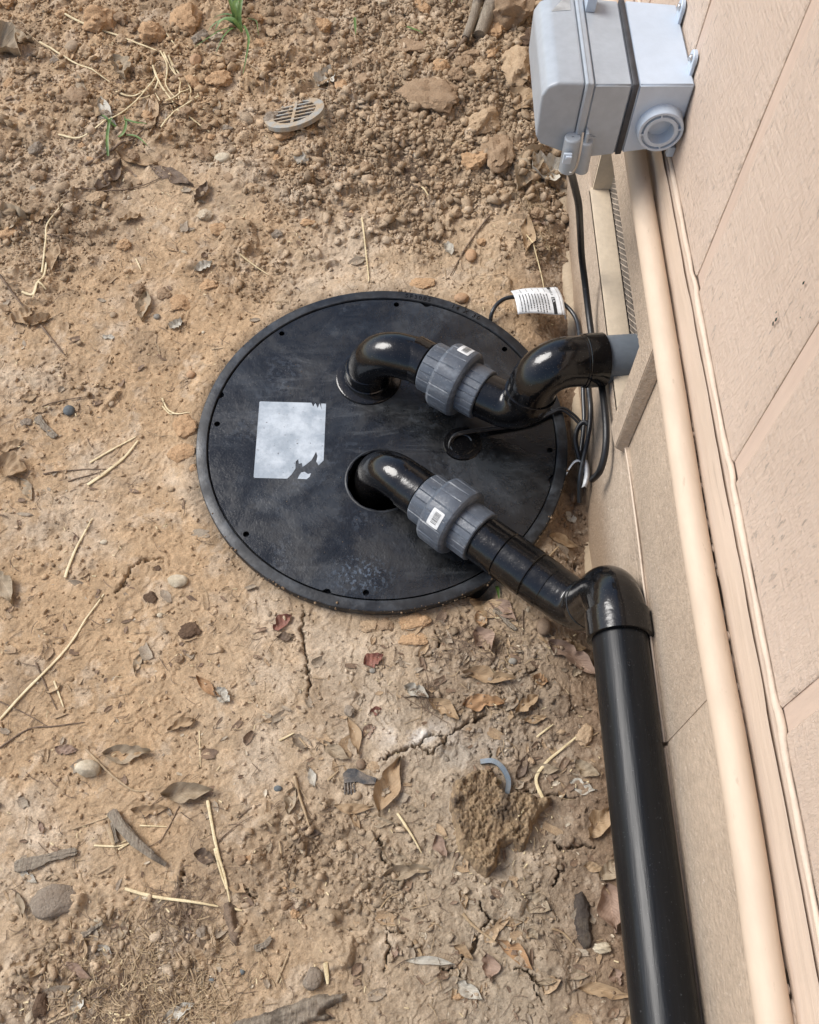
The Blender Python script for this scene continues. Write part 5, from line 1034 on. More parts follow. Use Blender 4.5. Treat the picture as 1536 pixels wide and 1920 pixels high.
# crumbly cream edge where skirt meets soil
vs, fs = tube_geo([(WX - .002 + .004 * math.sin(y * 31), y, gz(.385, y, False) - .012 + .010 * math.sin(y * 17 + 1)) for y in np.arange(.62, 2.6, .02)], .022, 8, flat=1.0)
o = put('base_edge', mesh('base_edge', vs, fs), m_mortar, house)
# vent: sill, mesh screen, near-black sheets painting the shade inside, far jamb, near trim block
vs = [(WX - .003, .9524, .188), (WX - .003, 1.5876, .188), (.437, 1.5876, .193), (.437, .9524, .193)]
box('vent_sill', m_sill, house, WX - .004, .4365, .9535, 1.5868, .176, .190, bev=.002)
box('vent_shade_floor', m_dark, house, .4385, .4555, .954, 1.586, .1865, .1885)
box('vent_shade_back', m_dark, house, .456, .46, .9, 1.7, .1, .4)
box('vent_jamb', m_sill, house, WX + .001, .4555, 1.5805, 1.5875, .1905, .3375)
# expanded metal: staggered slots, real holes
bm = bmesh.new(); zz = .1905; row = 0
while zz < .337:
    y = .955 + (row % 2) * .008
    while y < 1.58:
        q = [(y + .0014, zz + .006), (y + .008, zz + .0014), (y + .0146, zz + .006), (y + .008, zz + .0106)]
        O4 = [bm.verts.new((.438, p[0], p[1])) for p in ((y, zz + .006), (y + .008, zz), (y + .016, zz + .006), (y + .008, zz + .012))]
        I4 = [bm.verts.new((.4385, p[0], p[1])) for p in q]
        for k in range(4): bm.faces.new((O4[k], O4[(k + 1) % 4], I4[(k + 1) % 4], I4[k]))
        y += .016
    zz += .006; row += 1
o = put('vent_screen', bm_mesh('vent_screen', bm), m_screen, house)
blk = bmesh.new(); vv = [blk.verts.new(p) for p in ((.379, .962, .19), (.379, .908, .20), (.3995, .903, .19), (.3995, .966, .19), (.377, .962, .465), (.377, .905, .465), (.3995, .896, .465), (.3995, .966, .465))]
for q in ((0, 1, 2, 3), (7, 6, 5, 4), (0, 4, 5, 1), (1, 5, 6, 2), (2, 6, 7, 3), (3, 7, 4, 0)): blk.faces.new([vv[i] for i in q])
bmesh.ops.recalc_face_normals(blk, faces=blk.faces); bmesh.ops.bevel(blk, geom=list(blk.edges), offset=.0015, segments=2, affect='EDGES')
put('trim_block', bm_mesh('trim_block', blk, True), m_found, house)
# trim board and ragged caulk in the shadow gap
panel('gap_backing', m_dark, .425, .457, -2, 5, .4705, .4905, 0)  # near-black strip paints in the shade of the gap
bumpy_panel('trim_board', m_trim, .405, -2.0, 4.0, .4915, .5595, .01, .0016, 500)
box('trim_board', m_trim, house, .4085, .456, -2.0, 4.0, .4917, .5592)
rr = random.Random(3); bm = bmesh.new()
for k in range(150):
    y = rr.uniform(.0, 1.35); s = rr.uniform(.0015, .0042)
    M4 = Matrix.Translation((.4035 + rr.uniform(-.001, .004), y, .4900 + rr.uniform(-.004, .003))) @ Matrix.Diagonal((s * .8, s * rr.uniform(1, 3.2), s, 1)); bmesh.ops.create_icosphere(bm, subdivisions=1, radius=1, matrix=M4)
o = put('caulk_crumbs', bm_mesh('caulk_crumbs', bm, True, 80), m_bead, house); o['kind'] = 'stuff'
# siding sheets between grooves: sawn face pieces and recessed groove strips
GR = [-.94, -.63, -.31, -.005, .308, .622, .938, 1.25, 1.565, 1.88, 2.19]; GW = .027
def siding_piece(name, m, y0, y1, x, amp, sd, dy=.004):
    ys = np.linspace(y0, y1, max(3, int((y1 - y0) / dy))); zs = np.concatenate([np.arange(.566, 1.5, .004), np.linspace(1.5, 2.7, 20)]); A, B = np.meshgrid(ys, zs); a = A.ravel(); b = B.ravel()
    X = x - fbm(a * 1.0, b * .22, .018, sd, 4, .6) * amp - fbm(a, b, .12, sd + 9, 3) * amp * .5
    w = (h01(np.floor(b / .006), np.floor(a / .05), sd) - .5) * sstep(fbm(a, b, .09, sd + 4, 2), .05, .35) * amp * .8; X = X + w
    ed = np.minimum(a - y0, y1 - a); X = np.where((ed < .0025) & (name == 'siding_board'), X + .002, X)
    V = np.stack([X, a, b], 1); k = len(ys); nz = len(zs)
    bot = np.stack([np.full(k, .45), ys, np.full(k, .564)], 1)
    V = np.concatenate([V, bot]); i = (np.arange(nz - 1)[:, None] * k + np.arange(k - 1)[None]).ravel(); Fq = np.stack([i, i + k, i + k + 1, i + 1], 1)
    j = np.arange(k - 1); Fb = np.stack([j, j + 1, nz * k + j + 1, nz * k + j], 1); Fq = [Fq, Fb]
    if name == 'siding_board':
        for col in (0, k - 1):
            base = len(V); rows = np.arange(nz); W = V[rows * k + col].copy(); W[:, 0] = x + .0035; V = np.concatenate([V, W])
            r_ = np.arange(nz - 1); Fq.append(np.stack([r_ * k + col, (r_ + 1) * k + col, base + r_ + 1, base + r_], 1))
    return put(name, np_mesh(name, V, np.concatenate(Fq), False), m, house)
for i in range(len(GR) - 1):
    vis = -.1 < GR[i + 1] and GR[i] < 1.3
    siding_piece('siding_board', m_side, GR[i] + GW / 2, GR[i + 1] - GW / 2,   .4165, .0006, 600 + i * 7, .0035 if vis else .03)
for i, g in enumerate(GR[1:-1]): siding_piece('siding_groove', m_groove, g - GW / 2 - .001, g + GW / 2 + .001, .4195, .0004, 900 + i, .004)
# bead of paint where siding meets trim: dips into every groove
P = []
for y in np.arange(-.9, 2.1, .006):
    gd = min(abs(y - g) for g in GR); d = math.exp(-(gd / .016) ** 4)
    P.append((.4140 + .0012 * d + .0002 * math.sin(y * 90), y, .5632 + .0012 * d + .0003 * math.sin(y * 23) + .0003 * math.sin(y * 71)))
tube('paint_bead', m_bead, house, P, .0040, 8, rfun=lambda t: 1 + .14 * math.sin(t * 160) + .12 * math.sin(t * 67))
for (y, z, l, w, a) in ((.700, .753, .0085, .0022, .5), (.7015, .745, .005, .003, -.3), (.707, .757, .005, .0012, .6), (.687, .822, .006, .002, .5), (.66, .80, .002, .001, 0)):
    bm = bmesh.new(); q = [bm.verts.new((.4135, y + math.cos(a + t) * (w if abs(math.sin(t)) < .5 else w * .7), z + math.sin(t) * l / 2)) for t in (0, 1.1, 1.9, 3.1, 4.2, 5.3)]; bm.faces.new(q); bmesh.ops.solidify(bm, geom=bm.faces[:], thickness=.0006)
    put('paint_fleck', bm_mesh('paint_fleck', bm), m_teal, house)
box('wall_core', m_found, house, .4605, .60, -2.0, 5.0, -.6, 2.7)
box('unseen_eave', m_roof, house, .16, .75, -2.2, 5.2, 2.71, 2.86, bev=.01)  # eave out of view, added to hold back sky light on the wall side

# ------------------------------------------------------------------ conduit
cp = [(.384, -2.0, .488), (.384, -.4, .490), (.3835, .03, .491), (.3835, .17, .497), (.384, .30, .497), (.384, .40, .493), (.384, .57, .489), (.384, .84, .495), (.3825, 1.24, .505), (.3825, 1.7, .512), (.3825, 3.0, .52), (.3825, 4.4, .52)]
o = tube('conduit', m_conduit, None, spline(cp, 8), .0178, 32); tag(o, 'cream painted conduit running along the wall above the skirt panel', 'conduit')

# ------------------------------------------------------------------ basin and its black cover
basin = thing('sump_basin_cover', 'large round black plastic basin cover set flush in the clay', 'basin cover', loc=(0, 0, 0))
nrm = Vector((-LS[0], -LS[1], 1)).normalized(); exv = Vector((1, 0, LS[0])).normalized(); eyv = nrm.cross(exv)
LMAT = Matrix(((exv.x, eyv.x, nrm.x, LC[0]), (exv.y, eyv.y, nrm.y, LC[1]), (exv.z, eyv.z, nrm.z, LC[2]), (0, 0, 0, 1)))
def onlid(x, y, h=0): q = LMAT.inverted() @ Vector((x, y, lidz(x, y))); return (q.x, q.y)
def ring(cx, cy, r, n): return [Vector((cx + r * math.cos(2 * math.pi * k / n), cy + r * math.sin(2 * math.pi * k / n))) for k in range(n)]
HOLE = onlid(-.028, .988); FL = onlid(-.063, 1.234); GRM = onlid(.135, 1.075)
def plate(name, outer, holes, z0, z1, m, parent, bev=True):
    vs = list(outer); es = [(i, (i + 1) % len(outer)) for i in range(len(outer))]; fc = [list(range(len(outer)))]
    for h in holes:
        b = len(vs); vs += h; es += [(b + i, b + (i + 1) % len(h)) for i in range(len(h))]
    v2, e2, f2, *_ = delaunay_2d_cdt(vs, es, [], 1, 1e-6)
    hc = [(sum((p for p in h), Vector((0, 0))) / len(h), (h[0] - sum((p for p in h), Vector((0, 0))) / len(h)).length) for h in holes]
    bm = bmesh.new(); T = [bm.verts.new((p.x, p.y, z1)) for p in v2]
    for f in f2:
        c_ = sum((v2[i] for i in f), Vector((0, 0))) / 3
        if any((c_ - q).length < r_ * .985 for q, r_ in hc): continue
        bm.faces.new([T[i] for i in f])
    bmesh.ops.recalc_face_normals(bm, faces=bm.faces)
    for f in bm.faces:
        if f.normal.z < 0: f.normal_flip()
    ed = [e for e in bm.edges if e.is_boundary]; r_ = bmesh.ops.extrude_edge_only(bm, edges=ed)
    for v in r_['geom']:
        if isinstance(v, bmesh.types.BMVert): v.co.z = z0
    bm.transform(LMAT); return put(name, bm_mesh(name, bm, True, 40), m, parent)
BOLT = [131.4, 86.5, 41.3, -4.0, -48.5, -93.5, -138.9, 176]; NOTCH = [164.5, -105.3, -15.1, 75.8]
outer = []
for k in range(360):
    a = k; r = .3555
    for nn in NOTCH:
        d = abs((a - nn + 180) % 360 - 180)
        if d < 1.25: r = .3555 - .006 * math.sqrt(max(0, 1 - (d / 1.25) ** 2)) - .001
    outer.append(Vector((r * math.cos(R(a)), r * math.sin(R(a)))))
holes = [ring(*HOLE, .069, 72)] + [ring(.3435 * math.cos(R(a)), .3435 * math.sin(R(a)), .0062, 18) for a in BOLT]
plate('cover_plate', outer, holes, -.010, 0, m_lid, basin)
def lidring(name, prof, m, seg=160, c=(0, 0), sharp=30):
    vs = []; fs = []
    for r, z in prof:
        for k in range(seg): vs.append(LMAT @ Vector((c[0] + r * math.cos(2 * math.pi * k / seg), c[1] + r * math.sin(2 * math.pi * k / seg), z)))
    for i in range(len(prof) - 1):
        for k in range(seg):
            q = (k + 1) % seg; fs.append((i * seg + k, (i + 1) * seg + k, (i + 1) * seg + q, i * seg + q))
    me = mesh(name, vs, fs, True, sharp); bm = bmesh.new(); bm.from_mesh(me); bmesh.ops.recalc_face_normals(bm, faces=bm.faces); bm.to_mesh(me); bm.free()
    return put(name, me, m, basin)
lidring('basin_rim', [(.352, -.012), (.3575, -.012), (.3585, .0005), (.3600, .0025), (.3770, .0025), (.3800, .0010), (.3812, -.002), (.3812, -.016), (.3790, -.019), (.3790, -.08)], m_rim)
lidring('basin_inner_wall', [(.351, -.012), (.351, -.7), (.0005, -.7)], m_inside, 64)
lidring('bolt_seat_ring', [(.3512, -.0125), (.336, -.0125), (.336, -.02), (.3512, -.02)], m_rim, 96)
for a in BOLT:  # stainless bolt heads sunk in their holes
    q = LMAT @ Vector((.3435 * math.cos(R(a)), .3435 * math.sin(R(a)), -.0122)); lathe('cover_bolt', m_pipe, basin, q, nrm, [(0, .0001), (0, .0048), (.003, .0045), (.0035, .003), (.0035, .0001)], 12)
# raised lip round the open hole, pipe seal flange, cord grommet
lidring('hole_lip', [(.0692, -.03), (.0695, .0004), (.0705, .0012), (.0722, .0010), (.0735, .0003)], m_rim, 72, HOLE)
lidring('pipe_seal', [(.046, .010), (.0475, .0115), (.0495, .010), (.051, .0055), (.066, .0045), (.0685, .0035), (.0695, .0006), (.0705, -.001)], m_abs, 72, FL)
lidring('cord_grommet', [(.0005, .0035), (.018, .0035), (.020, .0055), (.026, .0055), (.028, .0035), (.0375, .003), (.0395, .0006), (.0405, -.001)], m_abs, 48, GRM)
# torn silvery label: polygon outline with bites out of it
so = [(-.289, 1.1665), (-.287, 1.1685), (-.180, 1.1675), (-.176, 1.158), (-.172, 1.167), (-.166, 1.155), (-.163, 1.1665), (-.1575, 1.150), (-.160, 1.166), (-.1495, 1.1660), (-.1465, 1.030), (-.156, 1.0185), (-.161, 1.027), (-.1595, 1.040), (-.163, 1.050), (-.166, 1.042), (-.171, 1.030), (-.181, 1.020), (-.188, 1.014), (-.190, 1.023), (-.196, 1.021), (-.198, 1.032), (-.203, 1.026), (-.202, 1.010), (-.209, .996), (-.217, .9865), (-.282, .9870), (-.2845, .9895)]
def outline(name, pts, h, th, m, parent):
    L2 = [Vector(onlid(*p)) for p in pts]; v2, e2, f2, *_ = delaunay_2d_cdt(L2, [(i, (i + 1) % len(L2)) for i in range(len(L2))], [], 1, 1e-7)
    bm = bmesh.new(); T = [bm.verts.new((p.x, p.y, h)) for p in v2]
    for f in f2: bm.faces.new([T[i] for i in f])
    for f in bm.faces:
        f.normal_update()
        if f.normal.z < 0: f.normal_flip()
    r_ = bmesh.ops.extrude_edge_only(bm, edges=[e for e in bm.edges if e.is_boundary])
    for v in r_['geom']:
        if isinstance(v, bmesh.types.BMVert): v.co.z = h - th
    bm.transform(LMAT); return put(name, bm_mesh(name, bm), m, parent)
outline('label_sticker', so, .0006, .0006, m_sticker, basin)
outline('label_sticker', [(-.196, .9868), (-.194, .993), (-.190, 1.001), (-.183, 1.003), (-.176, .998), (-.170, 1.000), (-.172, .992), (-.178, .9862)], .0006, .0006, m_sticker, basin)
# raised lettering on the rim
def text_mesh(s, size, ext):
    cu = bpy.data.curves.new('t', 'FONT'); cu.body = s; cu.size = size; cu.extrude = ext; cu.align_x = 'CENTER'; cu.resolution_u = 2
    o = bpy.data.objects.new('t', cu); C.objects.link(o); bpy.context.view_layer.update()
    me = bpy.data.meshes.new_from_object(o.evaluated_get(bpy.context.evaluated_depsgraph_get())); bpy.data.objects.remove(o); return me
for s, a0 in (('SF30BS', 83.3), ('14 X 30', 66.5)):
    bm = bmesh.new()
    for k, ch in enumerate(s):
        if ch == ' ': continue
        a = a0 - k * 1.62; me = text_mesh(ch, .0155, .0007); b2 = bmesh.new(); b2.from_mesh(me)
        b2.transform(LMAT @ Matrix.Rotation(R(a), 4, 'Z') @ Matrix.Translation((.3635, 0, .0026)) @ Matrix.Rotation(R(-90), 4, 'Z')); b2.to_mesh(me); b2.free(); bm.from_mesh(me)
    put('rim_lettering', bm_mesh('rim_lettering', bm), m_abs, basin)
# grit and soil that has spilled over the rim
ra = np.concatenate([rg.normal(c0, s0, 180) for c0, s0 in ((2.6, .5), (4.0, .25), (4.9, .4), (.6, .6), (5.6, .3))]); rr_ = np.where(rg.random(900) < .8, rg.normal(.3835, .004, 900), rg.uniform(.1, .35, 900)); rr_ = np.minimum(rr_, .386)
qs = [LMAT @ Vector((r_ * math.cos(a_), r_ * math.sin(a_), .0004 if r_ < .355 else .0026)) for r_, a_ in zip(rr_, ra)]
sz_ = np.where(rr_ > .36, .0006 + .0026 * rg.random(900) ** 3, rg.uniform(.0005, .0011, 900)); sz_ = np.where(rg.random(900) < .8, sz_ * .3, sz_)
V = IV[None] * (1 + rg.uniform(-.3, .3, (900, 12, 1))) * sz_[:, None, None] + np.array([q[:] for q in qs])[:, None, :]
F = (IF[None] + (np.arange(900) * 12)[:, None, None]).reshape(-1, 3); me = np_mesh('spilled_grit', V.reshape(-1, 3), F, False)
cc = np.ones((900 * 12, 4), np.float32); cc[:, :3] = (.25, .175, .11); ca = me.color_attributes.new('soil', 'FLOAT_COLOR', 'POINT'); ca.data.foreach_set('color', cc.ravel())
o = put('spilled_grit', me, m_dirt); tag(o, 'soil grit spilled on the rim and cover', kind='stuff')

# ------------------------------------------------------------------ pipe runs
PR = .0423
def ribbed(step, depth, nseg, duty):
    def f(th, i):
        return -depth if (th / (2 * math.pi) * step) % 1 < duty else 0
    return f
def union(parent, P0, P1, sticker_angle, rn=.069, rc=.052):
    P0 = Vector(P0); P1 = Vector(P1); a = (P1 - P0).normalized(); L = (P1 - P0).length; n0 = L * .26; n1 = L * .70
    col = lathe('union_collar', m_union, parent, P0, a, [(0, PR), (0, rc - .003), (.0015, rc - .001), (.003, rc), (n0 + .002, rc)], 240, lambda th, i: ribbed(20, .0016, 240, .07)(th, i) if i > 1 else 0, 20)
    nut = lathe('union_nut', m_union, parent, P0 + a * n0, a, [(0, rc), (0, rn - .006), (.001, rn - .0035), (.004, rn - .0015), (.0075, rn), (.030, rn), (n1 - n0 - .010, rn + .0005), (n1 - n0 - .006, rn - .0005), (n1 - n0 - .002, rn - .004), (n1 - n0, rn - .008), (n1 - n0, rc)], 240,
                lambda th, i: ribbed(18, .0018, 240, .06)(th, i) if 2 < i < 6 else 0, 20)
    lathe('union_collar', m_union, parent, P0 + a * n1, a, [(0, rc), (L - n1 - .003, rc), (L - n1 - .001, rc - .001), (L - n1, rc - .003), (L - n1, PR)], 240, lambda th, i: ribbed(22, .0016, 240, .07)(th, i) if i < 2 else 0, 20)
    # barcode sticker wrapped on the nut
    A, u, s = frame(a); cen = P0 + a * (n0 + (n1 - n0) * .52)
    def pt(x, y, r): th = sticker_angle + y / rn; return cen + a * x + (u * math.cos(th) + s * math.sin(th)) * r
    w, h = .0130, .0170; nn = 14; vs = []; fs = []
    for i in range(nn + 1):
        for j in range(nn + 1):
            x = (i / nn * 2 - 1); y = (j / nn * 2 - 1)
            # squircle rounding
            k = 1 - .045 * (abs(x * y)) ** 5; vs.append(pt(x * w * k, y * h * k, rn + .0009))
    for i in range(nn):
        for j in range(nn): b = i * (nn + 1) + j; fs.append((b, b + nn + 1, b + nn + 2, b + 1))
    st = put('barcode_sticker', mesh('barcode_sticker', vs, fs), m_white, parent)
    bm = bmesh.new(); rr = random.Random(int(sticker_angle * 100)); y = -.0120
    while y < .0110:
        bw = rr.choice([.0005, .0008, .0014]); q = [bm.verts.new(pt(xx, yy, rn + .00125)) for xx, yy in ((-.0055, y), (.0070, y), (.0070, y + bw), (-.0055, y + bw))]; bm.faces.new(q); y += bw + rr.choice([.0007, .0010, .0015])
    put('printed_bars', bm_mesh('printed_bars', bm), m_print, st)
def sleeve(name, m, parent, p, q, r, lip=.0014):
    p = Vector(p); q = Vector(q); a = (q - p).normalized(); L = (q - p).length
    return lathe(name, m, parent, p, a, [(0, PR - .001), (0, r - lip), (.0012, r), (L - .0012, r), (L, r - lip), (L, PR - .001)], 64)
def along(A, B, d): A = Vector(A); B = Vector(B); return A + (B - A).normalized() * d

# --- lower run: out of the open hole, union, down along the wall
dp = thing('discharge_pipe_run', 'black pipe run from the open hole through a grey union to the long pipe', 'pipe')
B0 = Vector((.029, .941, .003)); B1 = Vector((.280, .726, .022)); bd = (B1 - B0).normalized()
CB = B0 - bd * .086; CB.z = B0.z
E1 = Vector((.338, .676, .030)); E2 = Vector((.351, .640, .200)); PE = Vector((.358, -.75, .228))
tube('elbow', m_abs, dp, fillet([(CB.x - .004, CB.y + .004, -.20), CB, B0 + bd * .012], [.074], 24), .0452, 48)
tube('pipe', m_abs, dp, [B0, B1], PR, 48)
sleeve('socket', m_abs, dp, B0 - bd * .004, B0 + bd * .034, .0468)
union(dp, B0 + bd * .036, B0 + bd * .176, R(44))
sleeve('coupling', m_abs, dp, B0 + bd * .180, B0 + bd * .232, .0462)
sleeve('coupling', m_abs, dp, B0 + bd * .2330, B0 + bd * .296, .0470)
sleeve('socket', m_abs, dp, B0 + bd * .2985, B0 + bd * .334, .0464)
tube('elbow', m_abs, dp, fillet([B0 + bd * .333, E1, E1 + (E2 - E1) * .35], [.050], 16), .0450, 48)
ed = (E2 - E1).normalized(); sleeve('joint_ring', m_abs, dp, E1 + ed * .044, E1 + ed * .058, .0462, .001)
pd = (PE - E2).normalized()
tube('elbow', m_abs, dp, fillet([E1 + ed * .05, E2, E2 + pd * .07], [.058], 24), .0450, 48)
sleeve('socket', m_abs, dp, E2 + pd * .046, E2 + pd * .090, .0506, .0022)
o = lathe('long_pipe', m_pipe, dp, E2 + pd * .05, pd, [(0, .0425), (1.3, .0425)], 64); 
# --- upper run: out of the seal flange, union, up and into the wall
ip = thing('inlet_pipe_run', 'black pipe run rising from the seal ring through a grey union into the house wall', 'pipe')
A0 = Vector((.036, 1.206, .066)); A1 = Vector((.190, 1.106, .066)); ad = (A1 - A0).normalized()
FW = LMAT @ Vector((*FL, 0)); CA = Vector((FW.x + .004, FW.y - .002, .066))
tube('elbow', m_abs, ip, fillet([Vector((FW.x, FW.y, -.2)), CA, A0 + ad * .006], [.068], 24), .0455, 48)
sleeve('socket', m_abs, ip, (FW.x, FW.y, -.034), (FW.x, FW.y, .004), .0478)
sleeve('socket', m_abs, ip, A0 - ad * .010, A0 + ad * .026, .0468)
tube('pipe', m_abs, ip, [A0, A1], PR, 48)
union(ip, A0 + ad * .030, A0 + ad * .160, R(-26))
G1 = Vector((.246, 1.078, .066)); G2 = Vector((.262, 1.098, .192)); G3 = Vector((.385, 1.118, .186))
tube('elbow', m_abs, ip, fillet([A0 + ad * .160, G1, G1 + (G2 - G1) * .42], [.050], 18), .0455, 48)
gd = (G2 - G1).normalized(); sleeve('joint_ring', m_abs, ip, G1 + gd * .048, G1 + gd * .060, .0500, .003)
g3 = (G3 - G2).normalized()
tube('elbow', m_abs, ip, fillet([G1 + gd * .052, G2, G2 + g3 * .105], [.062], 26), .0472, 48)
sleeve('socket', m_abs, ip, G2 + g3 * .083, G2 + g3 * .120, .0505, .002)
lathe('socket_ring', m_abs, ip, G2 + g3 * .078, g3, [(0, .0470), (.001, .0492), (.004, .0492), (.005, .0505)], 48)
lathe('stub_pipe', m_stub, ip, G2 + g3 * .09, g3, [(0, .0445), (.12, .0445)], 48)

# ------------------------------------------------------------------ electrical box
eb = thing('electrical_box', 'light grey plastic electrical disconnect box screwed to the siding', 'electrical box')
def taper(name, m, x0, x1, y0a, y1a, z0a, z1a, y0b, y1b, z0b, z1b, bev=.003, seg=3, parent=eb):
    bm = bmesh.new(); vv = [bm.verts.new(p) for p in ((x0, y0a, z0a), (x0, y1a, z0a), (x0, y1a, z1a), (x0, y0a, z1a), (x1, y0b, z0b), (x1, y1b, z0b), (x1, y1b, z1b), (x1, y0b, z1b))]
    for q in ((0, 1, 2, 3), (7, 6, 5, 4), (0, 4, 5, 1), (1, 5, 6, 2), (2, 6, 7, 3), (3, 7, 4, 0)): bm.faces.new([vv[i] for i in q])
    bmesh.ops.recalc_face_normals(bm, faces=bm.faces); bmesh.ops.bevel(bm, geom=list(bm.edges), offset=bev, segments=seg, affect='EDGES'); return put(name, bm_mesh(name, bm, True, 50), m, parent)
taper('back_box', m_boxl, .3335, .4145, 1.197, 1.408, .5775, .693, 1.203, 1.402, .588, .6925, .0025)
taper('gasket', m_gasket, .3245, .3332, 1.1965, 1.4085, .5745, .6938, 1.1965, 1.4085, .576, .6938, .0008, 1)
taper('middle_housing', m_boxd, .2685, .3243, 1.194, 1.411, .567, .6925, 1.198, 1.407, .574, .692, .0025)
# hinged cover: flange and bulged body with sloping lower edge
bm = bmesh.new(); box_bm(bm, .2560, .2683, 1.1915, 1.4135, .566, .696, .003, 3); put('cover_flange', bm_mesh('cover_flange', bm, True, 50), m_boxd, eb)
bm = bmesh.new(); prof = [(.2558, .571), (.2558, .694), (.216, .693), (.203, .686), (.1955, .672), (.197, .604), (.206, .590)]
for yy in (1.195, 1.410):
    for (x, z) in prof: bm.verts.new((x, yy, z))
bm.verts.ensure_lookup_table(); k = len(prof)
bm.faces.new([bm.verts[i] for i in range(k)]); bm.faces.new([bm.verts[k + i] for i in range(k)][::-1])
for i in range(k): bm.faces.new([bm.verts[i], bm.verts[(i + 1) % k], bm.verts[k + (i + 1) % k], bm.verts[k + i]])
bmesh.ops.recalc_face_normals(bm, faces=bm.faces)
bmesh.ops.bevel(bm, geom=[e for e in bm.edges], offset=.0055, segments=4, affect='EDGES', profile=.6); put('hinged_cover', bm_mesh('hinged_cover', bm, True, 60), m_boxd, eb)
box('cover_seam', m_boxd, eb, .2585, .2600, 1.1905, 1.4145, .5655, .6972, bev=.0006)
# conduit hubs
def hub(cx, cz, y, sgn, nm='conduit_hub'):
    h = lathe(nm, m_boxl, eb, (cx, y, cz), (0, -sgn, 0), [(0, .0345), (.020, .0335), (.0215, .0325), (.0215, .0290), (.0165, .0285), (.0165, .0255), (.0215, .0250), (.0215, .0195), (.006, .0185), (-.0005, .0175), (-.001, .001)], 64)
    for k in range(4):
        a = k * math.pi / 2 + .2; p = Vector((cx + .0270 * math.cos(a), y - sgn * .019, cz + .0270 * math.sin(a)))
        bm = bmesh.new(); box_bm(bm, -.0021, .0021, -.0022, .0022, -.0012, .0012); bm.transform(Matrix.Translation(p) @ Matrix.Rotation(-a, 4, 'Y')); put('hub_web', bm_mesh('hub_web', bm), m_boxl, h)
hub(.3795, .6275, 1.203, 1); hub(.3795, .6275, 1.4015, -1)
box('corner_foot', m_boxl, eb, .404, .4155, 1.1985, 1.21, .572, .589, bev=.002)
for yy in (1.236, 1.362):
    bm = bmesh.new(); box_bm(bm, .4085, .4140, yy - .012, yy + .012, .690, .712, .002, 2); o = put('mounting_ear', bm_mesh('mounting_ear', bm, True, 50), m_boxl, eb)
    lathe('ear_top', m_boxl, o, (.4083, yy, .711), (1, 0, 0), [(0, .001), (0, .0112), (.001, .012), (.0057, .012)], 24)
    lathe('ear_screw', m_metal, o, (.4080, yy, .712), (-1, 0, 0), [(0, .0052), (.002, .0050), (.0035, .0035), (.0038, .0001)], 20)
# latch and cable clamp at the near bottom edge of the cover
cl = lathe('cable_clamp', m_boxd, eb, (.252, 1.186, .612), (.03, 0, -1), [(0, .001), (0, .011), (.002, .0125), (.058, .0135), (.060, .0125), (.060, .009)], 28)
lathe('clamp_tube', m_boxd, eb, (.2735, 1.187, .606), (.03, 0, -1), [(0, .001), (0, .009), (.002, .0105), (.053, .0115), (.055, .0105), (.055, .006)], 28)
la = box('latch', m_boxl, eb, .240, .2525, 1.166, 1.1705, .578, .596, bev=.001)
box('latch_hook', m_boxl, la, .243, .252, 1.162, 1.1665, .588, .594, bev=.001)
tube('latch_wire', m_metal, eb, spline([(.262, 1.170, .632), (.2625, 1.164, .606), (.2622, 1.163, .580), (.259, 1.164, .566), (.255, 1.168, .562)], 6), .0017, 10)
box('latch_rib', m_boxd, eb, .2705, .2745, 1.180, 1.1945, .594, .622, bev=.001)
bm = bmesh.new(); v = [bm.verts.new(p) for p in ((.2745, 1.187, .600), (.2745, 1.187, .612), (.289, 1.194, .606), (.2745, 1.194, .600), (.2745, 1.194, .612))]
for q in ((0, 1, 2), (0, 2, 3), (1, 4, 2), (0, 3, 4, 1), (2, 4, 3)): bm.faces.new([v[i] for i in q])
bmesh.ops.recalc_face_normals(bm, faces=bm.faces); put('latch_tab', bm_mesh('latch_tab', bm), m_boxd, eb)
hs = box('top_hasp', m_boxl, eb, .2700, .2850, 1.372, 1.404, .6925, .720, bev=.002)
bm = bmesh.new(); v = [bm.verts.new(p) for p in ((.217, 1.3695, .6936), (.2475, 1.3735, .6946), (.2475, 1.4065, .6946), (.240, 1.4065, .6944))]; bm.faces.new(v); bmesh.ops.solidify(bm, geom=bm.faces[:], thickness=-.0005)
bmesh.ops.recalc_face_normals(bm, faces=bm.faces); put('white_sticker', bm_mesh('white_sticker', bm), m_white, eb)

# ------------------------------------------------------------------ cords and tags
K1 = [(.256, 1.187, .575), (.258, 1.190, .553), (.272, 1.222, .510), (.292, 1.258, .450), (.308, 1.283, .400), (.332, 1.326, .306), (.350, 1.336, .231), (.365, 1.318, .179), (.3745, 1.282, .146), (.3805, 1.225, .128), (.382, 1.165, .135), (.382, 1.084, .152), (.381, 1.0, .158), (.379, .947, .142), (.374, .922, .108), (.369, .930, .064)]
o = tube('power_cord', m_cord, None, spline(K1, 8), .0065, 16); tag(o, 'thick black cord dropping from the grey box past the grey stub pipe', 'cord')
def gcord(P): return spline([(x, y, max(z, gz(x, y, False) + .004)) for x, y, z in P], 8)
PA = [(.196, 1.375, -.055), (.200, 1.394, -.025), (.203, 1.408, -.008), (.218, 1.430, .0), (.244, 1.443, .004), (.294, 1.442, .006), (.347, 1.434, .006), (.372, 1.414, .004), (.386, 1.38, .004), (.3885, 1.326, .005), (.388, 1.253, .004), (.3875, 1.193, -.010), (.3875, 1.135, -.024), (.383, 1.09, -.040), (.376, 1.05, -.05)]
o = tube('float_cord', m_cordg, None, gcord(PA), .0046, 14); tag(o, 'dark grey cord carrying the printed tag, curving round the cover edge', 'cord')
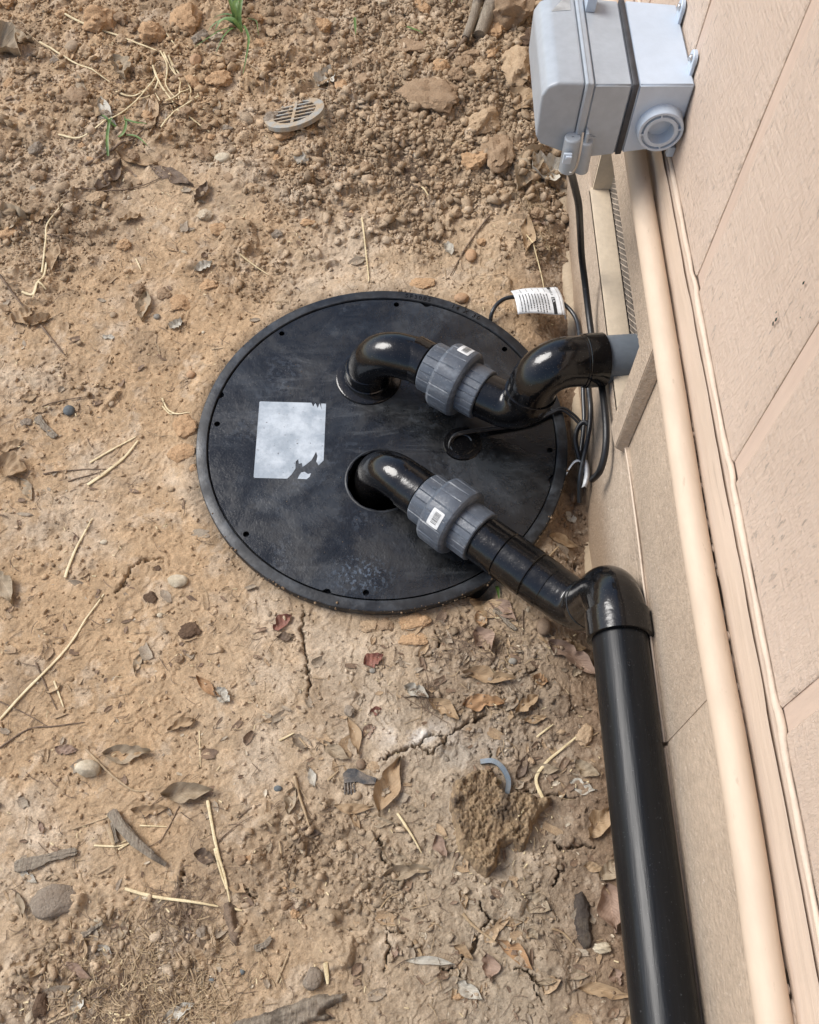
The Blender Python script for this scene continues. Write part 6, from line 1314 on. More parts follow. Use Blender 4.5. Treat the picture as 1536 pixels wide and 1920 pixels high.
PB = [(.386, 1.26, .06), (.388, 1.208, .038), (.3895, 1.175, .028), (.390, 1.134, .026), (.389, 1.100, .016), (.383, 1.063, .004), (.375, 1.027, -.016), (.370, .996, -.036), (.372, .975, -.060), (.374, .965, -.075)]
o = tube('float_cord', m_cordg, None, spline(PB, 8), .0046, 14); tag(o, 'dark grey looped cord hanging against the skirt beside the cover rim', 'cord')
gq = lambda x, y, h: (x, y, lidz(x, y, h))
PC = [gq(.112, 1.068, .0), gq(.113, 1.080, .006), gq(.120, 1.091, .008), gq(.134, 1.097, .0085), gq(.171, 1.106, .0075), gq(.225, 1.115, .007), gq(.281, 1.129, .007), gq(.321, 1.150, .008), gq(.345, 1.160, .009), gq(.368, 1.147, .004), gq(.382, 1.132, .0), gq(.388, 1.118, -.004)]
PC2 = [(x - .004, y - .006, z) for x, y, z in PC]
o = thing('pump_cord', 'flat twin pump cord crossing the cover from the rubber grommet', 'cord')
tube('cord_strand', m_cord, o, spline(PC, 8), .0027, 12); tube('cord_strand', m_cord, o, spline(PC2, 8), .0027, 12)
PD = [(.3885, 1.100, .004), (.380, 1.108, .003), (.369, 1.100, -.006), (.364, 1.078, -.017), (.371, 1.048, -.031), (.381, 1.021, -.043), (.386, 1.0, -.040)]
o = tube('float_cord', m_cord, None, gcord(PD), .0050, 14); tag(o, 'black cord loop knotted in the gap between rim and skirt', 'cord')
# printed tag folded over the cord
tg = thing('cord_tag', 'white printed warning tag folded over the grey cord', 'tag')
T00 = Vector((.243, 1.452, .012)); T10 = Vector((.256, 1.384, .012)); T01 = Vector((.342, 1.470, .014)); T11 = Vector((.356, 1.388, .014))
def tpt(u, v, off=0):
    """u along the cord, v from far edge to near edge"""
    a = T00.lerp(T01, u); b = T10.lerp(T11, u); p = a.lerp(b, v); p.z += .014 * math.sin(math.pi * min(1, v * .9 + .05)) + .003 * math.sin(u * 5) + off; return p
vs = []; fs = []; nu, nv = 24, 14
for i in range(nu + 1):
    for j in range(nv + 1): vs.append(tpt(i / nu * .99, j / nv))
for i in range(nu):
    for j in range(nv): b = i * (nv + 1) + j; fs.append((b, b + 1, b + nv + 2, b + nv + 1))
me = mesh('tag_sheet', vs, fs); o = put('tag_sheet', me, m_white, tg); sm = o.modifiers.new('solid', 'SOLIDIFY'); sm.thickness = .0007; sm.offset = -1
vs = []; fs = []
for i in range(13):
    a = i / 12 * math.pi * 1.25
    for j in range(9):
        v = j / 8; p = tpt(.985, v); vs.append(p + Vector((.005 * math.sin(a) + .010 * i / 12, 0, -.0075 * (1 - math.cos(a)) * (.5 + .5 * v))))
for i in range(12):
    for j in range(8): b = i * 9 + j; fs.append((b, b + 1, b + 10, b + 9))
o = put('tag_curl', mesh('tag_curl', vs, fs), m_white, tg); sm = o.modifiers.new('solid', 'SOLIDIFY'); sm.thickness = .0007
bm = bmesh.new()
def patch(u0, u1, v0, v1, off, n=1):
    for k in range(n):
        a = v0 + (v1 - v0) * k / n; b = v0 + (v1 - v0) * (k + 1) / n; bm.faces.new([bm.verts.new(tpt(u0, a, off)), bm.verts.new(tpt(u0, b, off)), bm.verts.new(tpt(u1, b, off)), bm.verts.new(tpt(u1, a, off))])
rr = random.Random(8)
for k in range(10):
    u = .10 + k * .067; v = .34 + rr.uniform(0, .05); e = rr.choice([.9, .95, .97])
    while v < e:
        w = rr.uniform(.015, .05); patch(u, u + .022, v, min(v + w, e), .0004); v += w + rr.uniform(.010, .02)
    v = .05
    while v < .25 and k % 2: w = rr.uniform(.02, .05); patch(u, u + .012, v, v + w, .0004); v += w + .02
patch(.80, .875, .0, .12, .0004, 2); patch(.80, .875, .50, .995, .0004, 10)
for v in (.14, .20, .26, .32, .40): patch(.81, .86, v, v + .025, .0004)
o = put('tag_print', bm_mesh('tag_print', bm), m_print, tg)
me = text_mesh('2A', .0115, 0); bmt = bmesh.new(); bmt.from_mesh(me)
for v_ in bmt.verts: x, y = v_.co.x, v_.co.y; q = tpt(.812 + (y) / .115 * .75, .60 + (x) / .080, .0008); v_.co = q
o = put('tag_lettering', bm_mesh('tag_lettering', bmt), m_white, tg)
# second white tag down in the gap
vs = []; fs = []
for i in range(9):
    for j in range(7):
        u, v = i / 8, j / 6; vs.append((.372 + .014 * u + .006 * math.sin(v * 3) - .004 * u * v, 1.030 - .052 * v, -.022 - .020 * v + .006 * math.sin(u * 3.1)))
for i in range(8):
    for j in range(6): b = i * 7 + j; fs.append((b, b + 1, b + 8, b + 7))
t2 = thing('cord_tag', 'crumpled white tag down in the gap below the hanging cords', 'tag')
o = put('tag_sheet', mesh('tag_sheet', vs, fs), m_stub if False else m_white, t2); sm = o.modifiers.new('s', 'SOLIDIFY'); sm.thickness = .0008
vs = []; fs = []
for i in range(13):
    t_ = i / 12; c_ = Vector((.344 + .030 * t_, 1.012 + .018 * math.sin(t_ * 2.4), -.046 + .026 * math.sin(t_ * 1.9)))
    for s in (-1, 1): vs.append(c_ + Vector((0, -.0035 * s, .002 * s)))
for i in range(12): fs.append((2 * i, 2 * i + 1, 2 * i + 3, 2 * i + 2))
o = put('tag_strip', mesh('tag_strip', vs, fs), m_white, t2); sm = o.modifiers.new('s', 'SOLIDIFY'); sm.thickness = .0008

# ------------------------------------------------------------------ drain grate, half buried and tipped
gr = thing('drain_grate', 'round grey perforated drain grate half buried in crumbly soil', 'drain grate')
GM = Matrix.Translation((-.279, 2.018, gz(-.279, 2.018, False) + .024)) @ Matrix.Rotation(R(-14), 4, 'Y') @ Matrix.Rotation(R(-11), 4, 'X') @ Matrix.Rotation(R(92), 4, 'Z')
m_grate = noisy('dusty_grate_plastic', (.30, .30, .275), .8, 40, .12, .001, 200, (.36, .27, .17))
def gbox(bm, x0, x1, y0, y1): box_bm(bm, x0, x1, y0, y1, -.003, 0)
vs = []; fs = []
for r, z in ((.056, -.003), (.056, 0), (.0735, 0), (.0775, -.001), (.0775, -.012), (.073, -.012)):
    for k in range(64): vs.append(GM @ Vector((r * math.cos(k * math.pi / 32), r * math.sin(k * math.pi / 32), z)))
for i in range(5):
    for k in range(64): q = (k + 1) % 64; fs.append((i * 64 + k, (i + 1) * 64 + k, (i + 1) * 64 + q, i * 64 + q))
put('grate_ring', mesh('grate_ring', vs, fs, True, 30), m_grate, gr)
for k in range(-2, 3):
    xx = k * .0190; hl = math.sqrt(.0565 ** 2 - xx ** 2); bm = bmesh.new(); gbox(bm, xx - .0028, xx + .0028, -hl, hl); bm.transform(GM); put('grate_bar', bm_mesh('grate_bar', bm), m_grate, gr)
bm = bmesh.new(); box_bm(bm, -.0562, .0562, -.0038, .0038, -.004, .0004); bm.transform(GM); put('grate_bar', bm_mesh('grate_bar', bm), m_grate, gr)
bm = bmesh.new(); bmesh.ops.create_cone(bm, segments=40, radius1=.053, radius2=.053, depth=.002, cap_ends=True, matrix=GM @ Matrix.Translation((0, 0, -.016))); put('grate_well', bm_mesh('grate_well', bm), m_inside, gr)

# ------------------------------------------------------------------ stones and clods
def rock_geo(sub, seed, rough, facet, round_):
    bm = bmesh.new(); bmesh.ops.create_icosphere(bm, subdivisions=sub, radius=1); r_ = random.Random(seed)
    from mathutils import noise
    pl = [(Vector((r_.gauss(0, 1), r_.gauss(0, 1), r_.gauss(0, 1))).normalized(), r_.uniform(.62, .95)) for _ in range(facet)]
    off = Vector((seed * 3.1, seed * 1.7, seed * .9))
    for v in bm.verts:
        p = v.co.copy()
        for nn, d in pl:
            k = p.dot(nn)
            if k > d: p -= nn * (k - d) * .85
        n_ = p.normalized(); p += n_ * (noise.fractal(p * 1.6 + off, .8, 2.1, 5) * rough + noise.fractal(p * 6 + off, .7, 2.2, 3) * rough * .25); v.co = p
    return bm
CL = []; PE_ = []
for k in range(12): bm = rock_geo(3, k + 1, .26, 11, 0); CL.append(bm_mesh('clod_shape', bm, True, 24))
for k in range(5): bm = rock_geo(3, k + 40, .045, 2, 1); PE_.append(bm_mesh('pebble_shape', bm, True, 80))
rr = random.Random(21)
cat = {'clod': 'clod', 'pebble': 'pebble', 'stone': 'stone', 'shell': 'shell'}; nm = {'clod': 'dirt_clod', 'pebble': 'pebble', 'stone': 'stone', 'shell': 'snail_shell'}
cache = {}
rx = np.array([q[2] for q in ROCKS]); ry = np.array([q[3] for q in ROCKS]); rz = height(rx, ry, False)
for k, (lab, kd, x, y, l, w, ang, ci, hz, sink) in enumerate(ROCKS):
    if l > .030 or kd in ('shell',):
        bm = rock_geo(4, 100 + k, .05 if kd == 'pebble' else (.10 if kd == 'stone' else (.34 if kd == 'shell' else .28)), 3 if kd in ('pebble', 'stone') else (0 if kd == 'shell' else 10), 0); me = bm_mesh('rock_shape', bm, True, 40 if kd == 'clod' else 75)
    else:
        base = rr.choice(PE_ if kd == 'pebble' else CL); key = (base.name, kd == 'pebble', ci)
        if key not in cache: cache[key] = base.copy()
        me = cache[key]
    m = (PEBM if kd in ('pebble', 'shell') else ROCKM)[ci]
    if not me.materials: me.materials.append(m)
    o = bpy.data.objects.new(nm[kd], me); C.objects.link(o); hh = min(l, w) * hz
    o.scale = (l / 2, w / 2, hh / 2 * 1.1); o.rotation_euler = (rr.uniform(-.15, .15), rr.uniform(-.15, .15), R(ang)); o.location = (x, y, float(rz[k]) + hh * (.5 - sink) + .001)
    tag(o, lab, cat[kd], 'loose dirt clods' if kd == 'clod' else ('pebbles lying on the clay' if kd == 'pebble' else None))

# ------------------------------------------------------------------ straws, twigs, leaves
def lay(P, lift, n=5):
    Q = spline([(x, y, 0) for x, y in P], n); xs = np.array([p.x for p in Q]); ys = np.array([p.y for p in Q]); z = height(xs, ys)
    L = len(Q); chord = np.linspace(z[0], z[-1], L); zz = z.copy()
    for _ in range(6): zz = np.maximum(z, np.convolve(np.pad(zz, 1, 'edge'), (.25, .5, .25), 'valid'))
    LL = loose(xs, ys); return [Vector((a, b, c_ + lift + .0045 * l_)) for a, b, c_, l_ in zip(xs, ys, zz, LL)]
for k, (lab, w, P) in enumerate(STRAWS):
    col = m_straw2 if (' tan' in ' ' + lab.split(' the ')[0] or 'brown' in lab or 'grey' in lab) else m_straw
    flat = rr.uniform(.45, .8); ph = rr.uniform(0, 6)
    o = tube('straw', col, None, lay(P, w * .45), max(w * .62, .0011), 7, flat=flat, rfun=lambda t, ph=ph: (1 - .55 * t ** 2) * (1 + .18 * (math.sin(t * 19 + ph) > .93)) + .02)
    tag(o, lab, 'straw', 'dry straw stalks')
for k, (lab, w, P) in enumerate(TWIGS):
    ph = rr.uniform(0, 6)
    o = tube('twig', m_twig if 'orange' not in lab and 'peeled' not in lab else m_straw2, None, lay(P, w * .4, 7), max(w * .55, .0011), 8, rfun=lambda t, ph=ph: (1 - .5 * t) * (1 + .12 * math.sin(t * 37 + ph) + .1 * math.sin(t * 13)))
    tag(o, lab, 'twig', 'dead twigs')
def leaf_mesh(l, w, x, y, ang, seed, kind):
    r_ = random.Random(seed); nu, nv = 22, 10; c_, s_ = math.cos(R(ang)), math.sin(R(ang)); bend = r_.uniform(-.16, .16); cup = r_.uniform(.10, .30) * w; endc = r_.uniform(.0, .22) * l * .5; side = r_.choice((-1, 1)); tip = r_.uniform(.8, 1.3)
    chip = kind in ('wood_chip', 'bark_chip'); scrap = kind in ('leaf_scrap', 'film_scrap'); U = []; 
    tear = [(r_.uniform(.2, .9), r_.choice((-1, 1)), r_.uniform(.15, .5)) for _ in range(3 if scrap or chip else r_.choice((1, 2, 2, 3, 4)))]; fold = r_.choice((.1, .15, .3, .55)); broke = r_.random() < .35; bu = r_.uniform(.72, .9)
    xs = []; ys = []; zl = []
    for i in range(nu + 1):
        u = i / nu
        if chip: hw = .5 * (1 - .35 * u) * (1 if .03 < u < .97 else .6)
        elif scrap: hw = .5 * math.sin(math.pi * min(1, max(0, u * .9 + .05))) ** .45
        else: hw = .5 * (math.sin(math.pi * u ** .85) ** tip) + .012
        for j in range(nv + 1):
            v = j / nv * 2 - 1; q = hw
            for tu, ts, td in tear:
                if ts * v > 0: q *= 1 - td * max(0, 1 - abs(u - tu) / .09)
            q *= 1 + .16 * math.sin(u * 7 + seed * 1.7 + (2.1 if v > 0 else 0)) * abs(v)
            if broke and u > bu and not chip: q *= max(.04, 1 - (u - bu) / .07 * (.6 + .4 * math.sin(v * 8 + seed)))
            q *= 1 + .045 * math.sin(u * 13 + seed) * abs(v) + (.06 * math.sin(u * 41 + seed * 2) if scrap or chip else 0)
            lx = (u - .5) * l; ly = v * q * w + bend * l * (4 * (u - .5) ** 2 - .5) * .5
            zc = cup * v * v + fold * w * .5 * abs(v) * (0 if chip else (1 if v > 0 else .25)) + endc * max(0, (u - .62) / .38) ** 2 * (1 if side > 0 else .2) + endc * max(0, (.3 - u) / .3) ** 2 * (1 if side < 0 else .2)
            zc += .06 * w * math.sin(u * 11 + seed + v * 2.5) + .035 * w * math.sin(u * 27 + seed * 3 - v * 5)
            if chip: zc = .02 * w * math.sin(v * 9) 
            xs.append(x + lx * c_ - ly * s_); ys.append(y + lx * s_ + ly * c_); zl.append(zc); U.append((u, j / nv))
    xs = np.array(xs); ys = np.array(ys); h = height(xs, ys, False); hf = height(xs, ys)
    z = h * .7 + h.mean() * .3 + np.array(zl) + .0025; z = (np.maximum(z, hf + .0006) if seed % 5 < 3 else z - .0022) + .003 * loose(xs, ys)
    V = np.stack([xs, ys, z], 1); k = nv + 1; i = (np.arange(nu)[:, None] * k + np.arange(nv)[None]).ravel(); Fq = np.stack([i, i + k, i + k + 1, i + 1], 1)
    me = np_mesh('leaf_shape', V, Fq); uv = me.uv_layers.new(name='UVMap'); U = np.array(U, np.float32); uv.data.foreach_set('uv', U[Fq.ravel()].ravel()); return me
for k, (lab, name, x, y, l, w, ang, ci) in enumerate(LEAVES):
    chip = name in ('wood_chip', 'bark_chip')
    me = leaf_mesh(l, w, x, y, ang, k + 1, name); o = put(name, me, m_grey_wood if chip and ci != 2 else LEAFM[ci])
    if chip: sm = o.modifiers.new('solid', 'SOLIDIFY'); sm.thickness = .004; sm.offset = 1
    elif name == 'leaf':
        # short stalk as a part
        a = R(ang); p = Vector((x - math.cos(a) * l * .5, y - math.sin(a) * l * .5)); q = Vector((x - math.cos(a + .2) * l * .68, y - math.sin(a + .2) * l * .68))
        if k % 2: tube('stalk', m_twig, o, lay([(p.x + math.cos(a) * l * .04, p.y + math.sin(a) * l * .04), tuple((p + q) / 2), tuple(q)], .0025), .0009, 5)
    tag(o, lab, {'leaf': 'leaf', 'leaf_scrap': 'leaf scrap', 'film_scrap': 'film scrap', 'bark_chip': 'bark chip', 'wood_chip': 'wood chip'}[name], 'dead leaves and litter')

# fine litter: bits of stem, root hair and leaf crumbs that cannot be counted
def bits(name, lab, n, spots, lmin, lmax, r, m, curl, spread_all=0):
    rg = np.random.default_rng(len(name) + n); V = []; Fl = []; b = 0
    tot = []
    for (x, y, rad, k) in spots:
        for _ in range(k): tot.append((x + rg.normal() * rad * .5, y + rg.normal() * rad * .5))
    for _ in range(spread_all):
        tot.append((rg.uniform(-1.1, .38), rg.uniform(.02, 2.4)))
    P = np.array(tot); P = P[(np.hypot(P[:, 0] - LC[0], P[:, 1] - LC[1]) > .40) & (P[:, 0] < .385)]; S = 5
    n = len(P); L = rg.uniform(lmin, lmax, n); a = rg.uniform(0, 6.28, n); kk = rg.normal(0, curl, n); pts = np.zeros((n, S, 2)); pts[:, 0] = P
    for s in range(1, S): aa = a + kk * s / S; pts[:, s, 0] = pts[:, s - 1, 0] + np.cos(aa) * L / S; pts[:, s, 1] = pts[:, s - 1, 1] + np.sin(aa) * L / S
    H = height(pts[..., 0].ravel(), pts[..., 1].ravel()).reshape(n, S) + .0008 + rg.uniform(0, .004, (n, 1)); H = np.maximum(H, H.mean(1, keepdims=True) * .6 + H * .4)
    d = np.gradient(pts, axis=1); d /= np.linalg.norm(d, axis=2, keepdims=True) + 1e-9; nn = np.stack([-d[..., 1], d[..., 0]], 2); rad = r * rg.uniform(.6, 1.4, (n, 1, 1))
    A = np.concatenate([pts + nn * rad, (H - r * .3)[..., None]], 2); B = np.concatenate([pts, (H + r)[..., None]], 2); D = np.concatenate([pts - nn * rad, (H - r * .3)[..., None]], 2)
    V = np.stack([A, B, D], 2).reshape(-1, 3); base = (np.arange(n) * S * 3)[:, None, None] + (np.arange(S - 1) * 3)[None, :, None]
    F1 = base + np.array([0, 3, 4, 1]); F2 = base + np.array([1, 4, 5, 2]); Fq = np.concatenate([F1.reshape(-1, 4), F2.reshape(-1, 4)])
    tag(put(name, np_mesh(name, V, Fq), m), lab, kind='stuff')
bits('dry_grass_litter', 'short bits of dry grass strewn over the soil', 1, [(-.40, .02, .16, 900), (-.28, .06, .10, 260), (-.38, .12, .08, 130), (-.66, 2.1, .2, 120), (.32, 1.62, .05, 90), (.2, .62, .08, 60), (-.95, .95, .15, 60), (-.9, 1.55, .12, 80), (.31, 1.75, .04, 220)], .012, .04, .0006, m_straw2, .8, 800)
bits('root_hairs', 'thin dark root hairs and plant fibres', 1, [(.02, 1.83, .05, 420), (-.36, 2.5, .1, 160), (-.33, .20, .05, 120), (.12, .66, .06, 80), (.07, .56, .02, 90), (-.40, .04, .12, 300), (-.95, .85, .15, 60)], .015, .045, .0005, m_twig, 1.6, 1500)
bits('pale_chaff', 'pale chaff flecks scattered over the soil', 1, [(-.45, .05, .12, 80), (.2, .3, .1, 30)], .004, .012, .0009, m_straw, .5, 500)

def fragments(name, lab, m, n, spots, lo, hi, sd):
    rg = np.random.default_rng(sd); tot = []
    for (x, y, rx_, ry_, k) in spots:
        for _ in range(k): tot.append((x + rg.normal() * rx_, y + rg.normal() * ry_))
    P = np.array(tot); P = P[(np.hypot(P[:, 0] - LC[0], P[:, 1] - LC[1]) > .40) & (P[:, 0] < .39)]; n = len(P)
    L = lo + (hi - lo) * rg.random(n) ** 2; W = L * rg.uniform(.2, .7, n); a = rg.uniform(0, 6.28, n); S = 4; u = np.linspace(-.5, .5, S)
    U, W_ = np.meshgrid(u, u); U = U.ravel()[None]; V_ = W_.ravel()[None]; jit = rg.normal(0, .07, (n, S * S, 2)); nar = 1 - np.abs(U * 2) ** 2 * rg.uniform(.1, .9, (n, 1))
    lx = (U + jit[..., 0]) * L[:, None]; ly = (V_ * nar + jit[..., 1] * .6) * W[:, None]
    X = P[:, :1] + lx * np.cos(a)[:, None] - ly * np.sin(a)[:, None]; Y = P[:, 1:] + lx * np.sin(a)[:, None] + ly * np.cos(a)[:, None]
    H = height(X.ravel(), Y.ravel(), False).reshape(n, -1); Z = H.mean(1, keepdims=True) + (H - H.mean(1, keepdims=True)) * .8 + .0022 + (V_ ** 2) * W[:, None] * rg.uniform(0, 1.2, (n, 1)) + lx * rg.normal(0, .18, (n, 1)) + ly * rg.normal(0, .22, (n, 1))
    i = (np.arange(S - 1)[:, None] * S + np.arange(S - 1)[None]).ravel(); F0 = np.stack([i, i + 1, i + S + 1, i + S], 1); F = (F0[None] + (np.arange(n) * S * S)[:, None, None]).reshape(-1, 4)
    tag(put(name, np_mesh(name, np.stack([X, Y, Z], 2).reshape(-1, 3), F), m), lab, kind='stuff')
SP = [(.25, .32, .08, .22, 1.0), (.10, .12, .16, .08, .5), (.16, .64, .09, .05, .45), (-.42, .08, .14, .06, .6), (-.95, 1.2, .1, .3, .3), (-.70, 2.0, .2, .12, .4), (-.1, .45, .12, .1, .35), (.33, 1.72, .03, .06, .2), (-.25, .75, .3, .25, .5), (-.5, .6, .35, .35, .9), (-.5, 1.7, .4, .3, .9)]
sp = lambda k: [(a, b_, c_, d_, int(e * k)) for a, b_, c_, d_, e in SP]
frag = [noisy(*q) for q in (('leaf_crumb_tan', (.40, .285, .17), .8, 60, .25, .001, 200, (.30, .205, .12)), ('leaf_crumb_grey', (.33, .27, .195), .8, 60, .25, .001, 200, (.24, .185, .13)), ('leaf_crumb_brown', (.22, .145, .09), .8, 60, .25, .001, 200, (.15, .10, .065)), ('leaf_crumb_pale', (.56, .48, .36), .8, 60, .2, .001, 200, (.44, .36, .25)))]
for k, (nm_, cnt, lo_, hi_) in enumerate((('tan', 75, .006, .034), ('grey', 65, .006, .036), ('brown', 90, .005, .026), ('pale', 60, .003, .013))):
    fragments('leaf_crumbs', f'broken {nm_} leaf bits trodden into the soil', frag[k], 1, sp(cnt), lo_, hi_, 40 + k)

# grass blades
def blades(name, lab, specs):
    t_ = thing(name, lab, 'grass')
    for P, w, lift in specs:
        Q = lay(P, .003, 5); n_ = len(Q); vs = []; fs = []
        for i, p in enumerate(Q):
            t = i / (n_ - 1); p = p + Vector((0, 0, lift * math.sin(math.pi * min(1, t * .9 + .1)))); d = (Q[min(i + 1, n_ - 1)] - Q[max(i - 1, 0)]); d.z = 0; d.normalize(); s = Vector((-d.y, d.x, 0)); ww = w * (math.sin(math.pi * min(.97, .25 + .72 * t)) + .05)
            vs += [p - s * ww, p + Vector((0, 0, -ww * .35)), p + s * ww]
        for i in range(n_ - 1): a = i * 3; fs += [(a, a + 1, a + 4, a + 3), (a + 1, a + 2, a + 5, a + 4)]
        put('blade', mesh('blade', vs, fs), m_grass, t_)
blades('grass_tuft', 'green grass tuft growing at the top left of the soil', [
 ([(-0.4621, 2.3585), (-0.4764, 2.4024), (-0.4909, 2.447), (-0.5015, 2.5001)], .0050, .05), ([(-0.4439, 2.3227), (-0.4539, 2.3734), (-0.4738, 2.4249), (-0.4827, 2.4397)], .0075, .04),
 ([(-0.4384, 2.3156), (-0.4647, 2.3366), (-0.4941, 2.3394), (-0.5122, 2.328)], .0060, .03), ([(-0.4517, 2.3515), (-0.4831, 2.3726), (-0.5256, 2.3825)], .0035, .02),
 ([(-0.4412, 2.3445), (-0.4188, 2.2875), (-0.4141, 2.2381), (-0.4202, 2.1552)], .0032, .02), ([(-0.4446, 2.3299), (-0.458, 2.366), (-0.4463, 2.3958), (-0.4583, 2.4178)], .0060, .05),
 ([(-0.4654, 2.3438), (-0.5002, 2.3067), (-0.5562, 2.2518)], .0022, .01), ([(-0.4351, 2.3813), (-0.4056, 2.3528), (-0.3937, 2.3024)], .0018, .01),
 ([(-.45, 2.33), (-.49, 2.35), (-.53, 2.33)], .004, .02), ([(-.445, 2.33), (-.44, 2.38), (-.455, 2.44)], .0045, .06), ([(-.45, 2.32), (-.47, 2.30), (-.50, 2.24)], .0028, .02)])
blades('weed_sprig', 'small dark green blades beside the thick brown twig', [([(-.70, 1.95), (-.735, 1.97), (-.765, 2.01)], .003, .01), ([(-.69, 1.94), (-.66, 1.93), (-.63, 1.90)], .0028, .01),

 ([(-0.7228, 1.8707), (-0.7306, 1.9322), (-0.7298, 1.9827), (-0.7261, 2.002)], .0036, .01), ([(-0.705, 1.9267), (-0.6936, 1.9394), (-0.6917, 1.971), (-0.7034, 2.0026)], .0034, .012), ([(-0.7009, 1.9866), (-0.6669, 1.9716), (-0.6335, 1.9756)], .0030, .01)])
blades('green_grass', 'single green blade at the top edge beside the forked branch', [([(0.1228, 2.51), (0.12, 2.4769), (0.1146, 2.436)], .004, .02)])
blades('green_grass', 'short upright green blade above the drain grate', [([(-0.1424, 2.3611), (-0.14, 2.3298), (-0.1364, 2.2836)], .0035, .012)])
blades('green_grass', 'short slanting green blade above the dark earth slab', [([(-0.0056, 2.3335), (0.0154, 2.3224), (0.039, 2.3114)], .0032, .008)])
blades('green_grass', 'tiny green blade beside the cover rim under the pipe coupling', [([(0.1996, 0.7769), (0.202, 0.7655), (0.2044, 0.7462)], .0032, .012)])
blades('grass_tuft', 'small green tuft at the top edge beside the grey box', [([(0.352, 2.55), (0.3427, 2.4913)], .004, .02), ([(.33, 2.56), (.325, 2.50)], .004, .03), ([(.37, 2.56), (.36, 2.50)], .003, .02)])

# ------------------------------------------------------------------ wood and scrap
def slab(name, lab, catg, m, pts, thick, z_off, seed, rough=.006, parent=None, grid=.0024, ridge=None, flake=0):
    """irregular chunk with a rugged top, built over an outline on the ground"""
    P = [Vector(p) for p in pts]; lo = Vector((min(p.x for p in P), min(p.y for p in P))); hi = Vector((max(p.x for p in P), max(p.y for p in P)))
    A = np.array([p[:] for p in P]); nxs = int((hi.x - lo.x) / grid) + 3; nys = int((hi.y - lo.y) / grid) + 3
    gx_ = lo.x - grid + np.arange(nxs) * grid; gy_ = lo.y - grid + np.arange(nys) * grid; X, Y = np.meshgrid(gx_, gy_); x = X.ravel(); y = Y.ravel()
    ins = np.zeros(x.shape, bool); d = np.full(x.shape, 9.0)
    for i in range(len(A)):
        a = A[i]; b = A[(i + 1) % len(A)]; c_ = ((a[1] > y) != (b[1] > y)) & (x < (b[0] - a[0]) * (y - a[1]) / (b[1] - a[1] + 1e-12) + a[0]); ins ^= c_
        ab = b - a; t = np.clip(((x - a[0]) * ab[0] + (y - a[1]) * ab[1]) / (ab @ ab), 0, 1); d = np.minimum(d, np.hypot(x - a[0] - t * ab[0], y - a[1] - t * ab[1]))
    sd = np.where(ins, d, -d) + fbm(x, y, .02, seed, 4, .6) * .006
    base = height(x, y, False) + z_off
    top = base + thick * sstep(sd, -.001, .010) + fbm(x, y, .035, seed + 5, 5, .62) * rough * sstep(sd, 0, .01)
    if flake:
        u = x * math.cos(.95) + y * math.sin(.95); v = -x * math.sin(.95) + y * math.cos(.95)
        st = fbm(u * .45, v, .022, seed + 30, 5, .62) * 4.5; fr = st - np.floor(st); top = top + flake * (sstep(fr, 0, .10) * .9 - fr) * sstep(sd, 0, .006) + np.floor(st) * flake * .45 * sstep(sd, 0, .01) + fbm(x, y, .008, seed + 40, 3, .7) * .0013
    if ridge is not None:
        ang, cell, am = ridge; u = x * math.cos(ang) + y * math.sin(ang); v = -x * math.sin(ang) + y * math.cos(ang); top = top + fbm(u * .16, v, cell, seed + 9, 4, .62) * am * sstep(sd, 0, .008)
    V = np.stack([x, y, np.where(sd > -.003, top, base - .02)], 1); i = (np.arange(nys - 1)[:, None] * nxs + np.arange(nxs - 1)[None]).ravel(); F = np.stack([i, i + 1, i + nxs + 1, i + nxs], 1)
    keep = (sd[F] > -.006).any(1); F = F[keep]; o = put(name, np_mesh(name, V, F), m, parent)
    if lab: tag(o, lab, catg)
    return o
chunk = slab('rotten_wood', 'big chunk of rotten brown wood crumbling beside the long black pipe', 'wood chunk', m_rot,
 [(.115, .405), (.150, .425), (.185, .432), (.196, .405), (.205, .388), (.240, .392), (.262, .382), (.285, .385), (.283, .368), (.262, .352), (.250, .325), (.238, .298), (.226, .288), (.214, .302), (.196, .296), (.190, .268), (.170, .250), (.148, .262), (.128, .285), (.116, .320), (.108, .365)], .030, -.003, 71, .010, ridge=(.95, .0035, .003), flake=.0065)
slab('wood_splinter', None, None, m_straw, [(.150, .345), (.160, .352), (.190, .372), (.187, .362), (.165, .340)], .036, .0, 75, .003, chunk, .003)
slab('wood_splinter', None, None, m_straw, [(.208, .336), (.228, .362), (.243, .378), (.250, .370), (.240, .352), (.222, .334)], .034, .0, 76, .005, chunk, .003)
slab('wood_splinter', None, None, m_straw, [(.172, .424), (.186, .418), (.199, .410), (.201, .402), (.192, .404), (.178, .415)], .036, .0, 77, .003, chunk, .003)
slab('dark_bark', 'dark brown bark piece lying beside the long black pipe', 'bark', m_bark, [(.316, .232), (.330, .236), (.342, .215), (.346, .18), (.340, .150), (.326, .144), (.316, .160), (.310, .195)], .014, -.002, 81, .006, ridge=(1.5, .01, .004))
slab('weathered_log', 'half buried grey weathered log at the bottom edge of the photo', 'log', m_grey_wood, [(-.31, -.02), (-.27, .022), (-.20, .046), (-.12, .072), (-.075, .082), (-.045, .084), (-.055, .066), (-.09, .050), (-.07, .044), (-.12, .030), (-.20, .0), (-.25, -.04)], .022, -.004, 91, .006, ridge=(.32, .010, .007))
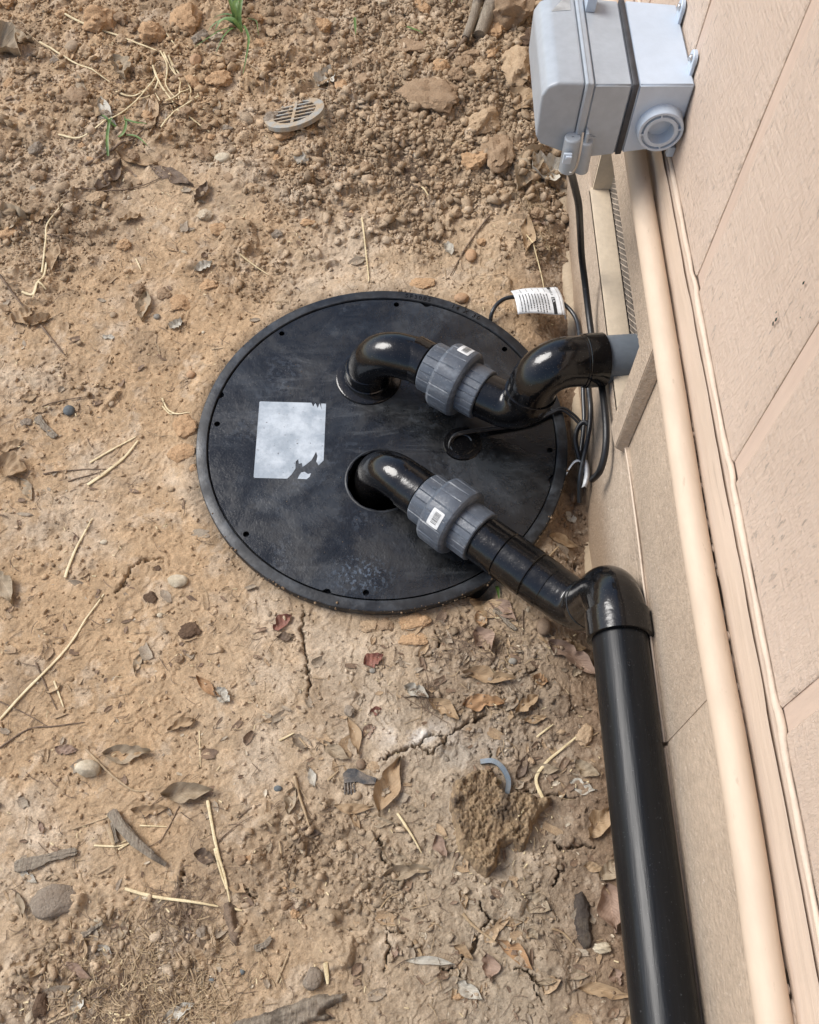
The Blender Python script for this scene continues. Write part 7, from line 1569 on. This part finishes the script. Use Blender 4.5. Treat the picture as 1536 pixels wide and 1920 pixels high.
# weathered split stick
st = thing('split_stick', 'weathered grey split stick lying on clay left of centre', 'stick')
z_ = gz(-.42, .30, False)
tube('stick_wood', m_grey_wood, st, [Vector(p) for p in ((-.470, .345, z_ + .008), (-.445, .320, z_ + .012), (-.420, .297, z_ + .011), (-.392, .278, z_ + .008), (-.364, .262, z_ + .004))], .0085, 9, flat=.6, rfun=lambda t: .75 + .5 * math.sin(3.1 * min(1, t + .12)) - .35 * t + .06 * math.sin(t * 50))
tube('stick_wood', m_grey_wood, st, [Vector(p) for p in ((-.462, .347, z_ + .012), (-.438, .318, z_ + .017), (-.415, .300, z_ + .015), (-.385, .280, z_ + .010))], .004, 6, rfun=lambda t: 1 - .6 * t)
tube('stick_wood', m_straw2, st, [Vector(p) for p in ((-.472, .325, z_ + .006), (-.462, .305, z_ + .007), (-.456, .292, z_ + .005))], .0045, 6, flat=.6, rfun=lambda t: 1.1 - .5 * t)
slab('dark_clump', 'dark muddy twig clump at the foot of the thick pale straw', 'mud clump', m_twig, [(-.268, .208), (-.252, .214), (-.240, .195), (-.226, .160), (-.228, .140), (-.245, .138), (-.256, .165)], .012, -.002, 83, .006)
# forked dead branch in the heap of clods
br = thing('dead_branch', 'forked grey dead branch among the clods at the top edge', 'branch')
def bh(x, y, h): return Vector((x, y, gz(x, y, False) + h))
tube('branch', m_grey_wood, br, [bh(.262, 2.56, .05), bh(.240, 2.48, .045), bh(.222, 2.40, .038), bh(.205, 2.34, .030), bh(.188, 2.285, .020)], .026, 14, rfun=lambda t: 1.0 - .35 * t + .07 * math.sin(t * 23) + .05 * math.sin(t * 51))
tube('branch', m_grey_wood, br, [bh(.205, 2.50, .06), bh(.188, 2.42, .055), bh(.172, 2.34, .040), bh(.150, 2.27, .025)], .014, 12, rfun=lambda t: 1.05 - .3 * t + .1 * math.sin(t * 19))
tube('branch', m_twig, br, [bh(.158, 2.285, .03), bh(.138, 2.250, .022), bh(.110, 2.215, .012), bh(.068, 2.168, .006)], .0055, 8, rfun=lambda t: 1.1 - .5 * t)
# grey-blue plastic off-cut: an arc of pipe wall
Q = [Vector((x, y, gz(x, y, False) + .005 + h)) for x, y, h in spline([(.163, .440, .0), (.184, .4405, .003), (.201, .428, .005), (.2105, .406, .004), (.2065, .383, .0)], 8)]
vs = []; fs = []
for i, p in enumerate(Q):
    d = (Q[min(i + 1, len(Q) - 1)] - Q[max(i - 1, 0)]); d.z = 0; d.normalize(); s = Vector((-d.y, d.x, 0)) * .0042; z = Vector((0, 0, .0028))
    vs += [p - s - z, p + s - z, p + s + z, p - s + z]
for i in range(len(Q) - 1):
    for k in range(4): q = (k + 1) % 4; fs.append((i * 4 + k, i * 4 + q, i * 4 + 4 + q, i * 4 + 4 + k))
fs += [(3, 2, 1, 0), tuple(range(len(vs) - 4, len(vs)))]
m_blue = noisy('slate_blue_plastic', (.14, .18, .22), .45, 60, .15, .0004, 200, (.20, .22, .23))
tag(put('plastic_strip', mesh('plastic_strip', vs, fs, True, 30), m_blue), 'curved slate blue plastic strip lying above the rotten wood', 'plastic strip')
# torn black plastic scrap with comb-like teeth
m_scrap = noisy('dusty_black_plastic', (.025, .028, .032), .5, 60, .3, .001, 120, (.16, .13, .10))
def flatpiece(name, pts, th, dz, m, parent):
    bm = bmesh.new(); bm.faces.new([bm.verts.new((x, y, gz(x, y, False) + dz)) for x, y in pts])
    g_ = bmesh.ops.extrude_face_region(bm, geom=bm.faces[:]); [setattr(v.co, 'z', v.co.z + th) for v in g_['geom'] if isinstance(v, bmesh.types.BMVert)]
    bmesh.ops.recalc_face_normals(bm, faces=bm.faces); return put(name, bm_mesh(name, bm), m, parent)
ps = thing('plastic_scrap', 'torn black plastic scrap with comb teeth between dry leaves', 'plastic scrap')
flatpiece('scrap_body', [(-.0766, .4150), (-.068, .4235), (-.055, .4240), (-.035, .4135), (-.018, .4085), (-.020, .3985), (-.040, .3975), (-.050, .4010), (-.060, .4005), (-.074, .3990)], .004, .003, m_scrap, ps)
for k in range(4):
    x = -.0745 + k * .0052; flatpiece('scrap_tooth', [(x, .400), (x + .0026, .400), (x + .0038 + k * .0006, .380 + .003 * (k % 2)), (x + .0020 + k * .0006, .380)], .003, .003, m_scrap, ps)
